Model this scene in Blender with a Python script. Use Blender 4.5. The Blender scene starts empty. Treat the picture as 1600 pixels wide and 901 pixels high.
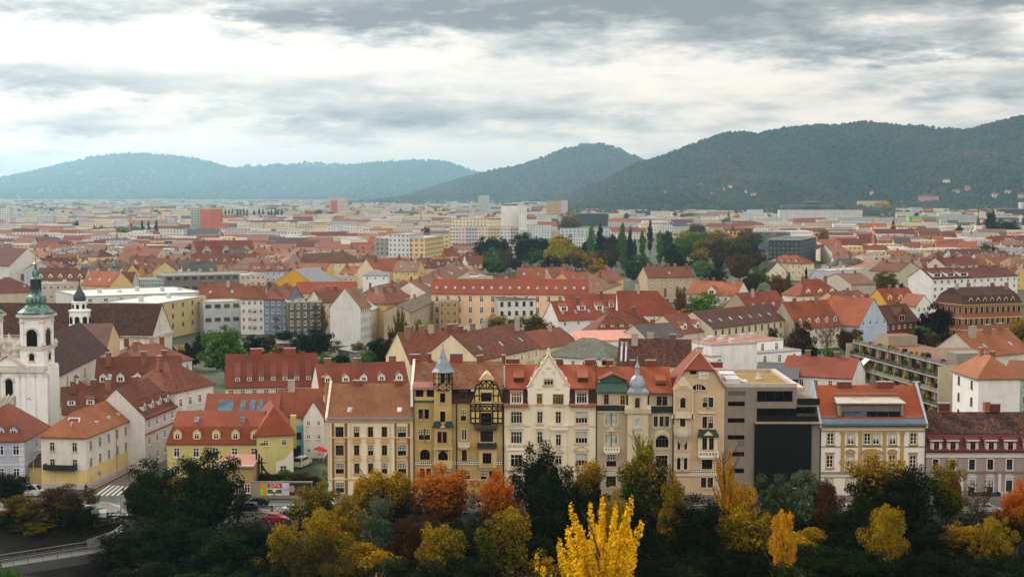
import bpy,math,random
import numpy as np
from mathutils import Vector,Matrix
R = random.Random(7)
S = bpy.context.scene
COL = S.collection
# ------------------------------------------------------------ camera
CAMZ = 52.0; FPX = 2300.0; PITCH = math.atan(150.5 / FPX)
cam = bpy.data.objects.new('camera',bpy.data.cameras.new('camera')); COL.objects.link(cam)
cam.data.sensor_width = 36; cam.data.lens = FPX / 1600 * 36
cam.location = (0,0,CAMZ); cam.rotation_euler = (math.pi / 2 - PITCH,0,0)
cam.data.clip_start = 1; cam.data.clip_end = 40000
S.camera = cam
def ray(px,py):
 a,b = px - 800,450.5 - py
 return Vector((a,FPX * math.cos(PITCH) + b * math.sin(PITCH),-FPX * math.sin(PITCH) + b * math.cos(PITCH)))
def G(px,py,z=0.0):
 d = ray(px,py); return Vector((0,0,CAMZ)) + d * ((z - CAMZ) / d.z)
def P(px,py,Y):
 d = ray(px,py); return Vector((0,0,CAMZ)) + d * (Y / d.y)
def proj(p):
 v = Vector(p) - Vector((0,0,CAMZ))
 f = v.y * math.cos(PITCH) - v.z * math.sin(PITCH); u = v.y * math.sin(PITCH) + v.z * math.cos(PITCH)
 return 800 + FPX * v.x / f,450.5 - FPX * u / f
# ------------------------------------------------------------ sky, sun, exposure
SUN_EL,SUN_AZ = math.radians(34),math.radians(-38)      # azimuth from +Y, to the left of the view
W = bpy.data.worlds.new('World'); S.world = W; W.use_nodes = True
def nt_tools(nt):
 N,L = nt.nodes,nt.links
 def node(t,**k):
  n = N.new(t)
  for a,v in k.items(): setattr(n,a,v)
  return n
 def put(sock,v):
  if hasattr(v,'is_output'): L.new(v,sock)
  else: sock.default_value = v
 def mth(op,a,b=None,c=None,clamp=False):
  n = node('ShaderNodeMath',operation=op); n.use_clamp = clamp
  put(n.inputs[0],a)
  if b is not None: put(n.inputs[1],b)
  if c is not None: put(n.inputs[2],c)
  return n.outputs[0]
 def mix(f,a,b,bt='MIX'):
  n = node('ShaderNodeMixRGB',blend_type=bt)
  put(n.inputs[0],f)
  for i,v in ((1,a),(2,b)):
   put(n.inputs[i],v if hasattr(v,'is_output') else (tuple(v) + (1,))[:4])
  return n.outputs[0]
 def ramp(f,stops):
  n = node('ShaderNodeValToRGB'); e = n.color_ramp.elements
  while len(e) < len(stops): e.new(0.5)
  for q,(p,c) in zip(e,stops):
   q.position = p; q.color = (tuple(c) + (1,))[:4] if hasattr(c,'__len__') else (c,c,c,1)
  put(n.inputs[0],f); return n.outputs[0]
 def noise(vec,scale,detail=3,rough=.55,out=0,**k):
  n = node('ShaderNodeTexNoise',**k); put(n.inputs['Scale'],scale); n.inputs['Detail'].default_value = detail
  n.inputs['Roughness'].default_value = rough
  if vec is not None: L.new(vec,n.inputs['Vector'])
  return n.outputs[out]
 def comb(x,y,z=0.0):
  n = node('ShaderNodeCombineXYZ'); put(n.inputs[0],x); put(n.inputs[1],y); put(n.inputs[2],z); return n.outputs[0]
 def sep(v):
  n = node('ShaderNodeSeparateXYZ'); L.new(v,n.inputs[0]); return n.outputs
 return node,put,mth,mix,ramp,noise,comb,sep
def build_world():
 nt = W.node_tree; nt.nodes.clear()
 node,put,mth,mix,ramp,noise,comb,sep = nt_tools(nt)
 out = node('ShaderNodeOutputWorld'); bg = node('ShaderNodeBackground')
 nt.links.new(bg.outputs[0],out.inputs[0]); bg.inputs[1].default_value = 0.1
 sky = node('ShaderNodeTexSky',sky_type='NISHITA'); sky.sun_disc = False
 sky.sun_elevation = SUN_EL; sky.sun_rotation = SUN_AZ
 tc = node('ShaderNodeTexCoord').outputs['Generated']
 x,y,z = sep(tc)
 el = mth('MAXIMUM',z,0.0); az = mth('ARCTAN2',x,y)
 k = mth('DIVIDE',1.0,mth('ADD',el,0.07))
 # the cloud deck seen in perspective: a flat layer, so it flattens towards the horizon
 v = comb(mth('MULTIPLY',x,k),mth('MULTIPLY',mth('MULTIPLY',y,k),1.0),0.0)
 n1 = noise(v,0.55,8,.58); n2 = noise(v,1.7,7,.6)
 wv = comb(mth('MULTIPLY',az,8.0),mth('MULTIPLY',el,30.0),5.3)
 n3 = noise(wv,1.0,9,.6); n4 = noise(wv,3.4,8,.62)
 nn = mth('ADD',mth('ADD',mth('MULTIPLY',n1,.35),mth('MULTIPLY',n3,.75)),mth('ADD',mth('MULTIPLY',n2,.25),mth('MULTIPLY',n4,.42)))
 nn = mth('SUBTRACT',nn,.885)                                     # about -0.3 .. 0.3
 azw = mth('ADD',az,mth('MULTIPLY',mth('SUBTRACT',n3,.5),.16))
 elw = mth('ADD',el,mth('MULTIPLY',mth('SUBTRACT',n4,.5),.03))
 tot = None
 for cx,cy,sx,sy,a in CLOUDS:
  dx = mth('DIVIDE',mth('SUBTRACT',azw,(cx - 800) / FPX),sx / FPX); dy = mth('DIVIDE',mth('SUBTRACT',elw,(300 - cy) / FPX),sy / FPX)
  q = mth('ADD',mth('MULTIPLY',dx,dx),mth('MULTIPLY',dy,dy))
  g = mth('MULTIPLY',mth('EXPONENT',mth('MULTIPLY',q,-1.0)),a)
  tot = g if tot is None else mth('ADD',tot,g)
 up = mth('MULTIPLY',mth('SUBTRACT',el,.13),2.2,clamp=True)
 dens = mth('ADD',mth('ADD',mth('MULTIPLY',nn,2.3),.27),mth('MULTIPLY',tot,mth('ADD',1.0,mth('MULTIPLY',nn,1.6))),clamp=True)
 c = ramp(dens,[(0,(.72,.70,.665)),(.22,(.60,.60,.585)),(.42,(.42,.45,.46)),(.7,(.27,.30,.315)),(1,(.17,.20,.215))])
 # overcast: the deck grows brighter towards the zenith, and round the hidden sun
 gain = mth('ADD',1.0,mth('MULTIPLY',mth('POWER',el,.8),SKY_ZENITH))
 sd = Vector((math.sin(SUN_AZ) * math.cos(SUN_EL),math.cos(SUN_AZ) * math.cos(SUN_EL),math.sin(SUN_EL)))
 dt = mth('ADD',mth('ADD',mth('MULTIPLY',x,sd.x),mth('MULTIPLY',y,sd.y)),mth('MULTIPLY',z,sd.z))
 gain = mth('ADD',gain,mth('MULTIPLY',mth('POWER',mth('MAXIMUM',dt,0.0),14.0),1.2))
 gain = mth('ADD',gain,mth('MULTIPLY',mth('SMOOTH_MIN',mth('MAXIMUM',mth('MULTIPLY',y,-1.0),0.0),.8,.2),SKY_BACK))   # unseen clouds behind the camera, brightened to light the walls facing it
 warm = mix(mth('MULTIPLY',mth('SUBTRACT',.085,el),14.0,clamp=True),(9.4,8.4,7.7),(11.4,9.4,7.9)); cl = mix(1.0,c,warm,'MULTIPLY')   # thinner, warmer cloud low in the west
 gn = node('ShaderNodeCombineXYZ')
 for i in range(3): nt.links.new(gain,gn.inputs[i])
 cl = mix(1.0,cl,gn.outputs[0],'MULTIPLY')
 cover = mth('ADD',.93,mth('MULTIPLY',tot,.3),clamp=True)      # thin gaps of blue
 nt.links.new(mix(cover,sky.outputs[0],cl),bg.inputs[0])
CLOUDS = [(640,28,230,22,.75),(820,12,170,22,.45),(420,22,90,16,.3),(1290,55,230,42,.62),(1090,10,260,22,.45),(1430,85,120,26,.3),(1500,12,170,22,.4),
          (70,135,150,20,.42),(260,150,90,12,.2),(70,20,150,24,.3),(620,184,260,13,.22),(130,205,120,9,.2),(1120,165,260,22,.12),(1500,140,180,22,.28),(860,70,160,22,.12),
          (230,85,170,26,-.35),(560,100,190,26,-.3),(1572,62,45,16,-.75),(1480,108,140,10,-.35),(800,245,900,26,-.2),(330,45,60,18,-.2),(1000,120,200,16,-.15)]
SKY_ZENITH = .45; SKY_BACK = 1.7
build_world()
sl = bpy.data.lights.new('sun','SUN'); sun = bpy.data.objects.new('sun',sl); COL.objects.link(sun)
sl.energy = 2.3; sl.angle = math.radians(10); sl.color = (1,.93,.82)
sun.rotation_euler = (math.pi / 2 - SUN_EL,0,math.pi - SUN_AZ)
vs = S.view_settings; vs.view_transform = 'Standard'; vs.look = 'None'; vs.exposure = 0.72; vs.gamma = 1.0; vs.use_curve_mapping = False
S.render.engine = 'CYCLES'
cy = S.cycles; cy.max_bounces = 5; cy.diffuse_bounces = 3; cy.glossy_bounces = 2; cy.transmission_bounces = 2; cy.volume_bounces = 1
cy.use_denoising = True; cy.caustics_reflective = False; cy.caustics_refractive = False
try: cy.denoiser = 'OPENIMAGEDENOISE'
except Exception: pass
# ------------------------------------------------------------ helpers: colours and materials
def lin(v): return v / 12.92 if v <= .04045 else ((v + .055) / 1.055) ** 2.4
def hx(h,k=1.0): return tuple(min(1,lin(int(h[i:i + 2],16) / 255) * k) for i in (0,2,4))
MATS = {}
ROOFK = .60
def desat(c,f):
 g = .3 * c[0] + .6 * c[1] + .1 * c[2]; return tuple((x + (g - x) * f) * q for x,q in zip(c,(1.03,1.18,1.0)))
def new_mat(name):
 m = bpy.data.materials.new(name); m.use_nodes = True; m.node_tree.nodes.clear()
 T = nt_tools(m.node_tree); node = T[0]
 out = node('ShaderNodeOutputMaterial'); b = node('ShaderNodeBsdfPrincipled')
 m.node_tree.links.new(b.outputs[0],out.inputs[0])
 b.inputs['Roughness'].default_value = .85; b.inputs['Specular IOR Level'].default_value = .25
 return m,b,T
def plain(h,rough=.7,metal=0,spec=.3,k=1.0):
 key = ('p',h,rough,metal,spec,k)
 if key not in MATS:
  m,b,T = new_mat('paint_' + h); node,put,mth,mix,ramp,noise,comb,sep = T
  pos = node('ShaderNodeNewGeometry').outputs['Position']
  n = noise(pos,.9,4)
  put(b.inputs['Base Color'],mix(1.0,hx(h,k),ramp(n,[(.3,.8),(.7,1.08)]),'MULTIPLY'))
  b.inputs['Roughness'].default_value = rough; b.inputs['Metallic'].default_value = metal; b.inputs['Specular IOR Level'].default_value = spec
  MATS[key] = m
 return MATS[key]
def plaster(h,dirt=.25,k=1.0):
 key = ('w',h,dirt,k)
 if key not in MATS:
  m,b,T = new_mat('plaster_' + h); node,put,mth,mix,ramp,noise,comb,sep = T
  pos = node('ShaderNodeNewGeometry').outputs['Position']; x,y,z = sep(pos)
  st = noise(comb(mth('MULTIPLY',x,1.3),mth('MULTIPLY',y,1.3),mth('MULTIPLY',z,.16)),1.0,5,.6)
  bl = noise(pos,.35,5,.6); fi = noise(pos,5.0,3)
  base = tuple(min(.84,c) for c in hx(h,k * 1.12)); dk = tuple(c * d for c,d in zip(base,(.62,.58,.52)))
  f = mth('MULTIPLY',mth('ADD',ramp(st,[(.45,0.),(.75,1.)]),ramp(bl,[(.48,0.),(.7,.9)])),min(.8,dirt * 1.35),clamp=True)
  c = mix(1.0,mix(f,base,dk),ramp(fi,[(.3,.92),(.7,1.04)]),'MULTIPLY')
  put(b.inputs['Base Color'],c); b.inputs['Roughness'].default_value = .92; b.inputs['Specular IOR Level'].default_value = .15
  MATS[key] = m
 return MATS[key]
def tiles(h,old=.3,dark='4a3028',row=.36,k=1.0,lines=.35):
 """clay tiles: rows along V, single tiles differing a little, lichen patches by `old`"""
 key = ('t',h,old,dark,row,k,lines)
 if key not in MATS:
  m,b,T = new_mat('tiles_' + h); node,put,mth,mix,ramp,noise,comb,sep = T
  pos = node('ShaderNodeNewGeometry').outputs['Position']
  u,v,_ = sep(node('ShaderNodeUVMap').outputs[0])
  rv = mth('DIVIDE',v,row); ri = mth('FLOOR',rv); fr = mth('FRACT',rv)
  ui = mth('FLOOR',mth('ADD',mth('DIVIDE',u,.26),mth('MULTIPLY',mth('MODULO',ri,2.0),.5)))
  wn = node('ShaderNodeTexWhiteNoise',noise_dimensions='3D'); px_,_,_2 = sep(pos)
  nt = m.node_tree; nt.links.new(comb(ui,ri,mth('FLOOR',mth('MULTIPLY',px_,.05))),wn.inputs[0])
  big = noise(pos,.16,5,.6); med = noise(pos,.8,6,.7)
  base = desat(hx(h,k * ROOFK),.07); lt = tuple(min(1,c * q) for c,q in zip(base,(1.22,1.25,1.3))); dk = hx(dark,.8)
  c = mix(ramp(big,[(.36,0.),(.64,1.)]),tuple(x * .82 for x in base),lt)
  c = mix(mth('MULTIPLY',wn.outputs[0],.45),c,tuple(x * .62 for x in base))
  sp = mth('ADD',mth('MULTIPLY',med,.62),mth('MULTIPLY',wn.outputs[0],.3))
  old = min(1,old + .14); th = .78 - .42 * old
  c = mix(mth('MULTIPLY',ramp(sp,[(th - .03,0.),(th + .06,1.)]),min(1,.35 + old)),c,dk)
  c = mix(mth('MULTIPLY',ramp(fr,[(0.,1.),(.22,0.)]),lines),c,tuple(x * .35 for x in base))
  put(b.inputs['Base Color'],c); b.inputs['Roughness'].default_value = .88
  MATS[key] = m
 return MATS[key]
def winwall(h,glass='2a3238',sx=3.0,sy=3.1,wx=.42,wy=.5,k=1.0,band=False):
 """distant plaster or panel wall with its grid of small windows (too small to model one by one)"""
 key = ('ww',h,glass,sx,sy,wx,wy,k,band)
 if key not in MATS:
  m,b,T = new_mat('window_wall_' + h); node,put,mth,mix,ramp,noise,comb,sep = T
  u,v,_ = sep(node('ShaderNodeUVMap').outputs[0])
  fu = mth('DIVIDE',u,sx); fv = mth('DIVIDE',v,sy)
  mu = mth('LESS_THAN',mth('ABSOLUTE',mth('SUBTRACT',mth('FRACT',fu),.5)),wx / 2 if not band else .47)
  mv = mth('LESS_THAN',mth('ABSOLUTE',mth('SUBTRACT',mth('FRACT',fv),.52)),wy / 2)
  wn = node('ShaderNodeTexWhiteNoise',noise_dimensions='2D'); m.node_tree.links.new(comb(mth('FLOOR',fu),mth('FLOOR',fv)),wn.inputs[0])
  g = mix(wn.outputs[0],hx(glass),hx('6b7680'))
  pos = node('ShaderNodeNewGeometry').outputs['Position']
  base = mix(1.0,hx(h,k),ramp(noise(pos,.12,4),[(.3,.86),(.7,1.05)]),'MULTIPLY')
  put(b.inputs['Base Color'],mix(mth('MULTIPLY',mu,mv),base,g))
  MATS[key] = m
 return MATS[key]
def glass(h='0b0e10',rough=.08):
 key = ('g',h,rough)
 if key not in MATS:
  m,b,T = new_mat('glass_' + h); node,put,mth,mix,ramp,noise,comb,sep = T
  pos = node('ShaderNodeNewGeometry').outputs['Position']
  put(b.inputs['Base Color'],mix(1.0,hx(h),ramp(noise(pos,.6,3),[(.35,.45),(.65,1.5)]),'MULTIPLY'))
  b.inputs['Roughness'].default_value = rough; b.inputs['Specular IOR Level'].default_value = .5
  MATS[key] = m
 return MATS[key]
# ------------------------------------------------------------ helpers: meshes and objects
class MB:
 def __init__(s): s.V = []; s.F = []; s.M = []; s.U = []
 def face(s,pts,m=0,uv=None):
  pts = [Vector(p) for p in pts]; i = len(s.V); s.V += [tuple(p) for p in pts]
  s.F.append(tuple(range(i,i + len(pts)))); s.M.append(m)
  if uv is None:
   e1 = (pts[1] - pts[0])
   if e1.length < 1e-6: e1 = pts[2] - pts[1]
   e1.normalize(); n = Vector((0,0,0))
   for a in range(len(pts)):
    p,q = pts[a],pts[(a + 1) % len(pts)]
    n += Vector(((p.y - q.y) * (p.z + q.z),(p.z - q.z) * (p.x + q.x),(p.x - q.x) * (p.y + q.y)))
   if n.length > 1e-9: n.normalize()
   e2 = n.cross(e1); uv = [((p - pts[0]).dot(e1),(p - pts[0]).dot(e2)) for p in pts]
  s.U += uv
 def box(s,x0,y0,z0,x1,y1,z1,m=0,top=None,bottom=True):
  a = [(x0,y0,z0),(x1,y0,z0),(x1,y1,z0),(x0,y1,z0)]; b = [(x,y,z1) for x,y,_ in a]
  for i in range(4):
   j = (i + 1) % 4; s.face([a[i],a[j],b[j],b[i]],m)
  s.face(b,m if top is None else top)
  if bottom: s.face(a[::-1],m)
 def prism(s,poly,lo,hi,m=0,axis='y',cap=None):
  """poly is in (x,z) for axis y, (x,y) for axis z, (y,z) for axis x"""
  f = {'y': lambda p,t: (p[0],t,p[1]),'z': lambda p,t: (p[0],p[1],t),'x': lambda p,t: (t,p[0],p[1])}[axis]
  a = [f(p,lo) for p in poly]; b = [f(p,hi) for p in poly]
  for i in range(len(poly)):
   j = (i + 1) % len(poly); s.face([a[i],a[j],b[j],b[i]],m)
  s.face(a[::-1],m if cap is None else cap); s.face(b,m if cap is None else cap)
 def slab(s,pts,t=.18,m=0,me=None):
  """a roof plane with thickness t straight down"""
  me = m if me is None else me
  lo = [(p[0],p[1],p[2] - t) for p in pts]
  s.face(pts,m)
  for i in range(len(pts)):
   j = (i + 1) % len(pts); s.face([lo[i],lo[j],pts[j],pts[i]],me)
  s.face(lo[::-1],me)
 def lathe(s,prof,n=12,c=(0,0,0),m=0,ph=0.,sq=1.0):
  ring = lambda r,z: [(c[0] + r * math.cos(ph + 2 * math.pi * i / n),c[1] + sq * r * math.sin(ph + 2 * math.pi * i / n),c[2] + z) for i in range(n)]
  for (r0,z0),(r1,z1) in zip(prof,prof[1:]):
   a,b = ring(max(r0,.001),z0),ring(max(r1,.001),z1)
   for i in range(n):
    j = (i + 1) % n; s.face([a[i],a[j],b[j],b[i]],m)
 def tube(s,p0,p1,r0,r1=None,n=6,m=0):
  r1 = r0 if r1 is None else r1; p0,p1 = Vector(p0),Vector(p1); d = p1 - p0
  if d.length < 1e-6: return
  q = d.to_track_quat('Z','Y')
  a = [p0 + q @ Vector((r0 * math.cos(2 * math.pi * i / n),r0 * math.sin(2 * math.pi * i / n),0)) for i in range(n)]
  b = [p1 + q @ Vector((r1 * math.cos(2 * math.pi * i / n),r1 * math.sin(2 * math.pi * i / n),0)) for i in range(n)]
  for i in range(n):
   j = (i + 1) % n; s.face([a[i],a[j],b[j],b[i]],m)
  s.face(a[::-1],m); s.face(b,m)
 def mesh(s,name,mats,smooth=False):
  me = bpy.data.meshes.new(name); me.from_pydata(s.V,[],s.F)
  if s.F:
   me.polygons.foreach_set('material_index',s.M)
   uv = me.uv_layers.new(name='UVMap'); uv.data.foreach_set('uv',[c for u in s.U for c in u])
   if smooth: me.polygons.foreach_set('use_smooth',[True] * len(s.F))
  for m in mats: me.materials.append(m)
  return me
 def obj(s,name,parent,mats,smooth=False,loc=(0,0,0),rz=0):
  return link(name,s.mesh(name,mats,smooth),parent,loc,rz)
def link(name,data,parent=None,loc=(0,0,0),rz=0,scale=None):
 o = bpy.data.objects.new(name,data); COL.objects.link(o)
 o.location = loc; o.rotation_euler = (0,0,rz)
 if scale is not None: o.scale = scale
 if parent is not None: o.parent = parent
 return o
def tag(o,label=None,cat=None,group=None,kind=None):
 if label: o['label'] = label
 if cat: o['category'] = cat
 if group: o['group'] = group
 if kind: o['kind'] = kind
 return o
def thing(name,label,cat,loc=(0,0,0),rz=0,group=None):
 return tag(link(name,None,None,loc,rz),label,cat,group)
# ------------------------------------------------------------ windows (shared meshes)
WM = {}
def win_mesh(w,h,kind='cross',frame='e8e6e0',pane='12161a',sill=True,trim=None,shutter=None):
 """one mesh for a small window: frame, bars, sill and pane; local: x across, z up from the sill, wall at y=0, out towards -y"""
 w,h = round(w,1),round(h,1); key = (w,h,kind,frame,pane,sill,trim,shutter)
 if key in WM: return WM[key]
 b = MB(); x = w / 2; t = .09; d = -.07
 b.box(-x,-.03,0,x,.0,h,1)
 for a in ((-x - .02,-x + t),(x - t,x + .02)): b.box(a[0],d,0,a[1],-.004,h,0)
 b.box(-x + t,d,h - t,x - t,-.004,h + .02,0); b.box(-x + t,d,0,x - t,-.004,t,0)
 if kind in ('cross','mull'): b.box(-.045,d + .01,t,.045,-.005,h - t,0)
 if kind == 'cross': b.box(-x + t,d + .012,h * .64,x - t,-.005,h * .64 + .08,0)
 if kind == 'triple':
  for q in (-w / 6,w / 6): b.box(q - .045,d + .01,t,q + .045,-.005,h - t,0)
 mats = [plain(frame,.6),glass(pane)]
 if sill: b.box(-x - .12,-.2,-.12,x + .12,-.002,-.005,0)
 if trim:
  mats.append(plaster(trim,.15))
  for a in ((-x - .2,-x - .02),(x + .02,x + .2)): b.box(a[0],-.1,-.02,a[1],-.003,h + .2,2)
  b.box(-x - .02,-.1,h + .02,x + .02,-.003,h + .2,2)
 if shutter:
  mats.append(plain(shutter)); k = len(mats) - 1
  for sg in (-1,1): b.box(sg * x + min(0,sg * w * .5),-.06,0,sg * x + max(0,sg * w * .5),-.003,h,k)
 WM[key] = b.mesh('window',mats); return WM[key]
# ------------------------------------------------------------ houses
FOOT = []                                              # footprints already built on: (x, y, radius)
HOUSES = []
def poly_area_ok(x,y,r):
 return all((x - a) ** 2 + (y - b) ** 2 > (r + c) ** 2 for a,b,c in FOOT)
def foot_add(p0,ux,vx,Wd,D):
 n = max(1,int(round(Wd / max(D,4)))); m = max(1,int(round(D / max(Wd,4))))
 for i in range(n):
  for j in range(m):
   c = p0 + ux * (Wd * (i + .5) / n) + vx * (D * (j + .5) / m)
   FOOT.append((c.x,c.y,.5 * max(Wd / n,D / m) * .92))
def gable_dormer(b,x,y,z,w,h,s,wall,roof,g=.5,o=.15,depth=None):
 """face at y (front), base z, width w, wall height h; ridge g*w above; runs back until it meets a roof of slope s"""
 a = w / 2; gz = w * g; yb = y + h / s; yr = y + (h + gz) / s
 b.face([(x - a,y,z),(x + a,y,z),(x + a,y,z + h),(x,y,z + h + gz),(x - a,y,z + h)],wall)
 b.face([(x - a,yb,z + h),(x - a,y,z),(x - a,y,z + h)],wall); b.face([(x + a,y,z),(x + a,yb,z + h),(x + a,y,z + h)],wall)
 y0 = y - o; e = o * gz / a
 b.slab([(x - a - o,y0,z + h - e),(x,y0,z + h + gz),(x,yr,z + h + gz),(x - a - o,yb - e / s,z + h - e)],.1,roof)
 b.slab([(x,y0,z + h + gz),(x + a + o,y0,z + h - e),(x + a + o,yb - e / s,z + h - e),(x,yr,z + h + gz)],.1,roof)
def shed_dormer(b,x,y,z,w,h,s,wall,roof,s2=.25,o=.15):
 a = w / 2; L = h / max(.1,s - s2); zt = z + h + s2 * L
 b.face([(x - a,y,z),(x + a,y,z),(x + a,y,z + h),(x - a,y,z + h)],wall)
 b.face([(x - a,y + L,zt),(x - a,y,z),(x - a,y,z + h)],wall); b.face([(x + a,y,z),(x + a,y + L,zt),(x + a,y,z + h)],wall)
 b.slab([(x - a - o,y - o,z + h + .08 - s2 * o),(x + a + o,y - o,z + h + .08 - s2 * o),(x + a + o,y + L,zt + .08),(x - a - o,y + L,zt + .08)],.12,roof)
class House: pass
def house(label,x0,y0,x1,y1,H,D=12,roof='gx',rise=5,wall='d8d2c4',tile='a8563c',cat='house',name='house',fl=3,bays=5,side=None,sidewall=None,
          win=(1.0,1.5),wk='cross',wf='e8e6e0',pane='12161a',trim=None,over=.5,old=.35,dark='4a3028',ch=2,dorm=None,sky=0,pat=False,base=0.0,group=None,fh=None,
          roofk=1.0,wallk=1.0,nside=2,hipw=None,par=.5,wtop=.9,skyc='8496a2',Y=None,sx=3.0,sy=3.1,wxy=(.42,.5),band=False,patglass='2a3238',chs=(1.2,.7,1.3),roofmat=None,shutter=None,mans=None):
 """the front wall's eave runs from pixel (x0,y0) to (x1,y1) at H metres; D metres deep"""
 if Y is None: a,c = G(x0,y0,H),G(x1,y1,H)
 else:
  a,c = P(x0,y0,Y),P(x1,y1,Y); base = a.z - H; c.z = a.z
 u = (c - a); u.z = 0; Wd = u.length; u.normalize(); v = Vector((-u.y,u.x,0)); ang = math.atan2(u.y,u.x)
 p0 = Vector((a.x,a.y,base)); foot_add(p0,u,v,Wd,D)
 t = thing(name,label,cat,p0,ang,group)
 h = House(); h.t,h.W,h.D,h.H,h.p0,h.u,h.v,h.ang,h.rise = t,Wd,D,H,p0,u,v,ang,rise
 wm = winwall(wall,patglass,sx,sy,wxy[0],wxy[1],wallk,band) if pat else plaster(wall,.28,wallk)
 swm = plaster(sidewall,.35) if sidewall else wm
 rm = roofmat or (tiles(tile,old,dark,k=roofk) if roof != 'flat' else plain(tile,.9,k=.8))
 b = MB(); fz = -1.0 - max(0,base)
 b.face([(0,0,fz),(Wd,0,fz),(Wd,0,H),(0,0,H)],0,[(0,0),(Wd,0),(Wd,H + 1),(0,H + 1)])
 b.face([(Wd,D,fz),(0,D,fz),(0,D,H),(Wd,D,H)],0,[(0,0),(Wd,0),(Wd,H + 1),(0,H + 1)])
 b.face([(Wd,0,fz),(Wd,D,fz),(Wd,D,H),(Wd,0,H)],1,[(0,0),(D,0),(D,H + 1),(0,H + 1)])
 b.face([(0,D,fz),(0,0,fz),(0,0,H),(0,D,H)],1,[(0,0),(D,0),(D,H + 1),(0,H + 1)])
 r = MB(); s = rise / (D / 2); o = over
 if roof == 'gx':
  b.face([(Wd,0,H),(Wd,D,H),(Wd,D / 2,H + rise)],1); b.face([(0,D,H),(0,0,H),(0,D / 2,H + rise)],1)
  e = o * s; g = .12
  r.slab([(-g,-o,H - e + .12),(Wd + g,-o,H - e + .12),(Wd + g,D / 2,H + rise + .12),(-g,D / 2,H + rise + .12)],.2,0)
  r.slab([(Wd + g,D + o,H - e + .12),(-g,D + o,H - e + .12),(-g,D / 2,H + rise + .12),(Wd + g,D / 2,H + rise + .12)],.2,0)
 elif roof == 'gy':
  s = rise / (Wd / 2); e = o * s; g = .15; m = Wd / 2
  b.face([(0,0,H),(Wd,0,H),(m,0,H + rise)],0,[(0,H + 1),(Wd,H + 1),(m,H + 1 + rise)]); b.face([(Wd,D,H),(0,D,H),(m,D,H + rise)],0)
  r.slab([(-o,D + g,H - e + .12),(-o,-g,H - e + .12),(m,-g,H + rise + .12),(m,D + g,H + rise + .12)],.2,0)
  r.slab([(Wd + o,-g,H - e + .12),(Wd + o,D + g,H - e + .12),(m,D + g,H + rise + .12),(m,-g,H + rise + .12)],.2,0)
 elif roof in ('hip','hipl','hipr'):
  z0,z1 = H - o * s * .3 + .1,H + rise + .1
  if Wd >= D:
   q = D / 2 if hipw is None else hipw
   A,B2 = (q if roof != 'hipr' else -.1,D / 2,z1),(Wd - q if roof != 'hipl' else Wd + .1,D / 2,z1)
  else:
   q = Wd / 2; A,B2 = (Wd / 2,q,z1),(Wd / 2,D - q,z1)
  c0,c1,c2,c3 = (-o,-o,z0),(Wd + o,-o,z0),(Wd + o,D + o,z0),(-o,D + o,z0)
  if roof == 'hipr': c0,c3 = (-.1,-o,z0),(-.1,D + o,z0)
  if roof == 'hipl': c1,c2 = (Wd + .1,-o,z0),(Wd + .1,D + o,z0)
  if Wd >= D:
   r.slab([c0,c1,B2,A],.2); r.slab([c2,c3,A,B2],.2)
   if roof != 'hipl': r.slab([c1,c2,B2],.2)
   else: b.face([(Wd,0,H),(Wd,D,H),(Wd,D / 2,H + rise)],1)
   if roof != 'hipr': r.slab([c3,c0,A],.2)
   else: b.face([(0,D,H),(0,0,H),(0,D / 2,H + rise)],1)
  else:
   r.slab([c0,c1,A],.2); r.slab([c1,c2,B2,A],.2); r.slab([c2,c3,B2],.2); r.slab([c3,c0,A,B2],.2)
 elif roof == 'mans':
  q,hz = mans or (1.6,rise * .55); z0 = H + .05
  lo = [(-.3,-.3,z0),(Wd + .05,-.3,z0),(Wd + .05,D + .3,z0),(-.3,D + .3,z0)] if False else [(-.2,-.3,z0),(Wd + .2,-.3,z0),(Wd + .2,D + .3,z0),(-.2,D + .3,z0)]
  mi = [(q * .3,q,H + hz),(Wd - q * .3,q,H + hz),(Wd - q * .3,D - q,H + hz),(q * .3,D - q,H + hz)]
  for i in range(4):
   j = (i + 1) % 4; r.slab([lo[i],lo[j],mi[j],mi[i]],.2)
  A,B2 = (q * .3,D / 2,H + rise),(Wd - q * .3,D / 2,H + rise)
  r.slab([mi[0],mi[1],B2,A],.2); r.slab([mi[2],mi[3],A,B2],.2); r.face([mi[1],mi[2],B2],0); r.face([mi[3],mi[0],A],0)
  s = hz / q
 elif roof == 'shed':
  b.face([(Wd,0,H),(Wd,D,H),(Wd,D,H + rise)],1); b.face([(0,D,H),(0,0,H),(0,D,H + rise)],1)
  b.face([(Wd,D,H),(0,D,H),(0,D,H + rise),(Wd,D,H + rise)],0)
  s = rise / D; r.slab([(-.2,-o,H - o * s + .12),(Wd + .2,-o,H - o * s + .12),(Wd + .2,D + o,H + rise + o * s + .12),(-.2,D + o,H + rise + o * s + .12)],.2)
 else:                                               # flat roof behind a low parapet
  r.face([(.25,.25,H - par * .5),(Wd - .25,.25,H - par * .5),(Wd - .25,D - .25,H - par * .5),(.25,D - .25,H - par * .5)],0)
  for q in ((-.03,-.03,Wd + .03,.25),(-.03,D - .25,Wd + .03,D + .03),(-.03,.25,.25,D - .25),(Wd - .25,.25,Wd + .03,D - .25)):
   r.box(q[0],q[1],H - par,q[2],q[3],H + .12,1)
  s = 0
 h.s = s
 b.obj('wall',t,[wm,swm]); h.roof = r.obj('roof',t,[rm,plain('a8a59c' if roof == 'flat' else '6a5a50',.8)])
 zr = lambda y: H + (s * y if roof != 'flat' else 0)
 h.zr = zr
 # windows
 fh = fh or min(3.6,(H - .4) / max(fl,1))
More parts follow.
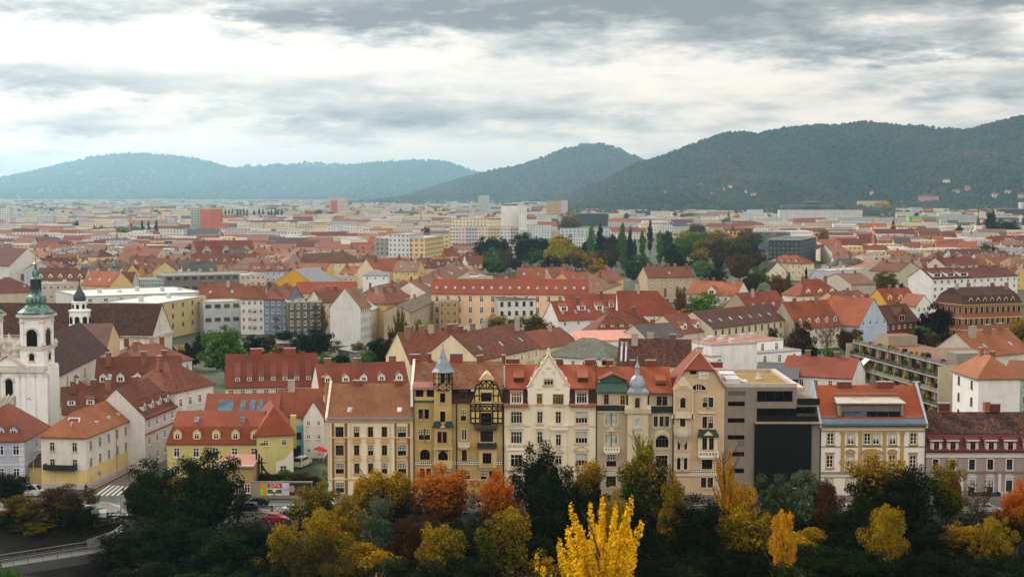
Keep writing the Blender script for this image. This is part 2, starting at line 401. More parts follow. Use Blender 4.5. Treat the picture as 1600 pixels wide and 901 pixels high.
 if not pat and fl:
  me = win_mesh(win[0],win[1],wk,wf,pane,True,trim,shutter)
  for f in range(fl):
   z = H - wtop - win[1] - f * fh
   if z < .3: break
   for i in range(bays):
    if roof == 'gy' and False: pass
    link('window',me,t,(Wd * (i + .5) / bays,0,z))
   for sd,wall_rz,xx in ((('r',math.pi / 2,Wd)),('l',-math.pi / 2,0)):
    if side and sd in side:
     for i in range(nside):
      yy = D * (i + .5) / nside
      link('window',me,t,(xx,yy,z),wall_rz)
 rr = random.Random(hash_s(label))
 # chimneys on the ridge
 if ch and roof != 'flat':
  cw,cd,chh = chs
  for i in range(ch):
   cx_ = Wd * (i + .5 + rr.uniform(-.25,.25)) / ch; cy_ = D / 2 + rr.uniform(-.18,.1) * D
   if roof == 'gy': cx_,cy_ = Wd / 2 + rr.uniform(-.15,.15) * Wd,D * (i + .5) / ch
   zz = H + rise * .72; c = MB()
   c.box(cx_ - cw / 2,cy_ - cd / 2,zz,cx_ + cw / 2,cy_ + cd / 2,H + rise + chh,0)
   c.box(cx_ - cw / 2 - .08,cy_ - cd / 2 - .08,H + rise + chh,cx_ + cw / 2 + .08,cy_ + cd / 2 + .08,H + rise + chh + .14,1)
   c.obj('chimney',t,[plaster(rr.choice(['7a5244','86604e','a09488','6a483c']),.4),plain('8e8a82')])
 if dorm and s > 0:
  kind,n,dw,dh,dy = dorm[:5]; dwall = dorm[5] if len(dorm) > 5 else wall
  for i in range(n):
   x = Wd * (i + .5) / n; d = MB()
   if roof in ('hip','mans'): x = Wd * .08 + (Wd * .84) * (i + .5) / n
   if kind == 'gable': gable_dormer(d,x,dy,zr(dy),dw,dh,s,0,1)
   else: shed_dormer(d,x,dy,zr(dy),dw,dh,s,0,1,s2=min(.3,s * .4) if kind == 'shed' else s * .55)
   do = d.obj('dormer',t,[plaster(dwall),rm])
   link('window',win_mesh(dw * .62,dh * .74,'mull',wf,pane,False),do,(x,dy - .004,zr(dy) + dh * .13))
 if sky and s > 0:
  for i in range(sky):
   x = Wd * (i + .5) / sky; ya,yb = D * .14,D * .14 + 1.2; k = MB()
   k.slab([(x - .45,ya,zr(ya) + .24),(x + .45,ya,zr(ya) + .24),(x + .45,yb,zr(yb) + .24),(x - .45,yb,zr(yb) + .24)],.1,0,1)
   k.obj('skylight',t,[glass(skyc,.15),plain('8a8d8e')])
 elif sky:
  for i in range(sky):
   k = MB(); x = Wd * (i + .5) / sky; y = D * rr.uniform(.35,.7)
   k.box(x - .8,y - .6,H - par * .5,x + .8,y + .6,H + rr.uniform(.6,1.6),0); k.obj('roof_vent',t,[plain('b9bab7')])
 HOUSES.append(h); return h
def hash_s(s):
 v = 5381
 for c in s: v = (v * 33 + ord(c)) & 0xffffffff
 return v
def chimney_at(t,x,y,z0,w,d,hh,m='8a4a3a',cap='8c8880',pots=0):
 c = MB(); c.box(x - w / 2,y - d / 2,z0,x + w / 2,y + d / 2,z0 + hh,0)
 c.box(x - w / 2 - .08,y - d / 2 - .08,z0 + hh,x + w / 2 + .08,y + d / 2 + .08,z0 + hh + .15,1)
 for i in range(pots): c.tube((x - w / 2 + w * (i + .5) / pots,y,z0 + hh + .15),(x - w / 2 + w * (i + .5) / pots,y,z0 + hh + .55),.14,m=0)
 return c.obj('chimney',t,[plaster(m,.4),plain(cap)])
# ------------------------------------------------------------ trees
def leaf_cloud(name,n,lobes,size,rng,droop=0.,up=0.,ar=1.,core=False):
 """n small leaf faces spread over lobes [(cx,cy,cz,rx,ry,rz,weight)]: a crown with gaps, clumps and an uneven outline"""
 L = np.array(lobes,float); w = L[:,6] / L[:,6].sum(); k = rng.choice(len(L),n,p=w)
 d = rng.normal(size=(n,3)); d /= np.linalg.norm(d,axis=1,keepdims=True)
 rad = rng.uniform(.0,1.,n) ** .3; rad *= 1 + rng.normal(0,.07,n)
 c = L[k,:3] + d * L[k,3:6] * rad[:,None]
 if droop: c[:,2] -= droop * rng.uniform(0,1,n) ** 2
 nrm = d * .7 + rng.normal(0,.55,(n,3)); nrm[:,2] += .35; nrm /= np.linalg.norm(nrm,axis=1,keepdims=True)
 t = np.cross(nrm,rng.normal(size=(n,3))); t /= np.linalg.norm(t,axis=1,keepdims=True) + 1e-9; b = np.cross(nrm,t)
 if up:
  t = t * (1 - up) + np.array([0,0,up]); t /= np.linalg.norm(t,axis=1,keepdims=True)
  b = np.cross(nrm,t); b /= np.linalg.norm(b,axis=1,keepdims=True) + 1e-9
 s = (size * rng.uniform(.6,1.4,n) * np.where((k == len(L) - 1) & (len(L) > 1) & core,2.3,1.))[:,None]; bend = nrm * s * rng.uniform(-.15,.15,n)[:,None]
 q = np.array([1,1,1 / ar])
 v = np.stack([c - t * s * q,c + (bend - b * s * .6) * q,c + t * s * .9 * q,c + (b * s * .6 + bend) * q],1).reshape(-1,3)
 me = bpy.data.meshes.new(name); me.vertices.add(4 * n); me.vertices.foreach_set('co',v.ravel())
 me.loops.add(4 * n); me.loops.foreach_set('vertex_index',np.arange(4 * n)); me.polygons.add(n)
 me.polygons.foreach_set('loop_start',np.arange(n) * 4); me.polygons.foreach_set('loop_total',np.full(n,4))
 at = me.attributes.new('leaf','FLOAT','FACE'); at.data.foreach_set('value',rng.uniform(0,1,n))
 me.update(calc_edges=True); return me
FOL = {}
def foliage(a,b,mixp=.5,sharp=.14,scale=.22,zup=0.,k=1.0):
 """leaves of colour a turning to colour b clump by clump (autumn), every leaf a little different"""
 key = (a,b,mixp,sharp,scale,zup,k)
 if key not in FOL:
  m,bs,T = new_mat('leaves_' + a); node,put,mth,mix,ramp,noise,comb,sep = T
  tc = node('ShaderNodeTexCoord').outputs['Object']; oi = node('ShaderNodeObjectInfo')
  at = node('ShaderNodeAttribute',attribute_name='leaf').outputs['Fac']
  n = noise(tc,scale,3,.6)
  vm = node('ShaderNodeVectorMath',operation='ADD'); m.node_tree.links.new(tc,vm.inputs[0]); m.node_tree.links.new(comb(mth('MULTIPLY',oi.outputs['Random'],90),0.,0.),vm.inputs[1])
  n = noise(vm.outputs[0],scale,3,.6)
  f = mth('ADD',n,mth('MULTIPLY',mth('SUBTRACT',at,.5),.22))
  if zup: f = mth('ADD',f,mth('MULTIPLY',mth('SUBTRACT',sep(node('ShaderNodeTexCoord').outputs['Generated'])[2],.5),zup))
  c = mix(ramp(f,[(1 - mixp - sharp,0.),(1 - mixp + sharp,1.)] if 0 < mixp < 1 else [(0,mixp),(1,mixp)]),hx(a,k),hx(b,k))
  c = mix(1.0,c,ramp(at,[(0,.5),(1,1.4)]),'MULTIPLY')
  nt = m.node_tree; put(bs.inputs['Base Color'],c); bs.inputs['Roughness'].default_value = .8; bs.inputs['Specular IOR Level'].default_value = .03
  tr = node('ShaderNodeBsdfTranslucent'); nt.links.new(c,tr.inputs[0]); ms = node('ShaderNodeMixShader'); ms.inputs[0].default_value = .22
  nt.links.new(bs.outputs[0],ms.inputs[1]); nt.links.new(tr.outputs[0],ms.inputs[2]); nt.links.new(ms.outputs[0],[q for q in nt.nodes if q.type == 'OUTPUT_MATERIAL'][0].inputs[0])
  FOL[key] = m
 return FOL[key]
def lobes_for(kind,rng):
 """crown of unit height 1 (z 0..1) and unit width 1 (x,y -0.5..0.5)"""
 out = []
 if kind == 'poplar':
  for i in range(60):
   z = rng.uniform(.02,.97); r = .5 * min(1,(1 - z) * 2.3 + .12) * min(1,z * 3 + .45); a = rng.uniform(0,6.28); q = r * rng.uniform(.1,.65)
   out.append((q * math.cos(a),q * math.sin(a),z,r * .45,r * .45,.07,r))
 elif kind in ('airy','spray'):                                  # upright sprays with gaps, as on a young poplar
  for i in range(34):
   z0 = rng.uniform(0,.5); a = rng.uniform(0,6.28); z1 = min(1.,z0 + rng.uniform(.28,.52)); q = .47 * (1 - max(0,z1 - .5) * 1.75) * rng.uniform(.3,1.)
   if kind == 'spray': z1 = rng.uniform(.66,1.); z0 = z1 - .42; q = .5 * (1 - max(0,z1 - .72) * 2.2) * rng.uniform(.25,1.)
   for t in (.3,.5,.7,.86,1.):
    w = 1.15 - t * .75; e = t ** .7; out.append((q * math.cos(a) * e,q * math.sin(a) * e,z0 + (z1 - z0) * t - .04,.058 * w * (1 if kind == 'airy' else .72),.058 * w * (1 if kind == 'airy' else .72),.06,w))
 elif kind == 'conifer':
  for i in range(120):
   z = rng.uniform(.0,.98); r = .5 * (1 - z) ** .9 * rng.uniform(.7,1.1) + .015; a = rng.uniform(0,6.28); q = r * rng.uniform(.1,.8)
   out.append((q * math.cos(a),q * math.sin(a),z - .07 * r,r * .42,r * .42,.05,r + .03))
 elif kind == 'willow':
  for i in range(24):
   a = rng.uniform(0,6.28); z = rng.uniform(.35,.92); r = .42 * math.sqrt(max(0,1 - ((z - .4) / .58) ** 2)); q = r * rng.uniform(.5,1)
   out.append((q * math.cos(a),q * math.sin(a),z - .12,.11,.11,.17,1))
 else:
  nn = {'round': 34,'bush': 26,'bare': 14,'dense': 46}.get(kind,26)
  for i in range(nn):
   d = rng.normal(size=3); d /= np.linalg.norm(d); d[2] = d[2] if d[2] > -.6 else -d[2]
   q = rng.uniform(.45,.98); r = rng.uniform(.075,.17)
   out.append((d[0] * .42 * q / .7,d[1] * .42 * q / .7,.5 + d[2] * .42 * q / .7,r,r,r * .85,r ** 2))
  out.append((0,0,.47,.33,.33,.36,.28))
 return out
TM = {}
def crown_mesh(kind,lod,var):
 key = (kind,lod,var)
 if key not in TM:
  rng = np.random.default_rng(hash_s(str(key))); n = {0: 13000,1: 7500,2: 2600,3: 650}[lod]
  if kind in ('airy','spray'): n = int(n * (2 if kind == 'airy' else 1.15))
  if kind == 'bare': n = int(n * .12)
  size = {0: .017,1: .024,2: .04,3: .075}[lod]
  ar = {'poplar': 4.,'conifer': 1.9,'airy': 1.7,'spray': 1.7}.get(kind,1.1); size *= {'poplar': 2.,'conifer': 1.1,'airy': .72,'spray': .72}.get(kind,1.)
  if kind == 'conifer': n = int(n * 1.2)
  TM[key] = leaf_cloud('crown',n,lobes_for(kind,rng),size,rng,.12 if kind == 'willow' else 0.,.6 if kind in ('willow','poplar','airy','spray') else 0.,ar,kind in ('round','dense','bush'))
 return TM[key]
TRK = {}
def trunk_mesh(kind,var):
 """unit trunk with limbs: height 1 up into the crown"""
 key = (kind,var)
 if key not in TRK:
  rng = random.Random(hash_s(str(key))); b = MB(); top = {'poplar': .96,'conifer': .97,'airy': .92,'spray': .8}.get(kind,.62)
  pts = [(0,0,-.05)]; n = 6
  for i in range(1,n + 1): pts.append((rng.uniform(-.012,.012) * i,rng.uniform(-.012,.012) * i,top * i / n))
  r = .021
  for i in range(n): b.tube(pts[i],pts[i + 1],r * (1 - i / n * .8),r * (1 - (i + 1) / n * .8),6)
  for i in range(14 if kind != 'conifer' else 6):
   z = rng.uniform(.28,.95) * top; a = rng.uniform(0,6.28); L = rng.uniform(.12,.28) * (1.2 if kind in ('bare','airy') else 1) * (.4 if kind == 'poplar' else 1)
   k = min(n - 1,int(z / top * n)); s0 = Vector(pts[k]).lerp(Vector(pts[k + 1]),z / top * n - k)
   e = s0 + Vector((math.cos(a) * L,math.sin(a) * L,L * rng.uniform(.6,1.5))); b.tube(s0,e,.0085,.003,5)
   for q in range(3 if kind != 'bare' else 7):
    m_ = s0.lerp(e,rng.uniform(.3,.95)); a2 = a + rng.uniform(-1.3,1.3); l2 = L * rng.uniform(.35,.6)
    b.tube(m_,m_ + Vector((math.cos(a2) * l2,math.sin(a2) * l2,l2 * rng.uniform(.4,1.4))),.0035,.0012,4)
  TRK[key] = b.mesh('trunk',[plain('5a4a3c',.95)])
 return TRK[key]
TREES = []
def TW(k): return {'airy': .55,'spray': .38}.get(k,.9)
def tree(label,kind,fol,px,ytop,wpx,Y,low=.16,lod=1,ground=None,name=None,cat='tree',group=None,h=None,var=None):
 """crown top at pixel (px,ytop), crown wpx pixels wide, Y metres away, rooted on the terrain"""
 top = P(px,ytop,Y); g = terrain(top.x,Y) if ground is None else ground
 Ht = h or max(2.0,top.z - g); wd = wpx * Y / FPX; g = top.z - Ht
 k = R.randrange(3) if var is None else var
 nm = name or {'poplar': 'poplar_tree','conifer': 'conifer_tree','willow': 'willow_tree','bush': 'shrub','bare': 'bare_tree','airy': 'poplar_tree','spray': 'poplar_tree'}.get(kind,'broadleaf_tree')
 rz = R.uniform(0,6.28)
 me = crown_mesh(kind,lod,k); m = foliage(*fol) if isinstance(fol,tuple) else FT[fol]
 cz = Ht * low; ch = Ht - cz
 if lod == 3:
  o = link(nm,me,None,(top.x,Y,g + cz),rz,(wd,wd,ch)); own_mat(o,m); tag(o,label,cat,group); TREES.append((px,ytop,wpx,Y)); return o
 t = thing(nm,label,cat,(top.x,Y,g),0,group)
 c = link('crown',me,t,(0,0,cz),rz,(wd,wd,ch)); own_mat(c,m)
 if kind != 'bush': link('trunk',trunk_mesh(kind,k),t,(0,0,0),rz,(Ht * TW(kind),Ht * TW(kind),Ht * (1 if kind != 'spray' else .9)))
 global TREES_LAST
 TREES_LAST = t; TREES.append((px,ytop,wpx,Y)); return t
def own_mat(o,m):
 if not o.data.materials: o.data.materials.append(m)
 o.material_slots[0].link = 'OBJECT'; o.material_slots[0].material = m
def sstep(a,b,x):
 t = min(1,max(0,(x - a) / (b - a))); return t * t * (3 - 2 * t)
def terrain(x,y):
 """street level 0; the bank falls to the river at -7; the near hill climbs to the camera"""
 z = 0.0
 if y < 236: z = -7.2 * sstep(0,1,(236 - y) / 22)
 if y < 170: z = max(z,-7.2 + (170 - y) * .375) if y < 170 else z
 return z
# ------------------------------------------------------------ the setting: ground, river, roads, hills, air
def ground():
 xs = [-12000,-6000,-3500,-2000,-1200,-800,-500] + list(range(-400,401,10)) + [500,800,1200,2000,3500,6000,12000]
 ys = [-60,-20,0,20,60,100,130,150,160] + list(range(166,246,3)) + [250,270,300,400,600,900,1400,2200,3500,6000,9000,12000,16000,21000]
 b = MB(); V = []
 for y in ys:
  for x in xs:
   z = terrain(x,y) if -400 < x < 400 or y > 240 else terrain(0,y)
   if y < 236: z += math.sin(x * .13) * .3 + math.sin(x * .41 + y) * .15
   V.append((x,y,min(z,45)))
 n = len(xs); F = [(j * n + i,j * n + i + 1,(j + 1) * n + i + 1,(j + 1) * n + i) for j in range(len(ys) - 1) for i in range(n - 1)]
 me = bpy.data.meshes.new('ground'); me.from_pydata(V,[],F)
 m,bs,T = new_mat('ground'); node,put,mth,mix,ramp,noise,comb,sep = T
 pos = node('ShaderNodeNewGeometry').outputs['Position']; x,y,z = sep(pos)
 city = mix(ramp(noise(pos,.02,4),[(.36,0.),(.5,1.)]),hx('4e4c47'),hx('33401f'))
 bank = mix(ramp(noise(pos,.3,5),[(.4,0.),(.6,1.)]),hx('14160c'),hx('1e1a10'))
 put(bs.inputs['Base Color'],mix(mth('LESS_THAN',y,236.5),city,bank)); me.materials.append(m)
 tag(link('ground',me),kind='structure')
ground()
def sheet(name,pts,mat,z=.004):
 b = MB(); b.face([(p[0],p[1],z) for p in pts]); return tag(b.obj(name,None,[mat]),kind='structure')
def asphalt(h,sc=.5):
 m,bs,T = new_mat('asphalt_' + h); node,put,mth,mix,ramp,noise,comb,sep = T
 pos = node('ShaderNodeNewGeometry').outputs['Position']
 c = mix(1.0,hx(h),ramp(noise(pos,sc,6,.65),[(.3,.7),(.7,1.15)]),'MULTIPLY')
 put(bs.inputs['Base Color'],c); bs.inputs['Roughness'].default_value = .8; return m
ASPH = asphalt('62625f'); PAVE = asphalt('726a62',1.2)
b = MB(); b.face([(-260,178,-6.6),(260,178,-6.6),(260,214,-6.6),(-260,214,-6.6)])
rm_,bs_,T_ = new_mat('river_water'); bs_.inputs['Base Color'].default_value = (.012,.02,.018,1); bs_.inputs['Roughness'].default_value = .12
tag(b.obj('river',None,[rm_]),kind='structure')
# quay street in front of the row, the crossing and the side street between the white corner house and the yellow house
sheet('street',[(-260,238.5),(260,238.5),(260,246.3),(-260,246.3)],ASPH,.004)
sa,sb,sc_,sd_ = G(205,772),G(262,742),G(262,690),G(238,700)
side = [G(138,790),G(262,790),G(262,745),G(270,690),G(245,690),G(221,727),G(134,770)]
sheet('street',[G(60,805),G(330,805),G(330,770),G(262,745),G(275,688),G(247,688),G(222,728),G(136,772),G(40,768)],ASPH,.008)
sheet('pavement',[G(136,771),G(222,727),G(247,688),G(243,687),G(219,724),G(133,767.5)],asphalt('9a7d68',1.2),.12)
b = MB(); b.box(-32,246.3,0,260,250,.13); tag(b.obj('pavement',None,[PAVE]),kind='structure')
b = MB(); b.box(-260,236.2,-.5,260,238.5,.13); tag(b.obj('pavement',None,[PAVE]),kind='structure')
WHT = plain('d8d8d4',.8)
b = MB()
for i in range(5):                                    # zebra crossing beside the white corner house
 p,q = G(149 + i * 8.5,774.5 - i * .2),G(172 + i * 7,757.5 + i * .4)
 dd = (q - p).normalized() * .55; n_ = Vector((1.3,0.35,0)).normalized() * .2
 b.face([(p.x - n_.x,p.y - n_.y,.018),(p.x + n_.x,p.y + n_.y,.018),(q.x + n_.x,q.y + n_.y,.018),(q.x - n_.x,q.y - n_.y,.018)])
for k in range(30):
 x = -90 + k * 6; b.face([(x,242.2,.012),(x + 2.5,242.2,.012),(x + 2.5,242.35,.012),(x,242.35,.012)])
p0,p1,p2 = G(130,783),G(170,785),G(190,793)
for a,c in ((p0,p1),(p1,p2)):
 b.face([(a.x,a.y,.016),(c.x,c.y,.016),(c.x,c.y + .16,.016),(a.x,a.y + .16,.016)])
tag(b.obj('road_marking',None,[WHT]),kind='structure')
# ---- hills: silhouettes as real ridges at real distances
HILLS = []
def ridge_noise(x,seed):
 r = random.Random(seed); s = 0
 for k in range(1,7): s += math.sin(x * .0011 * 2 ** k + r.uniform(0,9)) / 1.7 ** k
 return s
def hill(name,crest,Y,depth,seed,mat,zf=1.0,step=45,base_z=0.0):
 """crest: list of (px, py); the slope falls towards us over `depth` metres, with spurs and gullies"""
 xs = [P(a,c,Y).x for a,c in crest]; zs = [P(a,c,Y).z for a,c in crest]
 X = np.arange(xs[0],xs[-1],step); Zc = np.interp(X,xs,zs); n = len(X); rows = 26
 V = []; back = 8
 for j in range(rows + back):
  t = j / (rows - 1)                            # 0 at the foot .. 1 at the crest, beyond: falling away behind
  for i,x in enumerate(X):
   sp = ridge_noise(x + 400 * t,seed); sp2 = ridge_noise(x * 2.3 - 900 * t,seed + 5)
   if t <= 1:
    y = Y - depth * (1 - t); q = t ** 1.25 * (.62 + .38 * t)
    z = Zc[i] * q + (sp * 52 + sp2 * 26) * math.sin(math.pi * t) * min(1,Zc[i] / 150)
    y += sp * depth * .08 * math.sin(math.pi * t)
   else:
    y = Y + depth * (t - 1) * 2; z = Zc[i] * (1 - (t - 1) * 1.6)
   V.append((x,y,base_z - 4 + max(z,-2)))
 F = [(j * n + i,j * n + i + 1,(j + 1) * n + i + 1,(j + 1) * n + i) for j in range(rows + back - 1) for i in range(n - 1)]
 me = bpy.data.meshes.new(name); me.from_pydata(V,[],F); me.materials.append(mat)
 me.polygons.foreach_set('use_smooth',[True] * len(F))
 o = tag(link(name,me),kind='structure'); HILLS.append((o,np.array(V).reshape(rows + back,n,3),rows)); return o
def forest_floor(a,b_):
 m,bs,T = new_mat('forest_floor'); node,put,mth,mix,ramp,noise,comb,sep = T
 pos = node('ShaderNodeNewGeometry').outputs['Position']
 put(bs.inputs['Base Color'],mix(ramp(noise(pos,.012,8,.7),[(.4,0.),(.62,1.)]),hx(a),hx(b_))); return m
FF = forest_floor('1a2618','2e3220')
hill('hills',[(-260,330),(-160,312),(-60,296),(0,284),(40,275),(75,264),(110,254),(140,247),(180,242),(215,240),(250,243),(290,246),(325,253),(350,262),(380,265),(410,262),(432,257),(450,261),(500,263),(530,260),(580,255),(630,252),(680,251),(705,255),(730,265),(752,272),(790,285),(850,300),(930,318)],15500,5000,3,FF,step=90)
hill('hills',[(250,300),(330,272),(385,261),(430,260),(470,255),(510,257),(560,262),(640,272),(720,290)],18500,1500,8,FF,step=90)
hill('hills',[(600,318),(680,292),(740,275),(768,268),(810,260),(850,246),(885,233),(910,227),(938,225),(962,231),(985,242),(1005,250),(1040,262),(1100,282),(1180,312)],8500,2800,12,FF,step=30)
hill('hills',[(860,318),(940,285),(1000,254),(1030,247),(1060,235),(1100,219),(1130,209),(1155,206),(1185,210),(1210,203),(1260,197),(1320,195),(1345,191),(1400,196),(1440,198),(1470,202),(1500,203),(1525,201),(1555,192),(1590,184),(1620,176),(1680,165),(1760,150),(1900,140)],5200,2000,21,FF,step=28)
def forest():
 """the wooded slopes read as one mass: thousands of small uneven crowns in one object"""
 rng = np.random.default_rng(5); ico = [(0,0,1.0)] + [(math.cos(a) * .9,math.sin(a) * .9,.35) for a in np.arange(6) * 1.0472] + [(math.cos(a + .5) * .85,math.sin(a + .5) * .85,-.55) for a in np.arange(6) * 1.0472]
 ico = np.array(ico); FI = [(0,1 + i,1 + (i + 1) % 6) for i in range(6)]
 for i in range(6): FI += [(1 + i,7 + i,1 + (i + 1) % 6),(1 + (i + 1) % 6,7 + i,7 + (i + 1) % 6)]
 FI = np.array(FI); C = []; S_ = []
 for (o,V,rows),cnt,sz in zip(HILLS,(22000,2500,18000,52000),(13,20,8.5,5.8)):
  nr,n,_ = V.shape; ok = 0
  a = rng.uniform(0,1,cnt) ** .85 * (rows + 0.2); c = rng.uniform(0,n - 1.01,cnt)
  j = np.minimum(a.astype(int),nr - 2); i = c.astype(int); fa,fc = (a - j)[:,None],(c - i)[:,None]
  p = (V[j,i] * (1 - fc) + V[j,i + 1] * fc) * (1 - fa) + (V[j + 1,i] * (1 - fc) + V[j + 1,i + 1] * fc) * fa
  f = np.abs(p[:,0]) < p[:,1] * .37; p = p[f]; C.append(p); S_.append(sz * rng.uniform(.5,1.5,len(p)))
 C = np.concatenate(C); s = np.concatenate(S_); n = len(C)
 v = C[:,None,:] + ico[None] * s[:,None,None] * rng.uniform(.75,1.25,(n,13,1)) * np.array([1,1,1.15]); v[:,:,2] += s[:,None] * .5
 f = (FI[None] + (np.arange(n) * 13)[:,None,None]).reshape(-1,3)
 me = bpy.data.meshes.new('forest'); me.vertices.add(n * 13); me.vertices.foreach_set('co',v.ravel()); nf = len(f)
 me.loops.add(nf * 3); me.loops.foreach_set('vertex_index',f.ravel()); me.polygons.add(nf); me.polygons.foreach_set('loop_start',np.arange(nf) * 3); me.polygons.foreach_set('loop_total',np.full(nf,3))
 at = me.attributes.new('leaf','FLOAT','FACE'); at.data.foreach_set('value',np.repeat(rng.uniform(0,1,n),len(FI)))
 me.update(calc_edges=True)
 m,bs,T = new_mat('forest_crowns'); node,put,mth,mix,ramp,noise,comb,sep = T
 t = node('ShaderNodeAttribute',attribute_name='leaf').outputs['Fac']; pos = node('ShaderNodeNewGeometry').outputs['Position']
 f_ = mth('ADD',mth('MULTIPLY',t,.42),mth('MULTIPLY',mth('SUBTRACT',noise(pos,.0034,8,.66),.14),1.15))
 put(bs.inputs['Base Color'],ramp(f_,[(.2,hx('071410')),(.46,hx('10241a')),(.62,hx('1c301e')),(.78,hx('30341c')),(.92,hx('4a3a20'))])); bs.inputs['Specular IOR Level'].default_value = .1
 me.materials.append(m); tag(link('forest',me),'wooded slopes of mixed green and rust crowns covering the hills','forest',kind='stuff')
forest()
# ---- the air
b = MB(); b.box(-11000,-150,-14,11000,20500,490)
o = b.obj('haze',None,[]); m = bpy.data.materials.new('haze'); m.use_nodes = True; m.node_tree.nodes.clear()
T = nt_tools(m.node_tree); out = T[0]('ShaderNodeOutputMaterial'); pv = T[0]('ShaderNodeVolumePrincipled')
pv.inputs['Color'].default_value = (.46,.76,.98,1); pv.inputs['Density'].default_value = HAZE = 6.2e-5; pv.inputs['Anisotropy'].default_value = .72
m.node_tree.links.new(pv.outputs[0],out.inputs['Volume']); o.data.materials.append(m); tag(o,kind='stuff')
# ---- foliage colours
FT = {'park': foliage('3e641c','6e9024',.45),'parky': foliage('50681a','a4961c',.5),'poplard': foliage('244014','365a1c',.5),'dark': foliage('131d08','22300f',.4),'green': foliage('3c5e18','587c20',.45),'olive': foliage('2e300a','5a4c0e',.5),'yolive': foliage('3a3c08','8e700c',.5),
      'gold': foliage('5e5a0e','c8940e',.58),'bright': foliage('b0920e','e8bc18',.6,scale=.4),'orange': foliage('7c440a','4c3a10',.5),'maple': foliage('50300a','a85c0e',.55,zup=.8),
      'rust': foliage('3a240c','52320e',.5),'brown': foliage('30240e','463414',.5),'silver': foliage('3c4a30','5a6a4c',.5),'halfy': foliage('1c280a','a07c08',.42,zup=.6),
      'halfo': foliage('3c340a','b0600c',.5,zup=1.2),'conifer': foliage('0a140c','142218',.5),'ygreen': foliage('586008','9c8e0c',.55),'lime': foliage('3c6810','608812',.5),
      'plum': foliage('1e1012','2c1a1a',.5),'goldgreen': foliage('28360a','92780a',.5,scale=.3,zup=.3),'twig': foliage('5a5248','6d5a40',.5),'bluegreen': foliage('284624','365434',.5)}
# ------------------------------------------------------------ the row of tall houses along the quay (front walls at Y = 250)
NW = {}
def fwin(w,h,bars,frame,pane,trim,tcol,arch,depth,sill):
 """a deep-set window: frame bars and surround (one mesh) and the glass (another); origin at the middle of the sill on the wall face"""
 w,h = round(w,1),round(h,1); key = (w,h,bars,frame,pane,trim,tcol,arch,depth,sill)
 if key in NW: return NW[key]
 b = MB(); x = w / 2; y1 = depth; y0 = depth - .1; t = .08
 nseg = 10
 def arc(r,zc,a0=0,a1=math.pi,n=nseg): return [(r * math.cos(a0 + (a1 - a0) * i / n),zc + r * math.sin(a0 + (a1 - a0) * i / n)) for i in range(n + 1)]
 for a in ((-x,-x + t),(x - t,x)): b.box(a[0],y0,0,a[1],y1,h,0)
 b.box(-x + t,y0,0,x - t,y1,t,0); b.box(-x + t,y0,h - t,x - t,y1,h,0)
 cols = {'T': 2,'X': 2,'1': 1,'3': 3,'4': 4,'D': 2}[bars]
 for i in range(1,cols):
  q = -x + w * i / cols; b.box(q - .05,y0 + .01,t,q + .05,y1 - .005,h - t,0)
 if bars in 'T34': b.box(-x + t,y0 + .015,h * .66,x - t,y1 - .006,h * .66 + .09,0)
 if bars == 'X':
  for q in (.33,.66): b.box(-x + t,y0 + .02,h * q - .03,x - t,y1 - .006,h * q + .03,0)
 if arch:                                           # spandrels close the corners above the arch
  for sg in (-1,1):
   pts = [(sg * x,h)] + [(p,q) for p,q in arc(x,h - x,math.pi / 2,0 if sg > 0 else math.pi)]
   if sg < 0: pts = pts[::-1]
   b.prism(pts,depth - .16,depth - .06,1)
 e = .17 if trim else 0
 if trim:
  for a in ((-x - e,-x),(x,x + e)): b.box(a[0],-.09,-.02,a[1],.003,h + (e if trim != 'ears' else .1),1)
  b.box(-x,-.09,h,x,.003,h + e,1)
 if sill: b.box(-x - e - .08,-.24,-.17,x + e + .08,.02,-.02,2); b.box(-x - e,-.12,-.42,x + e,.002,-.17,1)
 H2 = h + e
 if trim in ('cap','tri','seg','arc'):
  b.box(-x - e - .1,-.3,H2 + .28,x + e + .1,.002,H2 + .44,2); b.box(-x - e,-.13,H2,x + e,.002,H2 + .28,1)
 if trim == 'tri':
  z = H2 + .44; a = x + e + .12; r = a * .55
  b.prism([(-a,z),(a,z),(0,z + r)],-.16,.001,1)
  for sg in (-1,1): b.prism([(sg * a,z),(0,z + r),(0,z + r + .16),(sg * a,z + .16)][::sg],-.3,.002,2)
 if trim in ('seg','arc'):
  z = H2 + .44; a = x + e + .1; rr = a * (1.25 if trim == 'seg' else 1.02); zc = z - math.sqrt(max(0,rr * rr - a * a)); th = math.asin(min(1,a / rr))
  pa = arc(rr,zc,math.pi / 2 - th,math.pi / 2 + th); k = 1 if trim == 'seg' else .55
  pa = [(p,z + (q - z) * k) for p,q in pa]; po = [(p * 1.03,q + .15) for p,q in pa]
  b.prism(pa,-.15,.001,1); b.prism(pa[::-1] + po,-.3,.002,2)
 if trim == 'hood':
  pa = arc(x + e * .4,h - x,0,math.pi); po = arc(x + e + .22,h - x,0,math.pi); b.prism(po + pa[::-1],-.2,.002,2)
 mats = [plain(frame,.55),plaster(tcol,.2),plaster(tcol,.35,.8)]
 g = MB(); g.face([(-x,y1 - .03,0),(x,y1 - .03,0),(x,y1 - .03,h),(-x,y1 - .03,h)],0)
 if pane == 'half': g.face([(-x + t,y1 - .034,h * .45),(x - t,y1 - .034,h * .45),(x - t,y1 - .034,h - t),(-x + t,y1 - .034,h - t)],1)
 NW[key] = (b.mesh('window',mats),g.mesh('pane',[glass('0c0f10' if pane == 'half' else pane),plain('c2c6b8',.8)])); return NW[key]
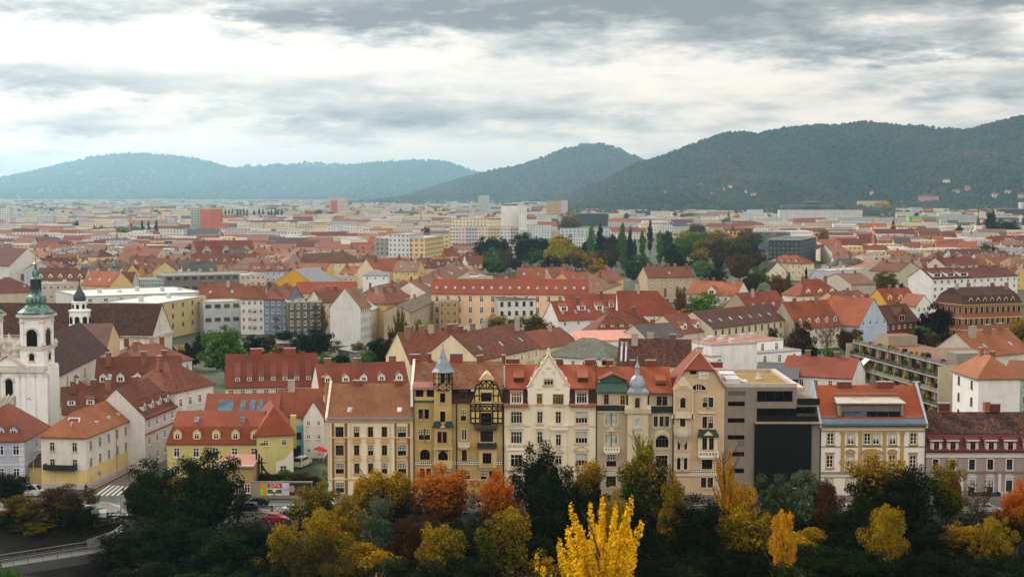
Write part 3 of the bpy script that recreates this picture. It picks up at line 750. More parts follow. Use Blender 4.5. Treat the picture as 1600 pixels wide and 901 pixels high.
class Row:
 """a house of the row, laid out on its own front wall plane"""
 def __init__(s,label,xl,xr,ye,Y=250.,name='townhouse',D=13,group=None):
  s.Y = Y; s.x0 = P(xl,700,Y).x; s.t = thing(name,label,'house',(s.x0,Y,0)); s.W = P(xr,700,Y).x - s.x0; s.H = P(800,ye,Y).z; s.D = D; s.holes = []
  foot_add(Vector((s.x0,Y,0)),Vector((1,0,0)),Vector((0,1,0)),s.W,D)
 def X(s,px): return P(px,690,s.Y).x - s.x0
 def Z(s,py): return P(800,py,s.Y).z
 def win(s,px,py,w,h,bars='T',frame='3a302a',pane='0c0f10',trim='flat',tcol='d8c8a8',arch=False,y=0.,hole=True,sill=True,label=None,parent=None):
  if pane in ('0c0f10','101416','11161a','100e0c') and not y: pane = [pane,'half','2a3034',pane,'1c2226'][hash_s(f'{px}{py}') % 5]
  x,z = s.X(px),s.Z(py + h / 2); k = s.Y / FPX; ww,hh = round(w * k,1),round(h * k,1)
  fm,pm = fwin(ww,hh,bars,frame,pane,trim,tcol,arch,(.2 if hole else .0),sill)
  o = link('window',fm,parent or s.t,(x,y,z)); link('pane',pm,o)
  if label: o['label'] = label
  if hole: s.holes.append((x - ww / 2,x + ww / 2,z,z + hh))
  return o
 def wall(s,mat,ztop=None,xa=0.,xb=None,side=None,name='wall'):
  xb = s.W if xb is None else xb; zt = s.H if ztop is None else ztop; b = MB()
  hs = [q for q in s.holes if q[0] > xa and q[1] < xb and q[3] < zt]
  xs = sorted({xa,xb} | {v for q in hs for v in q[:2]}); zs = sorted({-.6,zt} | {v for q in hs for v in q[2:]})
  for i in range(len(xs) - 1):
   run = None
   for j in range(len(zs) - 1):
    cx,cz = (xs[i] + xs[i + 1]) / 2,(zs[j] + zs[j + 1]) / 2
    if any(q[0] < cx < q[1] and q[2] < cz < q[3] for q in hs): continue
    b.face([(xs[i],0,zs[j]),(xs[i + 1],0,zs[j]),(xs[i + 1],0,zs[j + 1]),(xs[i],0,zs[j + 1])],0)
  for a,c,z0,z1 in hs:
   d = .24
   b.face([(a,0,z0),(a,d,z0),(a,d,z1),(a,0,z1)],0); b.face([(c,d,z0),(c,0,z0),(c,0,z1),(c,d,z1)],0)
   b.face([(a,0,z1),(a,d,z1),(c,d,z1),(c,0,z1)],0); b.face([(a,d,z0),(a,0,z0),(c,0,z0),(c,d,z0)],0)
  b.face([(xb,0,-.6),(xb,s.D,-.6),(xb,s.D,zt),(xb,0,zt)],1); b.face([(xa,s.D,-.6),(xa,0,-.6),(xa,0,zt),(xa,s.D,zt)],1); b.face([(xb,s.D,-.6),(xa,s.D,-.6),(xa,s.D,zt),(xb,s.D,zt)],1)
  return b.obj(name,s.t,[mat,plaster(side,.4) if side else mat])
 def roof(s,xl,xr,ye,yr,mat,dr=6.5,front=-.55,z_e=None,t=.2,fascia='7c5a48',xlr=None,xrr=None):
  """front slope from the eave line to the ridge line (pixel rows ye, yr), then the back slope"""
  z0 = s.Z(ye) if z_e is None else z_e; z1 = P(800,yr,s.Y + dr).z; a,c = s.X(xl),s.X(xr); ar = a if xlr is None else P(xlr,yr,s.Y + dr).x - s.x0; cr = c if xrr is None else P(xrr,yr,s.Y + dr).x - s.x0
  b = MB(); b.slab([(a,front,z0),(c,front,z0),(cr,dr,z1),(ar,dr,z1)],t,0,1); b.slab([(c,2 * dr,z0),(a,2 * dr,z0),(ar,dr,z1),(cr,dr,z1)],t,0,1)
  b.face([(a,front,z0 - t),(ar,dr,z1 - t),(a,2 * dr,z0 - t)],1); b.face([(c,front,z0 - t),(c,2 * dr,z0 - t),(cr,dr,z1 - t)],1)
  s.rz = lambda y: z0 + (z1 - z0) * (y - front) / (dr - front); s.slope = (z1 - z0) / (dr - front)
  return b.obj('roof',s.t,[mat,plain(fascia)])
 def chim(s,px,ytop,w,h,y=6.5,d=.8,m='7c4436',pots=0):
  k = (s.Y + y) / FPX; p = P(px,ytop,s.Y + y); return chimney_at(s.t,p.x - s.x0,y,p.z - h * k,w * k,d,h * k,m,pots=pots)
 def bar(s,px0,px1,py0,py1,out,mat,name='cornice',back=0.,parent=None,y=0.):
  b = MB(); b.box(s.X(px0),y - out,s.Z(py1),s.X(px1),y + back + .004,s.Z(py0)); return b.obj(name,parent or s.t,[mat])
 def balcony(s,px0,px1,ytop,ybot,out,mat,open_=4,parent=None,name='balcony',y=0.,curved=False):
  a,c,z1,z0 = s.X(px0),s.X(px1),s.Z(ytop),s.Z(ybot); b = MB(); e = .18; o = y - out; fl = z0 + (z1 - z0) * .25
  b.box(a,o,z0 + (z1 - z0) * .1,c,y - .002,fl); b.box(a + .25,o + .3,z0 - .25,c - .25,y - .002,z0 + (z1 - z0) * .1)
  b.box(a - .05,o - .05,z1 - .14,c + .05,o + e,z1)
  for q in (a,c - e): b.box(q,o + e,fl,q + e,y - .002,z1 - .003)
  n = max(2,open_); w = (c - a)
  for i in range(n + 1): b.box(a + (w - .25) * i / n,o,fl,a + (w - .25) * i / n + .25,o + e - .02,z1 - .14)
  b.box(a + .02,o + .04,fl,c - .02,o + .1,fl + (z1 - fl) * .25)
  return b.obj(name,parent or s.t,[mat])
 def pipe(s,px,y0,y1,mat='1c1a18',r=.09):
  b = MB(); b.tube((s.X(px),-.14,s.Z(y1)),(s.X(px),-.14,s.Z(y0)),r); return b.obj('downpipe',s.t,[plain(mat)])
 def dentils(s,px0,px1,y0,y1,n,out,mat,name='frieze'):
  b = MB(); a,c = s.X(px0),s.X(px1)
  for i in range(n):
   x = a + (c - a) * (i + .5) / n; w = (c - a) / n * .28; b.box(x - w,-out,s.Z(y1),x + w,.003,s.Z(y0))
  return b.obj(name,s.t,[mat])
def checker():
 m,bs,T = new_mat('checker_tiles'); node,put,mth,mix,ramp,noise,comb,sep = T
 u,v,_ = sep(node('ShaderNodeUVMap').outputs[0]); n = node('ShaderNodeTexChecker'); n.inputs['Scale'].default_value = 3.1
 m.node_tree.links.new(comb(mth('ADD',u,v),mth('SUBTRACT',u,v)),n.inputs[0]); n.inputs[1].default_value = (*hx('dfe2e0'),1); n.inputs[2].default_value = (*hx('24364a'),1)
 put(bs.inputs['Base Color'],n.outputs[0]); return m
CHK = checker()
def ornament_panel(b,x,z,w,h,m=0,y=-.06):
 b.box(x - w / 2,y,z - h / 2,x + w / 2,.002,z + h / 2,m)
# ---- 1: cream house with brown striped bays
s = Row('cream townhouse with brown panelled window bays and plain orange tiled roof',512,645,653)
CR,CRT,BRN = plaster('d9cbb0',.15),plaster('c7b28c',.25),plaster('7a5c42',.3)
for py,hh,tr in ((674.5,16.5,'flat'),(703,16.5,'arc'),(731.5,16.5,'arc'),(761,16,'flat')):
 for i,(px,w) in enumerate(((530.6,13),(557.3,8),(579,8.4),(600.7,8.4),(628,13))):
  pane = 'half' if (i * 7 + int(py)) % 5 in (1,2) or (i in (0,4) and py > 725) else '0c0f10'
  s.win(px,py,w,hh,'T' if w < 10 else '3','3a2e26' if w > 10 else '54483c',pane,tr,'c8b184')
s.wall(CR,side='cfc0a4')
for a,c in ((518.5,522.4),(538.3,543),(616.3,620),(637,641)):
 s.bar(a,c,661,772,.05,BRN,'brown_panel')
for a,c in ((522.4,538.3),(620,637)):
 for y0,y1 in ((684.2,689),(713,718)): s.bar(a,c,y0,y1,.035,BRN,'brown_panel')
s.bar(511,645.5,653,655.5,.5,CRT); s.dentils(513,644,655.5,658.5,40,.3,CRT); s.bar(512,645,658.5,660.5,.12,CRT,'string_course'); s.bar(512,645,682.3,684,.16,CRT,'string_course'); s.bar(512,645,747,749,.2,CRT,'string_course')
for a in (514,548,610,642.5): s.bar(a - 1.6,a + 1.6,661,747,.09,CRT,'pilaster')
s.roof(511.5,645,652.6,598.5,tiles('ae6a4a',.3,'6e4636',k=.92),z_e=s.H + .1,xlr=505,xrr=640)
b = MB(); b.prism([(-.55,s.H + .2),(6.5,P(800,597,256.5).z + .35),(13,s.H + .2),(13,s.H - .3),(-.55,s.H - .3)],-.35,.05,0,'x'); b.obj('gable_parapet',s.t,[plaster('d6cdbc',.3)])
b = MB(); b.box(0,-.75,s.H - .05,s.W,-.5,s.H + .16); b.obj('gutter',s.t,[plain('7d8a92',.5)])
for px in (546,624): b = MB(); y = .6; x = s.X(px); b.slab([(x - .4,y,s.rz(y) + .1),(x + .4,y,s.rz(y) + .1),(x + .4,y + .9,s.rz(y + .9) + .1),(x - .4,y + .9,s.rz(y + .9) + .1)],.1,0,1); b.obj('skylight',s.t,[glass('aeb8bc',.2),plain('8c8f90')])
for px,w in ((559,14),(623,13)): s.chim(px,594.5,w,9,6.3,1.0)
s.chim(505,589,4,14,6.4,.7)
# ---- 2: ochre house with the pointed turret
s = Row('ochre brick townhouse with slate-blue pointed turret and half-timbered gable',645,787,627)
OC,OCT,TMB = plaster('a8905c',.3),plaster('bfa878',.3),plain('2a1d16',.8)
W2 = dict(frame='2a201a',tcol='bba470',trim='flat')
for px in (657.5,667): s.win(px,646,7,16,'1',**W2)
for px in (658.5,668): s.win(px,678,8,17,'T',**W2)
s.win(664,709.5,15.5,17,'3',arch=True,**{**W2,'trim': 'hood'})
for px in (659.5,669.5): s.win(px,737.5,7,13,'T',**W2)
s.win(724.2,648.6,8.6,16.5,'T',**W2); s.win(725.2,679,8,16.5,'D',frame='d8d4cc',tcol='bba470',pane='2a2e30'); s.win(725.5,711,8,17.5,'T',arch=True,**W2)
for px in (722,731): s.win(px,741.5,7.6,16,'T',**W2)
s.win(760.5,681,20,17.5,'4',**W2)
for px in (755.6,768.8): s.win(px,743,9,16,'T',**W2)
s.wall(OC,ztop=s.Z(627),side='d8d4cc')
# loggia storey at the top left, behind two square openings
b = MB(); za,zb = s.Z(626),s.Z(606); x0,x1 = s.X(645),s.X(679)
b.box(x0,1.4,za,x1,1.7,zb,2); b.box(x0,-.02,za,x1,1.4,za + .25,0)
for a,c in ((645,649.5),(662,667),(679,681)): b.box(s.X(a),0,za + .25,s.X(c),.4,zb,0)
b.box(x0,0,zb - .35,s.X(681),.4,zb + .1,0); b.box(x0,.05,za + .25,s.X(681),.2,za + .7,0)
for a in (649.5,660.5,667,677.5): b.box(s.X(a),.1,za + .7,s.X(a) + .12,.25,zb - .35,1)
b.obj('loggia',s.t,[plaster('c3a968',.25),TMB,plain('352c26')])
s.bar(644.5,682,625,627.3,.3,plain('3c4448'),'string_course'); s.bar(702,787,627,629.5,.3,plain('3c4448'),'string_course')
# main roof
s.roof(645,787,606,564,tiles('a05e42',.42,'5c3d30',k=.9),z_e=s.Z(605.5),dr=6.5)
b = MB(); b.prism([(-.6,s.Z(607)),(6.5,P(800,561,256.5).z + .3),(13,s.Z(607)),(13,s.Z(607) - 3),(-.6,s.Z(607) - 3)],-.32,.1,0,'x'); b.obj('gable_parapet',s.t,[plaster('dcdad4',.3)])
b = MB(); b.slab([(s.X(646),-.7,s.Z(606.5)),(s.X(678),-.7,s.Z(606.5)),(s.X(678),1.0,s.Z(597)),(s.X(646),1.0,s.Z(597))],.12); b.obj('metal_eave',s.t,[plain('9a6a5c',.5)])
# dark tiled mansard between turret and gable
b = MB(); b.slab([(s.X(703),-.35,s.Z(627)),(s.X(736),-.35,s.Z(627)),(s.X(736),1.1,s.Z(606)),(s.X(703),1.1,s.Z(606))],.15); b.obj('mansard',s.t,[tiles('5c2f26',.3,'3a241e',lines=.5)])
b = MB(); b.box(s.X(720),-.25,s.Z(626),s.X(729.5),1.0,s.Z(609),0); b.slab([(s.X(718),-.6,s.Z(609.5)),(s.X(731),-.6,s.Z(609.5)),(s.X(731),1.2,s.Z(606.5)),(s.X(718),1.2,s.Z(606.5))],.12,1); dm = b.obj('dormer',s.t,[plain('4a3a30'),tiles('8e4a36',.3)])
s.win(724.7,617.5,7,12,'T','3a3028',hole=False,y=-.26,trim=None,sill=False,parent=dm)
# turret: an oriel that climbs into a timbered octagon under a spire
tx = s.X(692.5); b = MB(); hw = 15.3 / 2 * 2 * .5 * s.Y / FPX * 2 / 2
b.box(s.X(679),-.9,s.Z(699),s.X(706),.0,s.Z(607),0)
b.box(s.X(677.5),-1.0,s.Z(701),s.X(707.5),.0,s.Z(698.5),1); b.box(s.X(678),-1.0,s.Z(730),s.X(707),.0,s.Z(718),1)
for px in (680,683.5,701.5,705): b.tube((s.X(px),-.75,s.Z(718)),(s.X(px),-.75,s.Z(701)),.16,m=1)
b.box(s.X(681),-.12,s.Z(718),s.X(704.5),.003,s.Z(701),2); b.box(s.X(679.5),-.6,s.Z(735),s.X(705.5),.0,s.Z(730),1)
b.obj('oriel',s.t,[plaster('b39a64',.25),OCT,plain('2a241e')])
s.win(692.3,649,8,16.5,'1',hole=False,y=-.9,**W2); s.win(692.3,619.5,8,15,'1',hole=False,y=-.9,**W2)
for px in (687.3,695.3): s.win(px,681,6.5,17.5,'1',hole=False,y=-.9,frame='4a2622',tcol='bba470',trim=None)
s.win(692,712,14.5,17,'3',hole=False,y=-.15,arch=True,frame='2a201a',trim=None,sill=False)
b = MB(); zc = s.Z(666)
for px,sg in ((684,1),(702,1)): b.prism([(s.X(px - 8.5),zc),(s.X(px + 8.5),zc),(s.X(px + 4),zc + 1.1),(s.X(px - 4),zc + 1.1)],-1.3,-.88)
b.obj('oriel_roof',s.t,[plain('24443a',.5)])
b = MB(); b.prism([(s.X(688),zc),(s.X(697),zc),(s.X(692.5),zc + .65)],-1.4,-.89); b.obj('oriel_pediment',s.t,[OCT])
b = MB(); r8 = 1.62; zt0,zt1 = s.Z(607.5),s.Z(581)
b.lathe([(r8,zt0),(r8,zt1)],8,(tx,.1,0),0,math.pi / 8)
for i in range(8):
 a0,a1 = math.pi / 8 + i * math.pi / 4,math.pi / 8 + (i + 1) * math.pi / 4; q = r8 + .03
 A,B = Vector((tx + q * math.cos(a0),.1 + q * math.sin(a0),0)),Vector((tx + q * math.cos(a1),.1 + q * math.sin(a1),0)); up = Vector((0,0,1)); d = zt1 - zt0
 b.tube(A + up * zt0,A + up * zt1,.09,m=1)
 for f in (0,.34,.68,.97): b.tube(A + up * (zt0 + d * f),B + up * (zt0 + d * f),.08,m=1)
 b.tube(A + up * zt0,B + up * (zt0 + d * .34),.06,m=1); b.tube(B + up * zt0,A + up * (zt0 + d * .34),.06,m=1)
 if i % 2: b.tube(A + up * (zt0 + d * .34),B + up * (zt0 + d * .68),.06,m=1)
 M = (A + B) / 2; b.tube(A.lerp(B,.33) + up * (zt0 + d * .34),A.lerp(B,.33) + up * zt1,.06,m=1)
 c_ = Vector((tx,.1,0)); o_ = (M - c_).normalized() * .02
 b.face([A.lerp(B,.2) + o_ + up * (zt0 + d * .4),A.lerp(B,.8) + o_ + up * (zt0 + d * .4),A.lerp(B,.8) + o_ + up * (zt0 + d * .94),A.lerp(B,.2) + o_ + up * (zt0 + d * .94)],2 if i in (5,7,6) else 0)
tur = b.obj('turret',s.t,[plaster('c0a56a',.25),TMB,glass('14120f')])
b = MB(); z1 = s.Z(580); hz = P(692,542,250).z - z1
b.lathe([(1.55,-.1),(2.05,-.05),(1.55,.55),(1.15,1.5),(.72,hz * .5),(.34,hz * .78),(.1,hz * .97),(.02,hz)],8,(tx,.1,z1),0,math.pi / 8); b.tube((tx,.1,z1 + hz - .2),(tx,.1,z1 + hz + 1.1),.05); b.lathe([(.02,0),(.2,.2),(.02,.4)],8,(tx,.1,z1 + hz + .1))
b.obj('spire',tur,[plain('7e8b96',.45,spec=.5)])
# half-timbered gable on the right
b = MB(); ya,yb = s.Z(666),s.Z(628); xa,xb = s.X(735.5),s.X(785.5)
b.box(xa,-.55,s.Z(660),xb,0,yb,0)
gz = [(736,627),(738,622),(741,614),(744,603),(746,600),(752,599),(754,593),(767,593),(769,599),(776,600),(777.5,603),(781,612),(783.5,619),(784.5,627)]
b.prism([(s.X(px),s.Z(py)) for px,py in gz][::-1],-.45,3,0)
def tb(p,q,y=-.6,r=.13): b.tube((s.X(p[0]),y,s.Z(p[1])),(s.X(q[0]),y,s.Z(q[1])),r,n=4,m=1)
for k in range(len(gz) - 1): tb(gz[k],gz[k + 1],-.5,.16)
for px in (735.8,743,750,770,778,785.3): tb((px,629),(px,659.5))
for py in (630,633,641,652,659.5): tb((735.8,py),(785.3,py),r=.11)
for k in range(7): p = 737 + k * 7; tb((p,633.5),(p + 6,640.5),r=.08); tb((p + 6,633.5),(p,640.5),r=.08)
for p,q in (((740,617),(782,617)),((745,606),(777,606)),((749,600),(749,626)),((771,600),(771,626)),((760,593),(760,606)),((750,606),(760,594)),((770,606),(760,594)),((751,597),(758,606)),((769,597),(762,606)),((742,617),(742,627)),((778.5,612),(778.5,627))): tb(p,q,-.5,.1)
b.obj('timber_gable',s.t,[plaster('c9b06c',.2),TMB])
b = MB(); b.prism([(s.X(749),s.Z(593.5)),(s.X(772),s.Z(593.5)),(s.X(766),s.Z(586)),(s.X(760),s.Z(582)),(s.X(755),s.Z(586))],-.6,4); b.obj('gable_cap',s.t,[plaster('c3a67c',.2)])
s.win(760,619,17,14,'4',hole=False,y=-.46,frame='2a1d16',trim=None); s.win(760,653.5,17,20,'3',hole=False,y=-.56,frame='2a1d16',trim=None,sill=False)
s.balcony(741,778,662,668.5,1.2,plain('50443a'),9)
# oriel with canopy lower right
b = MB(); b.box(s.X(748.5),-.8,s.Z(729),s.X(776),0,s.Z(699)); b.box(s.X(748),-.86,s.Z(724.5),s.X(776.5),0,s.Z(722.5)); b.box(s.X(750),-.4,s.Z(733.5),s.X(774.5),0,s.Z(729)); b.obj('oriel',s.t,[OCT])
s.win(761,713.5,13.5,17,'3',hole=False,y=-.8,**W2)
b = MB(); b.prism([(-.0,s.Z(690.5)),(-.002,s.Z(698.5)),(-1.4,s.Z(698.5))],s.X(746),s.X(776),0,'x'); b.obj('canopy',s.t,[plain('1d2c28',.5)])
s.balcony(716,734,689.5,698,.9,plaster('cfc3a8',.2),5)
for a,c in ((648.5,678),(708.5,748),(774.5,786)):
 b = MB(); b.box(s.X(a),-.05,s.Z(726),s.X(c),.004,s.Z(719.5)); b.obj('tile_band',s.t,[CHK])
s.pipe(713.5,628,778); s.pipe(786.6,600,778,r=.13); s.pipe(647,610,778,'4a4038')
s.bar(645,787,748,750,.2,OCT,'string_course')
for px,yt,w,h in ((648,554,16,11),(671,552.5,6,11),(713,553,20,12),(747,556,4,9),(752,555.5,4.5,9),(786,555,4,10)): s.chim(px,yt,w,h,6.6)
for px,y in ((661,2.6),(753,2.4)): b = MB(); x = s.X(px); b.slab([(x - .35,y,s.rz(y) + .2),(x + .35,y,s.rz(y) + .2),(x + .35,y + .8,s.rz(y + .8) + .2),(x - .35,y + .8,s.rz(y + .8) + .2)],.1,0,1); b.obj('skylight',s.t,[glass('59636a',.2),plain('5c5a58')])
# ---- 3: cream house with the stepped white gable
s = Row('cream townhouse with tall stepped baroque gable between two red roof wings',787,931.5,632)
C3,T3 = plaster('d6cab0',.14),plaster('ddd4c0',.12); W3 = dict(frame='b9b1a4',tcol='cfc2a6',pane='101416')
for py,hh,tr in ((652,18,'flat'),(683,18.5,'cap'),(717.5,19.5,'flat')):
 for px,w in ((807,17.5),(843.5,8.6),(872.3,8.6),(908.5,18.5)):
  t_ = tr if not (py > 700 and px > 830) else 'tri'
  s.win(px,py,w,hh,'T' if w < 10 else '4',trim=t_,**W3)
for px,w in ((807,15),(843.5,8),(872,8),(908.5,16)): s.win(px,750,w,17,'3' if w > 9 else 'T',trim='flat',**W3)
s.wall(C3,side='cfc4ae'); T3b = plaster('c6b79a',.25)
b = MB(); gl = [(824,632),(824.8,612),(823,604),(827,602),(830,595),(834,590.5),(835,585),(838.5,583),(840,577),(844,574.5),(846,569),(850,566.5),(851.5,561),(854,557),(857,554.5),(860,557),(862.5,561),(864,567),(868,569),(870,575),(873.5,577),(875,583),(879,585),(880.5,590),(884,594),(887,600),(890.5,603),(889.5,612),(889.8,632)]
b.prism([(s.X(a),s.Z(c)) for a,c in gl][::-1],-.12,.5,0);
for (a,c),(d,e) in zip(gl[2:-3],gl[3:-2]):
 b.tube((s.X(a),-.16,s.Z(c)),(s.X(d),-.16,s.Z(e)),.2,n=5,m=1)
for px in (830,837,846,866.5,876,884): b.lathe([(.1,0),(.28,.25),(.2,.5),(.05,.75)],7,(s.X(px),.2,s.Z({830: 595,837: 585,846: 570,866.5: 569,876: 585,884: 595}[px])),1)
b.lathe([(.25,0),(.4,.4),(.25,.8),(.3,1.0),(.02,1.5)],8,(s.X(857),.2,s.Z(556)),1)
for px,py,w,h in ((842,607,5,2.2),(872,607,5,2.2),(857,574,7,3),(849,581,2.4,6),(865,581,2.4,6),(843.5,640,7,5),(857,590,14,1.3),(832,600,4,4),(882,600,4,4)): b.box(s.X(px - w / 2),-.24,s.Z(py + h / 2),s.X(px + w / 2),-.12,s.Z(py - h / 2),1)
gb = b.obj('gable',s.t,[T3,plaster('cbbfa8',.2)])
s.win(857,596,15,9.5,'3',hole=False,y=-.13,arch=False,trim='flat',parent=gb,**W3)
s.win(843,622,8,16,'T',hole=False,y=-.13,trim='flat',pane='5a4a22',frame='8a7440',tcol='cfc2a6',parent=gb); s.win(872,623,17,15.5,'4',hole=False,y=-.13,trim='flat',pane='4a3c1e',frame='8a7440',tcol='cfc2a6',parent=gb)
RT = tiles('b4522f',.1,'6e3826',row=.62,lines=.55,k=.95)
s.roof(787,931,606.5,569,RT,z_e=s.Z(606),front=.1)
for a,c in ((787.5,825),(889,931)):
 b = MB(); b.slab([(s.X(a),-.3,s.Z(631.5)),(s.X(c),-.3,s.Z(631.5)),(s.X(c),.55,s.Z(606)),(s.X(a),.55,s.Z(606))],.2); b.obj('mansard',s.t,[tiles('5a2e22',.6,'2f1f1a',lines=.5)])
 b = MB(); b.slab([(s.X(a - .4),-.75,s.Z(632.5)),(s.X(c + .4),-.75,s.Z(632.5)),(s.X(c + .4),-.2,s.Z(629)),(s.X(a - .4),-.2,s.Z(629))],.16); b.obj('eave',s.t,[plain('8c5642',.6)])
for px,fr,pn in ((807,'d6d0c4','574418'),(908.5,'b9b1a4','14181a')):
 b = MB(); b.box(s.X(px - 10),-.4,s.Z(630),s.X(px + 10),1.2,s.Z(611)); b.slab([(s.X(px - 11),-.7,s.Z(611)),(s.X(px + 11),-.7,s.Z(611)),(s.X(px + 11),1.4,s.Z(606)),(s.X(px - 11),1.4,s.Z(606))],.14,1); d_ = b.obj('dormer',s.t,[plaster('c2b69c',.2),plain('8c5642',.6)])
 s.win(px,620.5,17,16,'4',hole=False,y=-.41,frame=fr,pane=pn,trim='flat',tcol='d8d2c6',parent=d_)
for px in (810.5,911): b = MB(); y = 1.6; x = s.X(px); w = .85; b.face([(x - w,y,s.rz(y)),(x + w,y,s.rz(y)),(x + w,y,s.rz(y) + 1.0),(x - w,y,s.rz(y) + 1.0)],1); b.slab([(x - w - .1,y - .3,s.rz(y) + .9),(x + w + .1,y - .3,s.rz(y) + .9),(x + w + .1,y + 3.2,s.rz(y + 3.2) + .3),(x - w - .1,y + 3.2,s.rz(y + 3.2) + .3)],.15,0); b.face([(x - w,y + 3,s.rz(y + 3)),(x - w,y,s.rz(y)),(x - w,y,s.rz(y) + 1)],0); b.face([(x + w,y,s.rz(y)),(x + w,y + 3,s.rz(y + 3)),(x + w,y,s.rz(y) + 1)],0); b.obj('dormer',s.t,[tiles('a85236',.2),plain('3a2a22')])
b = MB(); b.slab([(s.X(889),-.1,s.Z(606)),(s.X(891),-.1,s.Z(606)),(s.X(878),6,P(800,572,256).z),(s.X(873),6,P(800,572,256).z)],.3); b.slab([(s.X(823),-.1,s.Z(606)),(s.X(825),-.1,s.Z(606)),(s.X(842),6,P(800,570,256).z),(s.X(838),6,P(800,570,256).z)],.3); b.obj('roof_valley',s.t,[plain('a8624a',.6)])
for a,c in ((788,829),(889,931)): s.bar(a,c,634,635.5,.15,T3b,'string_course'); s.dentils(a + 1,c - 1,637,642,9,.06,T3b)
s.bar(788,828,664,666,.14,T3b,'string_course'); s.bar(888,931,664,666,.14,T3b,'string_course'); s.bar(788,931,733,735,.2,T3b,'string_course')
s.balcony(860,886.5,662,671,1.0,T3,5); s.balcony(791.5,823,692,703,1.0,T3,4)
b = MB(); b.box(s.X(793),-.8,s.Z(733),s.X(822),0,s.Z(703)); b.obj('bay',s.t,[C3]); s.win(807,717.5,18,19,'3',hole=False,y=-.81,trim=None,**W3)
b = MB(); b.box(s.X(861),-.5,s.Z(733),s.X(885),0,s.Z(671)); b.obj('bay',s.t,[C3]); s.win(872.3,686,8.6,18,'T',hole=False,y=-.51,trim='flat',**W3); s.win(873,717,9,15,'T',hole=False,y=-.51,trim='tri',**W3)
s.pipe(788.2,570,604,'b8bcc0',.12)
for px,yt,w,h in ((801,561,22,7),(872,561,14,9),(922.5,562,17,7),(787,555.5,4.5,14)): s.chim(px,yt,w,h,6.7,m='6e3e30')
# ---- 4: taupe house with green copper bay and domed oriel
s = Row('taupe townhouse with green copper mansard bay and grey domed oriel tower',931.5,1050.5,632)
TP,TPT,CU = plaster('a8987e',.2),plaster('c2b498',.2),plain('35524a',.5)
W4 = dict(frame='c9c2b2',tcol='c4b79c')
for px,w in ((949.8,9),(960.2,9)): s.win(px,655.5,w,17.5,'T',pane='9fb0a4',trim='flat',**W4)
for px in (949.8,960.2): s.win(px,686.5,8.8,18.5,'T',pane='a7b4a8',trim='flat' ,**W4)
s.win(955.3,719,16,18.5,'4',arch=True,trim='hood',frame='2a241e',tcol='c4b79c'); s.win(993.5,717.5,12,13,'D',arch=True,trim='hood',frame='2a241e',tcol='c4b79c')
for px in (1024.3,1033.4,1042): s.win(px,657.5,6.8,17,'T',frame='4a4036',tcol='c4b79c')
s.win(1034.5,689,20,19,'4',arch=True,trim='hood',frame='4a4036',tcol='c4b79c'); s.win(1034,720,18,18,'4',frame='4a4036',tcol='c4b79c')
for px,w in ((955,16),(1034,18)): s.win(px,751,w,16,'3',frame='3a322a',tcol='c4b79c')
s.wall(TP,side='a8987e'); BK = plain('1d2422',.6)
b = MB(); b.prism([(s.X(949),s.Z(672)),(s.X(961),s.Z(672)),(s.X(955),s.Z(665.5))],-.3,.003); b.box(s.X(946),-.25,s.Z(674),s.X(964),.002,s.Z(672)); b.obj('pediment',s.t,[TPT])
b = MB(); b.prism([(s.X(1028),s.Z(671)),(s.X(1041),s.Z(671)),(s.X(1045),s.Z(678)),(s.X(1024),s.Z(678))],-.12,.002); b.obj('relief',s.t,[TPT])
s.bar(932,979,632.5,641,.35,BK,'dark_band'); s.bar(932.5,976,641,644,.2,TPT,'string_course'); s.bar(1014,1050,634,643.5,.35,BK,'dark_band'); s.bar(932,1050,732.5,734,.2,TPT,'string_course')
b = MB(); b.box(s.X(932.5),-.06,s.Z(739),s.X(1050),.004,s.Z(734)); b.obj('tile_band',s.t,[CHK]); s.bar(932,1050,739,742,.25,TPT,'string_course')
s.roof(931,1051,612,572,RT,z_e=s.Z(612),front=-.1)
# green copper bay, left
b = MB(); b.box(s.X(932.5),-.15,s.Z(632.5),s.X(978.5),2.5,s.Z(611.5),0); b.slab([(s.X(930),-.7,s.Z(611)),(s.X(981),-.7,s.Z(611)),(s.X(978),.5,s.Z(598)),(s.X(934),.5,s.Z(598))],.2,1)
b.box(s.X(933),.45,s.Z(600),s.X(979),3,s.Z(597.5),1)
b.prism([(s.X(936),s.Z(597.5)),(s.X(977),s.Z(597.5)),(s.X(970),s.Z(592)),(s.X(957),s.Z(586)),(s.X(943),s.Z(592))],.3,5,1); b.prism([(s.X(935),s.Z(592.5)),(s.X(957.5),s.Z(583.5)),(s.X(980.5),s.Z(593.5)),(s.X(980),s.Z(595)),(s.X(957.5),s.Z(585.5)),(s.X(936),s.Z(594.5))],.05,5.2,2); b.tube((s.X(957.5),.3,s.Z(586)),(s.X(957.5),.3,s.Z(579)),.08,.02,m=1)
bay = b.obj('bay',s.t,[plaster('b3a68e',.25),CU,tiles('9a4a34',.2)])
s.win(947,623,7.5,15.5,'T',hole=False,y=-.16,frame='6a5030',pane='241c12',trim='flat',tcol='a89c86',parent=bay); s.win(972.5,624,7,15,'T',hole=False,y=-.16,frame='a07c3c',pane='2c2414',trim='flat',tcol='a89c86',parent=bay)
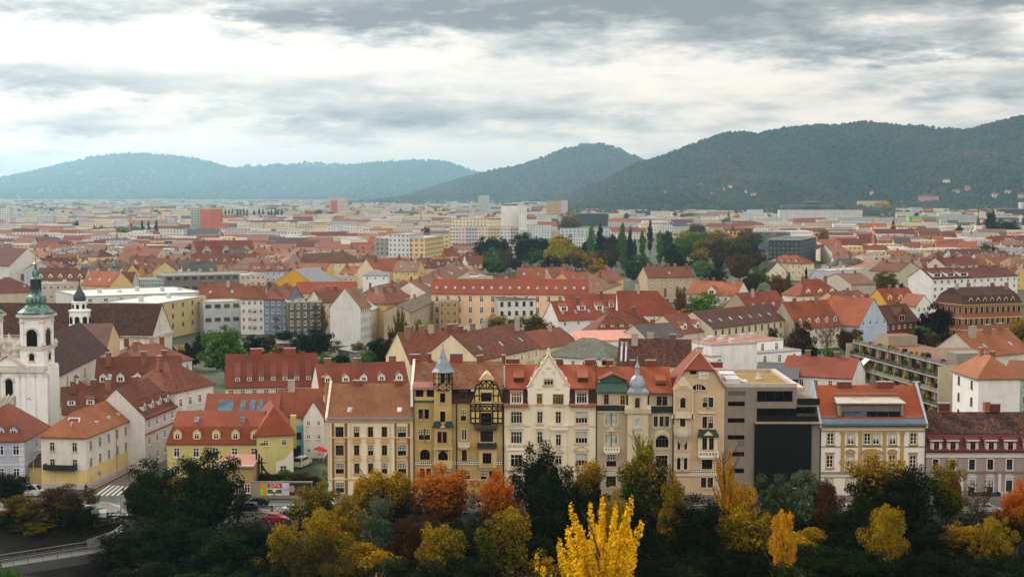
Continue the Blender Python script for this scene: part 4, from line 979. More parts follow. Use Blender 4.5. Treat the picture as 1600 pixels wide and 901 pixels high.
# domed oriel
b = MB(); b.box(s.X(979.5),-1.0,s.Z(742),s.X(1012),0,s.Z(644)); b.box(s.X(975),-1.3,s.Z(644),s.X(1016),0,s.Z(637),1); b.box(s.X(981),-.9,s.Z(637),s.X(1010.5),1.6,s.Z(615),0); b.box(s.X(979.5),-1.05,s.Z(616),s.X(1012),1.7,s.Z(613.5),1)
b.prism([(s.X(985.5),s.Z(678.5)),(s.X(1002.5),s.Z(678.5)),(s.X(994),s.Z(670.5))],-1.25,-.99,1)
orl = b.obj('oriel',s.t,[TPT,plaster('b9ab92',.3)])
b = MB(); dx = s.X(995.5); z0 = s.Z(613.5)
b.box(dx - 1.85,-1.3,z0,dx + 1.85,2.0,z0 + .35); b.slab([(dx - 1.85,-1.35,z0 + .35),(dx + 1.85,-1.35,z0 + .35),(dx + 1.35,-.5,z0 + 1.0),(dx - 1.35,-.5,z0 + 1.0)],.1)
b.lathe([(1.3,.9),(1.42,1.3),(1.36,1.8),(1.1,2.4),(.7,2.85),(.4,3.05),(.36,3.3),(.42,3.35),(.36,3.45),(.36,4.3),(.46,4.4),(.25,4.8),(.08,5.5),(.02,6.3)],14,(dx,.3,z0)); b.prism([(dx - .6,z0 + .4),(dx + .6,z0 + .4),(dx + .6,z0 + 1.0),(dx,z0 + 1.5),(dx - .6,z0 + 1.0)],-1.3,0)
b.obj('dome',orl,[plain('8a98a2',.45,spec=.5)],True)
s.win(994.8,627.5,7.5,15.5,'T',hole=False,y=-.91,arch=True,frame='5c4c34',pane='1a1a16',trim='hood',tcol='bcae94',parent=orl); s.win(994.5,658.5,8,17,'D',hole=False,y=-1.01,pane='a5b8b4',trim='flat',parent=orl,**W4); s.win(994.5,688,9,17,'T',hole=False,y=-1.01,pane='8fa09a',trim='flat',parent=orl,**W4)
# right dormer floor
b = MB(); b.box(s.X(1014),-.1,s.Z(634),s.X(1050),2.5,s.Z(612.5)); b.slab([(s.X(1012),-.8,s.Z(612.5)),(s.X(1050.5),-.8,s.Z(612.5)),(s.X(1050.5),1.2,s.Z(604)),(s.X(1012),1.2,s.Z(604))],.2,1); d_ = b.obj('attic',s.t,[plaster('ae9f86',.25),RT])
for px in (1029,1038.3): s.win(px,625.3,7.4,15,'T',hole=False,y=-.11,frame='3a3028',trim='flat',tcol='a89a82',parent=d_)
x = s.X(1034); y = 1.5; b = MB(); b.box(x - .8,y,s.rz(y),x + .8,y + .1,s.rz(y) + 1,1); b.slab([(x - .9,y - .2,s.rz(y) + .95),(x + .9,y - .2,s.rz(y) + .95),(x + .9,y + 2.5,s.rz(y + 2.5) + .25),(x - .9,y + 2.5,s.rz(y + 2.5) + .25)],.6,0); b.obj('dormer',s.t,[tiles('a85236',.2),plain('3a2a22')])
s.balcony(943,967.5,697,706,1.1,T3,5); s.pipe(931.7,614,770,'2a2622'); s.balcony(976,982,632,637.5,.8,T3,2); s.balcony(1008,1016,632,637.5,.8,T3,2)
for px,yt,w,h in ((949,563,18,7.5),(988.5,563,7,7),(1017,563,15,8.5),(944,561,4,8)): s.chim(px,yt,w,h,6.7,m='6e3e30')
# ---- 5: tan house with the steep pyramid roof
s = Row('tan townhouse with steep red pyramid roof over a broad gable and oriel',1050.5,1131.5,606)
TN,TNT = plaster('bda685',.16),plaster('ccbc9e',.2); W5 = dict(frame='3c2c22',tcol='cbbc9e')
for px in (1100.7,1110.3): s.win(px,627.8,7.6,16,'T',**W5); s.win(px,659.3,7.6,18.5,'T',**W5)
s.win(1065.7,627.8,8,15.5,'T',arch=True,trim='hood',**W5); s.win(1105,723,16.5,19,'4',**W5)
for px in (1099.8,1110.5): s.win(px,753,8,16,'T',**W5)
s.wall(TN,ztop=s.Z(606),side='bda685')
b = MB(); zt = s.Z(576)
b.prism([(0,s.Z(606)),(s.W,s.Z(606)),(s.X(1113.5),s.Z(577)),(s.X(1069),s.Z(577))],-.01,.4,0)
b.box(s.X(1091),-.1,s.Z(592),s.X(1106.5),.0,s.Z(577.5),1); b.lathe([(.35,-.1),(.55,0),(.35,.1)],10,(s.X(1098.6),-.15,s.Z(584.5)),1)
b.obj('gable',s.t,[TN,plaster('d8d2c2',.3)])
s.win(1082.5,581,9.7,6.5,'1',hole=False,y=-.03,trim=None,**W5);
b = MB(); cx,cz = s.X(1091),s.Z(609); b.prism([(cx + 1.25 * math.cos(a),cz + 1.0 * math.sin(a)) for a in np.arange(0,math.pi + .1,math.pi / 8)],-.05,.002,0)
for q in (-.4,0,.4): b.box(cx + q - .05,-.12,cz,cx + q + .05,-.05,cz + .85,1)
b.box(cx - 1.4,-.2,cz - .15,cx + 1.4,.0,cz,1); b.obj('fan_window',s.t,[glass(),TNT])
apex = P(1093.6,549,253.5); ax,az = apex.x - s.x0,apex.z; RT5 = tiles('9c4630',.12,'5e3024',row=.4,lines=.4)
b = MB(); e0,e1 = (s.X(1068),-.5,s.Z(576.5)),(s.X(1114.5),-.5,s.Z(576.5)); w0,w1 = (s.X(1050),-.4,s.Z(607.5)),(s.X(1132),-.4,s.Z(603.5)); bk0,bk1 = (s.X(1050),13,s.Z(607)),(s.X(1132),13,s.Z(604)); ra = (ax,3.5,az); rb = (ax,10,az)
b.slab([e0,e1,ra],.2); b.slab([w0,e0,ra,rb,bk0][::-1] if False else [bk0,w0,e0,ra,rb],.2); b.slab([w1,bk1,rb,ra,e1],.2); b.slab([bk1,bk0,rb],.2); b.obj('roof',s.t,[RT5])
b = MB(); b.tube(e1,(w1[0],w1[1],w1[2]),.18); b.tube(e0,w0,.18); b.tube(e0,ra,.12); b.tube(e1,ra,.12); b.obj('verge',s.t,[plain('b08070',.6)])
# oriel on the left with its small scrolled gable
b = MB(); b.box(s.X(1051.5),-.7,s.Z(652),s.X(1081),0,s.Z(606),0)
og = [(1051.5,606),(1053,601),(1056,600),(1057,595),(1060,594),(1062,588.5),(1066,587),(1070,588.5),(1072,594),(1075,595),(1076,600),(1079.5,601),(1081,606)]
b.prism([(s.X(a),s.Z(c)) for a,c in og][::-1],-.75,-.3,1)
for a in (1052,1080.5): b.box(s.X(a - 1),-.95,s.Z(652),s.X(a + 1),-.69,s.Z(606),1)
b.prism([(s.X(1066) + 2.1 * math.cos(a),s.Z(652) + 1.1 * math.sin(a)) for a in np.arange(0,math.pi + .1,math.pi / 8)],-.95,-.69,1); b.lathe([(.45,-.1),(.7,0),(.45,.1)],10,(s.X(1066),-.9,s.Z(601)),1)
b.box(s.X(1053),-.35,s.Z(735),s.X(1079),0,s.Z(652),0); b.box(s.X(1053),-.8,s.Z(675),s.X(1079),0,s.Z(667),1)
b.lathe([(.2,-2.6),(.8,-1.6),(1.5,-.5),(1.6,.0),(1.6,1.0),(1.7,1.05),(1.7,1.2)],12,(s.X(1066),-.3,s.Z(674)),1)
orl = b.obj('oriel',s.t,[plaster('bfa98a',.2),TNT])
s.win(1065.7,627.8,8,15.5,'T',hole=False,y=-.72,arch=True,trim='hood',parent=orl,**W5); s.win(1066,658,8.5,17.5,'T',hole=False,y=-.36,arch=True,trim='hood',parent=orl,**W5)
for px in (1060.3,1071): s.win(px,692,4.8,17.5,'1',hole=False,y=-.36,trim='flat',parent=orl,**W5); s.win(px,723,5.6,18,'1',hole=False,y=-.36,arch=True,trim='hood',parent=orl,**W5)
# right hand bay with green canopy
b = MB(); b.box(s.X(1090),-.9,s.Z(704),s.X(1120),0,s.Z(679)); b.prism([(s.X(1097),s.Z(679)),(s.X(1114),s.Z(679)),(s.X(1105.5),s.Z(671.5))],-1.15,-.9); bay = b.obj('bay',s.t,[TNT])
for px in (1099.8,1110.4): s.win(px,691.2,7.8,18,'T',hole=False,y=-.91,trim='flat',parent=bay,**W5)
b = MB(); b.slab([(s.X(1088),-1.35,s.Z(679.5)),(s.X(1122),-1.35,s.Z(679.5)),(s.X(1118),-.02,s.Z(670)),(s.X(1092),-.02,s.Z(670))],.15); b.obj('canopy',s.t,[plain('1f332c',.5)])
s.balcony(1090,1121,703.5,713,1.5,T3,6)
s.bar(1091,1117,643.5,645.5,.3,TNT,'string_course'); b = MB(); b.box(s.X(1077),-.06,s.Z(740),s.X(1122),.004,s.Z(734)); b.obj('tile_band',s.t,[CHK]); s.bar(1051,1131,740,743,.25,TNT,'string_course')
s.pipe(1051.3,614,770,'2a2622'); s.chim(1093,543.5,10,7,6,m='b4aca0'); s.chim(1119,566,20,8,7,m='7a3a30')
b = MB(); b.tube((ax,5,az + .5),(ax,5,az + 4),.04); b.obj('antenna',s.t,[plain('4a4a4a')])
# ---- 6: the modern concrete house
s = Row('grey-brown concrete office block with tall black screen and planted roof',1132,1281,602,name='office_block',D=22)
s.t['category'] = 'office block'; CN,BLK = plaster('7e756a',.25),plain('0b0c0d',.35,spec=.4)
for py in (630.5,656.5,682.8,709,735): s.win(1150,py,26.4,7.4,'D','17191a','08090a',None,'7e756a',sill=False)
for py in (632,): pass
b_top = s.Z(602)
zr2 = s.X(1244)
s.holes.append((s.X(1182),s.X(1237.5),s.Z(626.5),s.Z(611)))
s.wall(CN,xa=0,xb=zr2,ztop=s.Z(637.5) if False else s.Z(602),side='7e756a'); s.D = 21
b = MB(); b.box(s.X(1182),.1,s.Z(626.5),s.X(1237.5),.2,s.Z(611),0)
for i in range(5): q = s.X(1182 + 55.5 * i / 4); b.box(q - .06,.02,s.Z(626.5),q + .06,.1,s.Z(611),1)
b.box(s.X(1181.5),-.06,s.Z(627),s.X(1238),.14,s.Z(626),1); b.box(s.X(1181.5),-.06,s.Z(611.3),s.X(1238),.14,s.Z(610.5),1); b.obj('window_strip',s.t,[glass('0b0d0d'),plain('1b1e1f')])
s.bar(1137,1164,610.5,617.5,.05,plain('5c554d'),'vent_grille'); s.bar(1152,1163,687.5,697.5,.05,plain('6a6259'),'vent_grille')
# body to the right of the tower part, the screen, the open terraces
b = MB(); b.box(zr2,3.5,-.6,s.X(1281),20,s.Z(628)); b.box(zr2,0,-.6,s.X(1281),3.5,s.Z(658)); b.obj('wing',s.t,[CN])
b = MB(); b.box(s.X(1178.5),-.5,-.4,s.X(1267),-.02,s.Z(660.5))
for i in range(13): q = s.X(1178.5) + (s.X(1267) - s.X(1178.5)) * i / 13; b.box(q,-.53,-.3,q + .06,-.49,s.Z(661))
b.obj('screen',s.t,[BLK])
b = MB(); b.box(s.X(1178),-1.0,s.Z(660.5),s.X(1279),.0,s.Z(658)); b.obj('ledge',s.t,[plain('a08c74')])
b = MB(); b.box(s.X(1182),-.2,s.Z(658),s.X(1277),-.05,s.Z(649.5),1); b.box(s.X(1182),-.04,s.Z(649.5),s.X(1244),.02,s.Z(637.5),0); b.box(s.X(1245),3.3,s.Z(649.5),s.X(1278),3.45,s.Z(632),0)
for px in (1198,1214,1230,1241): b.box(s.X(px),-.1,s.Z(650),s.X(px) + .12,.0,s.Z(637.5),1)
for px in (1252,1262,1272): b.box(s.X(px),3.2,s.Z(652),s.X(px) + .15,3.3,s.Z(632),2)
b.box(s.X(1245),-.1,s.Z(632.5),s.X(1280),0.05,s.Z(622),1); b.box(s.X(1245),0,s.Z(635),s.X(1280),3.4,s.Z(633.5),3)
b.obj('terrace_rail',s.t,[glass('0a0d0c'),BLK,plain('2c4a30'),CN])
b = MB(); za = s.Z(602) ; b.face([(.3,.3,za - .15),(zr2 - .3,.3,za - .15),(zr2 - .3,20.7,za - .15),(.3,20.7,za - .15)],0)
for q in ((-.05,-.05,zr2 + .05,.3),(-.05,20.7,zr2 + .05,21.05),(-.05,.3,.3,20.7),(zr2 - .9,.3,zr2 + .05,20.7)): b.box(q[0],q[1],za - .3,q[2],q[3],za + .35,1)
m_,bs_,T_ = new_mat('sedum'); pos_ = T_[0]('ShaderNodeNewGeometry').outputs['Position']
T_[1](bs_.inputs['Base Color'],T_[4](T_[5](pos_,.45,7,.7),[(.3,hx('3f4a22')),(.45,hx('7a7434')),(.56,hx('8a5630')),(.68,hx('a09a5a')),(.8,hx('b9aa94'))]))
b.obj('planted_roof',s.t,[m_,plain('b2aaa0',.6)])
for q in ((.5,2.2,2.9,6.5),(.6,9,3.2,13)): b = MB(); b.box(q[0],q[1],za - .1,q[2],q[3],za + .9,0); b.obj('roof_machine',s.t,[plain('c2c4c4')])
b = MB(); b.box(s.X(1195),9,za - .1,s.X(1203),10.5,za + .15); b.tube((s.X(1197.5),9.7,za),(s.X(1197.5),9.7,za + 1.1),.22); b.tube((s.X(1200.5),9.9,za),(s.X(1200.5),9.9,za + .8),.22); b.obj('roof_vent',s.t,[plain('c9cccd',.4)])
b = MB(); b.lathe([(.3,0),(.7,.1),(.6,.4),(.05,.6)],10,(s.X(1161),6,za)); b.lathe([(.3,0),(.6,.1),(.5,.4),(.05,.55)],10,(s.X(1168),4,za)); b.obj('roof_vent',s.t,[plain('d4d6d6')])
b = MB(); b.box(s.X(1246),6,s.Z(628),s.X(1256),9,s.Z(628) + .08,1); b.box(s.X(1247),7,s.Z(628),s.X(1254),7.1,s.Z(628) + 2.3,0); b.box(s.X(1246),5.5,s.Z(628) + 2.3,s.X(1256),8.5,s.Z(628) + 2.42,1); b.obj('terrace_awning',s.t,[plain('4a4642'),plain('d4d2cc')])
b = MB(); b.box(s.X(1262),14,s.Z(628) - 1,s.X(1281),20,s.Z(628) + .7); b.obj('stair_head',s.t,[plaster('b8a890',.2)])
# ---- 7: white and gold house
s = Row('white townhouse with gold pilasters and wide box dormer on orange roof',1282,1445.5,663)
WH,GO = plaster('d6d3c9',.12),plaster('a58850',.25); W7 = dict(frame='e8e6e0',pane='11161a',tcol='b0996a')
for px in (1297.5,1329.7,1355.2,1369,1395,1427.3): s.win(px,685,9.8,17.5,'X',trim='flat',**W7)
for px,tr in ((1297,'cap'),(1329,'seg'),(1355,'flat'),(1368.8,'flat'),(1394.6,'seg'),(1427,'cap')): s.win(px,720.5,10,18,'X' if px != 1368.8 else 'D',trim=tr,**{**W7,'pane': '11161a' if px != 1368.8 else '9aa6a8'})
for px in (1296.5,1328.6,1355,1368.8,1394.6,1427): s.win(px,755,10,18,'X',trim='flat',**W7)
s.wall(WH,side='cbc8c0')
s.bar(1281.5,1446,662,665,.55,plaster('8a7a58',.2)); s.dentils(1283,1445,665,667.5,46,.35,GO); s.bar(1282,1445.5,667.5,669.5,.12,plaster('c8c0aa',.2),'string_course')
for y0,y1,o in ((671.5,674,.14),(696.5,698,.12),(736.5,739,.3),(744,745.5,.12)): s.bar(1282,1445.5,y0,y1,o,GO if y0 < 690 or y0 > 740 else plaster('86816f',.2),'string_course')
for px in (1316.7,1344,1382,1409.3):
 b = MB(); x = s.X(px); b.box(x - .3,-.16,s.Z(718),x + .3,.003,s.Z(677)); b.box(x - .42,-.25,s.Z(678.5),x + .42,.003,s.Z(674.5)); b.box(x - .5,-.25,s.Z(723.5),x + .5,.003,s.Z(720)); b.box(x - .4,-.2,s.Z(720),x + .4,.003,s.Z(717)); b.box(x - .32,-.1,s.Z(736),x + .32,.003,s.Z(723.5)); b.obj('pilaster',s.t,[GO])
b = MB(); cx,z = s.X(1362),s.Z(706); pa = [(cx + 1.85 * math.cos(a),z + .62 * math.sin(a)) for a in np.arange(0,math.pi + .1,math.pi / 10)]; b.prism(pa,-.2,.003,0); b.box(cx - 1.95,-.3,z - .2,cx + 1.95,.002,z,1); b.obj('pediment',s.t,[GO,plaster('86816f',.2)])
s.balcony(1351,1375,731,738,.9,plain('d8d8d4',.6),10)
OR7 = tiles('b8532e',.0,'8a4028',row=.3,lines=.2)
s.roof(1281.5,1446,661.5,601,OR7,z_e=s.H + .05,dr=6.5)
b = MB(); b.box(0,-.85,s.H + .0,s.W,-.5,s.H + .35); b.slab([(0,-.6,s.H + .3),(s.W,-.6,s.H + .3),(s.W,.3,s.H + .95),(0,.3,s.H + .95)],.1); b.obj('gutter',s.t,[plain('5f7482',.45)])
for xx in (-.1,s.W + .1):
 b = MB(); b.prism([(-.6,s.H + .3),(6.5,P(800,600,256.5).z + .45),(13,s.H + .3),(13,s.H - .5),(-.6,s.H - .5)],xx - .18,xx + .18,0,'x'); b.obj('verge',s.t,[plain('a4b0ba',.5)])
y = .9; z0 = s.rz(y) + .15; a,c = s.X(1311),s.X(1412); b = MB(); zt = s.Z(632)
b.box(a,y,z0,c,y + .15,zt,0); b.face([(a,y,z0),(a,y,zt),(a,y + 3.4,zt)],0); b.face([(c,y,z0),(c,y,zt),(c,y + 3.4,zt)],0); b.box(a - .25,y - .5,zt,c + .25,y + 3.6,zt + .22,2); b.slab([(a - .4,y - .6,zt + .26),(c + .4,y - .6,zt + .26),(c,y + 3.4,zt + .75),(a,y + 3.4,zt + .75)],.12,3)
b.box(a - .02,y - .3,z0,a + .35,y + .1,zt,2); b.box(c - .35,y - .3,z0,c + .02,y + .1,zt,2); do = b.obj('dormer',s.t,[plain('6c6a60'),plain('20282c'),plain('8a8272'),plain('b0aa9c',.5)])
g = MB(); g.box(a + .8,y - .06,s.Z(655.5),c - .5,y - .012,s.Z(643.5),0)
for i in range(6): q = a + .8 + (c - a - 1.3) * i / 5; g.box(q - .05,y - .1,s.Z(655.5),q + .05,y - .065,s.Z(643.5),1)
g.box(a + 1.0,y - .08,s.Z(655),a + 4.9,y - .062,s.Z(644),2); g.obj('window_strip',do,[glass('141b20'),plain('3a4046'),glass('4a5866',.3)])
b = MB(); b.box(a,4.6,s.rz(4.6) + .2,c,4.66,s.rz(4.6) + .5); b.box(0.3,.5,s.rz(.5) + .15,a - .5,.56,s.rz(.5) + .45); b.box(c + .5,.5,s.rz(.5) + .15,s.W - .3,.56,s.rz(.5) + .45); b.obj('snow_guard',s.t,[plain('8c7a70')])
for px,w in ((1319,22),(1382,25)): s.chim(px,596.5,w,8,6.3,1.0,m='6e3a2e')
s.chim(1432,597,9,12,7.5,.9,m='5e3228'); s.pipe(1281.8,663,778,'38444c',.11); s.pipe(1446,663,778,'38444c',.11)
# ---- 8: mauve house with the red metal mansard
s = Row('mauve-grey townhouse with white trim and dark red metal mansard dormers',1446,1650,706)
MV,MT = plaster('8f827d',.2),plaster('c3bcb6',.15); W8 = dict(frame='3a2c22',tcol='c8c2bc',pane='100e0c')
cols = [1462.5,1488.3,1519.3,1548,1578,1608,1637]
for px in cols: s.win(px,725,9.5,16.5,'T',trim='ears',arch=False,**W8); s.win(px,759.5,10,20,'T',trim='arc',**W8); s.win(px,794,10,20,'T',trim='flat',**W8)
s.wall(MV,ztop=s.Z(706),side='8f827d')
s.bar(1446,1650,703.5,705,.6,plain('4a1c18'),'cornice'); s.dentils(1446,1650,706.5,708.5,70,.35,MT); s.bar(1446,1650,708.5,714,.2,MT,'cornice'); s.bar(1446,1650,735.5,738.5,.22,plaster('77706c',.2),'string_course'); s.bar(1446,1650,776,779,.25,MT,'string_course')
for px in (1504,1563,1623): s.bar(px - 2.2,px + 2.2,739,776,.14,MT,'pilaster')
s.balcony(1513,1561,767,777,1.1,plain('2c2a2a'),14); s.balcony(1563,1612,767,777,1.0,MT,8)
m_,bs_,T_ = new_mat('red_metal'); u_,v_,_ = T_[7](T_[0]('ShaderNodeUVMap').outputs[0]); fr_ = T_[2]('FRACT',T_[2]('MULTIPLY',u_,1.6))
T_[1](bs_.inputs['Base Color'],T_[3](T_[4](fr_,[(0,1.),(.1,0.)]),hx('582220'),hx('301210'))); bs_.inputs['Roughness'].default_value = .5; RM = m_
b = MB(); z0,z1,z2 = s.Z(703.5),s.Z(679),P(800,643,257.5).z
b.slab([(0,-.5,z0),(s.W,-.5,z0),(s.W,1.6,z1),(0,1.6,z1)],.2,0); b.slab([(0,1.5,z1),(s.W,1.5,z1),(s.W,7.5,z2),(0,7.5,z2)],.2,1); b.slab([(s.W,14,z1),(0,14,z1),(0,7.5,z2),(s.W,7.5,z2)],.2,1)
b.prism([(-.5,z0 - .2),(1.6,z1 - .2),(7.5,z2 - .2),(14,z1 - .2),(14,z0 - .2)],.02,.3,0,'x')
b.obj('roof',s.t,[RM,tiles('7e4030',.75,'2a2220',k=.85)])
for px in cols:
 b = MB(); y = -.25; x = s.X(px); b.box(x - 1.0,y,s.Z(701.5),x + 1.0,1.2,s.Z(688),0); b.slab([(x - 1.25,y - .3,s.Z(688.5)),(x + 1.25,y - .3,s.Z(688.5)),(x + 1.25,2.2,s.Z(680)),(x - 1.25,2.2,s.Z(680))],.14,1); b.box(x - 1.05,y - .25,s.Z(688.5),x + 1.05,y,s.Z(686.8),0); d_ = b.obj('dormer',s.t,[plaster('bdb2a8',.2),RM])
 s.win(px,695.5,8,12,'T',hole=False,y=y - .01,frame='6a4a34',pane='14100c',trim='flat',tcol='c9c2ba',sill=False,parent=d_)
s.chim(1475,630,17,12,7.5,.9,m='5c3028'); s.chim(1541.5,628,8,14,7.3,1.2,m='8a5238'); s.chim(1554,631,16,12,7.3,.9,m='5c3428')
b = MB(); x,y = s.X(1519),4.2; zz = z1 + (z2 - z1) * (y - 1.5) / 6; b.box(x - .4,y,zz,x + .4,y + .8,zz + .6); b.obj('skylight',s.t,[plain('3c3a3a')])
# ------------------------------------------------------------ left of the row: corner house, yellow house, monastery wings
def band(h,wallname,x0,y0,x1,y1,z0,z1,out,mat,name):
 pass
def wrap_band(h,z0,z1,out,mat,name,left=True):
 """a band round the front and both sides of a house"""
 b = MB(); W_,D_ = h.W,h.D; b.box(-out,-out,z0,W_ + out,-.003,z1); b.box(W_ + .003,-.003,z0,W_ + out,D_,z1)
 if left: b.box(-out,-.003,z0,-.003,D_,z1)
 return b.obj(name,h.t,[mat])
h = house('white corner house with yellow ground floor and a long iron balcony',64,681.5,134,683,9.2,24,'hip',3.7,'cfcac0','b0623f',fl=3,bays=2,side='r',nside=6,win=(.9,1.6),wf='b8b2a6',fh=2.95,over=.55,old=.12,ch=0,wtop=.95)
YEL = plaster('cdb878',.15)
wrap_band(h,.75,3.45,.04,YEL,'ground_floor_band'); wrap_band(h,-.3,.75,.07,plaster('a9acb8',.2),'plinth'); wrap_band(h,9.0,9.25,.5,plain('a85a48',.5),'eave')
b = MB(); b.box(.9,-1.4,3.5,6.6,-.01,3.65); b.box(.9,-1.45,3.65,6.6,-1.38,4.5); b.box(.9,-1.4,3.65,.98,-.01,4.5); b.box(6.52,-1.4,3.65,6.6,-.01,4.5); b.obj('balcony',h.t,[plain('1e2224',.6)])
b = MB(); b.tube((h.W + .1,13.4,0),(h.W + .1,13.4,9.2),.07); b.obj('downpipe',h.t,[plain('8e8c88')])
b = MB(); z = h.zr
b.slab([(3.6,1.2,10.35),(6.3,1.2,10.35),(6.0,3.0,12.2),(3.9,3.0,12.2)],.1,1); b.slab([(3.9,1.4,10.62),(6.0,1.4,10.62),(5.8,2.8,12.05),(4.1,2.8,12.05)],.05,0); b.box(4.9,1.3,10.5,5.0,2.2,11.6,1)
b.obj('roof_terrace',h.t,[plain('7a3a34'),plain('d2cec8')])
for yy in (7,12.5,17,21):
 b = MB(); x = h.W - 1.4; b.box(x,yy,10.3,x + .6,yy + .7,10.9); b.obj('skylight',h.t,[plain('a9aaac')])
h = house('pale blue-grey house with orange-tiled dormers at the street corner',-60,688,37,687.5,8.6,15,'hip',5.2,'a4aab6','9a4c36',fl=2,bays=4,side='r',nside=1,win=(1.1,1.7),wk='X' if False else 'cross',wf='d8d8d6',fh=4.0,old=.1,ch=0,dorm=('gable',4,1.5,1.2,.9))
for i in range(9): b = MB(); b.box(h.W - .75 - (i % 2) * .12,-.05,.4 + i * .9,h.W + .05,.3,1.15 + i * .9); b.obj('quoin',h.t,[plaster('c4c6ca',.15)])
wrap_band(h,4.2,4.4,.06,plaster('c4c6ca',.15),'string_course'); wrap_band(h,8.4,8.6,.45,plain('a85a48',.5),'eave'); wrap_band(h,-.3,.8,.06,plaster('8a8c92',.3),'plinth')
h = house('low yellow garden wall building between the blue-grey and the white corner house',41,727,68,727,3.6,6,'shed',.9,'cdb878','6e4038',fl=0,ch=0,old=.2)
h = house('long white monastery wing with four white dormers along the side street',226,651,274,632,10,11,'gx',5.2,'c9c6c0','8a4a38',fl=3,bays=4,win=(1.0,1.5),pane='14181c',fh=3.1,old=.45,ch=1,dorm=('gable',4,1.7,1.3,.8))
b = MB(); b.box(0,-.25,6.55,h.W,.0,6.75); b.box(0,-.5,9.75,h.W,0,9.95); b.obj('string_course',h.t,[plain('8c4a3c',.6)])
h = house('tall white monastery block with broad red hipped roof and plain windows',274,612,333,599,12.6,12,'hip',5.2,'d2d0cb','965040',fl=4,bays=4,side='lr',win=(1.1,1.6),pane='14181c',fh=3.0,old=.4,ch=1,wtop=1.6)
house('white monastery wing with steep hipped roof and two copper shed dormers',53,621,147,611,8.2,14,'hip',6.6,'c8c6c2','8f452f',fl=2,bays=4,side='r',old=.12,ch=2,dorm=('shed',2,2.6,1.7,1.6),fh=4)
house('monastery wing with four little white gabled dormers behind the corner house',147,609,281,606,8.4,14,'gx',6.4,'c8c6c2','86432f',fl=2,bays=7,old=.35,ch=3,dorm=('gable',5,1.7,1.5,1.5),sky=3)
house('low brown-roofed wing just behind the white corner house',97,644,186,640,8,10,'gx',4.4,'c8c6c2','7d4433',fl=1,bays=5,old=.35,ch=3,dorm=('shed',3,1.6,1.2,1.2))
house('small pale house with pinkish pyramid roof behind the monastery',222,573,300,561,8,13,'hip',4.6,'c9c7c2','a05c48',fl=1,bays=5,side='r',old=.15,ch=2)
house('low tiled house between the church and the pyramid roof',196,560,254,556,8,9,'hip',3.6,'bcb4a6','8e4a36',fl=0,old=.3,ch=2)
# ---- the yellow house and what stands round it
h = house('long yellow house with bell-cast red roof and five yellow dormers',261,693,412,693,6.2,12,'mans',5.2,'b8ad70','a3482f',fl=2,bays=5,win=(1.1,1.7),wf='d8d8d2',fh=3.2,old=.06,ch=0,mans=(1.9,2.9),wtop=.7)
for i in range(5):
 x = h.W * (.105 + .2 * i); d = MB(); gable_dormer(d,x,.35,6.9,1.5,1.55,1.5,0,1,g=.45)
 do = d.obj('dormer',h.t,[plaster('c3b56a',.15),tiles('a3482f',.06)]); link('window',win_mesh(.9,1.1,'cross','dcdcd6','14181c',False),do,(x,.345,7.0))
for x in (h.W * .27,h.W * .75): b = MB(); b.box(x - .45,3.1,9.7,x + .45,4.0,10.55); b.obj('skylight',h.t,[glass('9fb0b8',.2)])
b = MB(); b.box(0,-.2,2.9,h.W,.0,3.05); b.obj('string_course',h.t,[plaster('c9c088',.15)])
h = house('yellow gabled house end with a white repaired wall patch',401,680,458,678,7.8,17,'hip',4.6,'bdb378','a3482f',fl=1,bays=2,win=(.9,1.1),wf='d4d4cc',old=.12,ch=0,sky=0)
b = MB(); b.face([(h.W - 3.2,-.012,0),(h.W,-.012,0),(h.W,-.012,4.8),(h.W - .2,-.012,4.8),(h.W - 1.6,-.012,3.3),(h.W - 3.2,-.012,2.7)]); b.obj('repaired_patch',h.t,[plaster('cfccc4',.1)])
link('window',win_mesh(1.2,1.7,'cross','d4d4cc'),h.t,(h.W * .72,-.02,.4)); b = MB(); b.box(h.W - .1,4.2,4.5,h.W + .9,5.4,10.6); b.obj('chimney',h.t,[plaster('b3a65c',.3)])
h = house('red-roofed rear house with a block of roof windows',318,652,434,651,8,12,'gx',3.8,'c6c2b4','a04a34',fl=0,old=.1,ch=0)
for px in (350,377,392,404):
 b = MB(); x = h.W * (px - 318) / 116; w = 1.5 if px == 350 else .5; y = 1.3; b.slab([(x - w,y,h.zr(y) + .25),(x + w,y,h.zr(y) + .25),(x + w,y + 2.8,h.zr(y + 2.8) + .25),(x - w,y + 2.8,h.zr(y + 2.8) + .25)],.1,0,1); b.obj('skylight',h.t,[glass('3c5866',.1),plain('c4c8ca')])
house('plain red roof wing joined to the rear house by a white firewall',435,649,502,648,8,12,'gx',4.4,'c9c6bc','a04a34',fl=0,old=.15,ch=1,chs=(1.4,1,1.8))
h = house('narrow white house with red gable and six small square windows',474,652,506,652,8,9,'gy',3.2,'d2d0ca','a24e38',fl=3,bays=2,win=(.7,.9),old=.1,ch=0,fh=2.7,wtop=.6)
b = MB(); b.box(-2.4,.5,0,-.02,3,6,0); b.box(-2.2,.42,0,-.6,.5,2.4,1); b.box(-1.9,.44,3.6,-.5,.5,5,1); b.obj('stair_annex',h.t,[plain('5c97a8',.6),plain('14181a')])
h = house('old ochre street house under a rusty sheet-metal roof',341,729,395,729,5.0,7,'shed',.7,'a08a5c','8e5a40',fl=1,bays=3,win=(1.0,1.6),old=.6,dark='b89a8a',ch=0,wtop=2.9,roofmat=plain('96604a',.6))
b = MB(); b.box(h.W - 1.7,-.05,0,h.W - .5,.02,2.2); b.obj('door',h.t,[plain('2e2018')]); b = MB(); b.box(-.2,-.4,5.0,h.W + .2,.1,5.3); b.obj('gutter',h.t,[plain('b8aca2')])
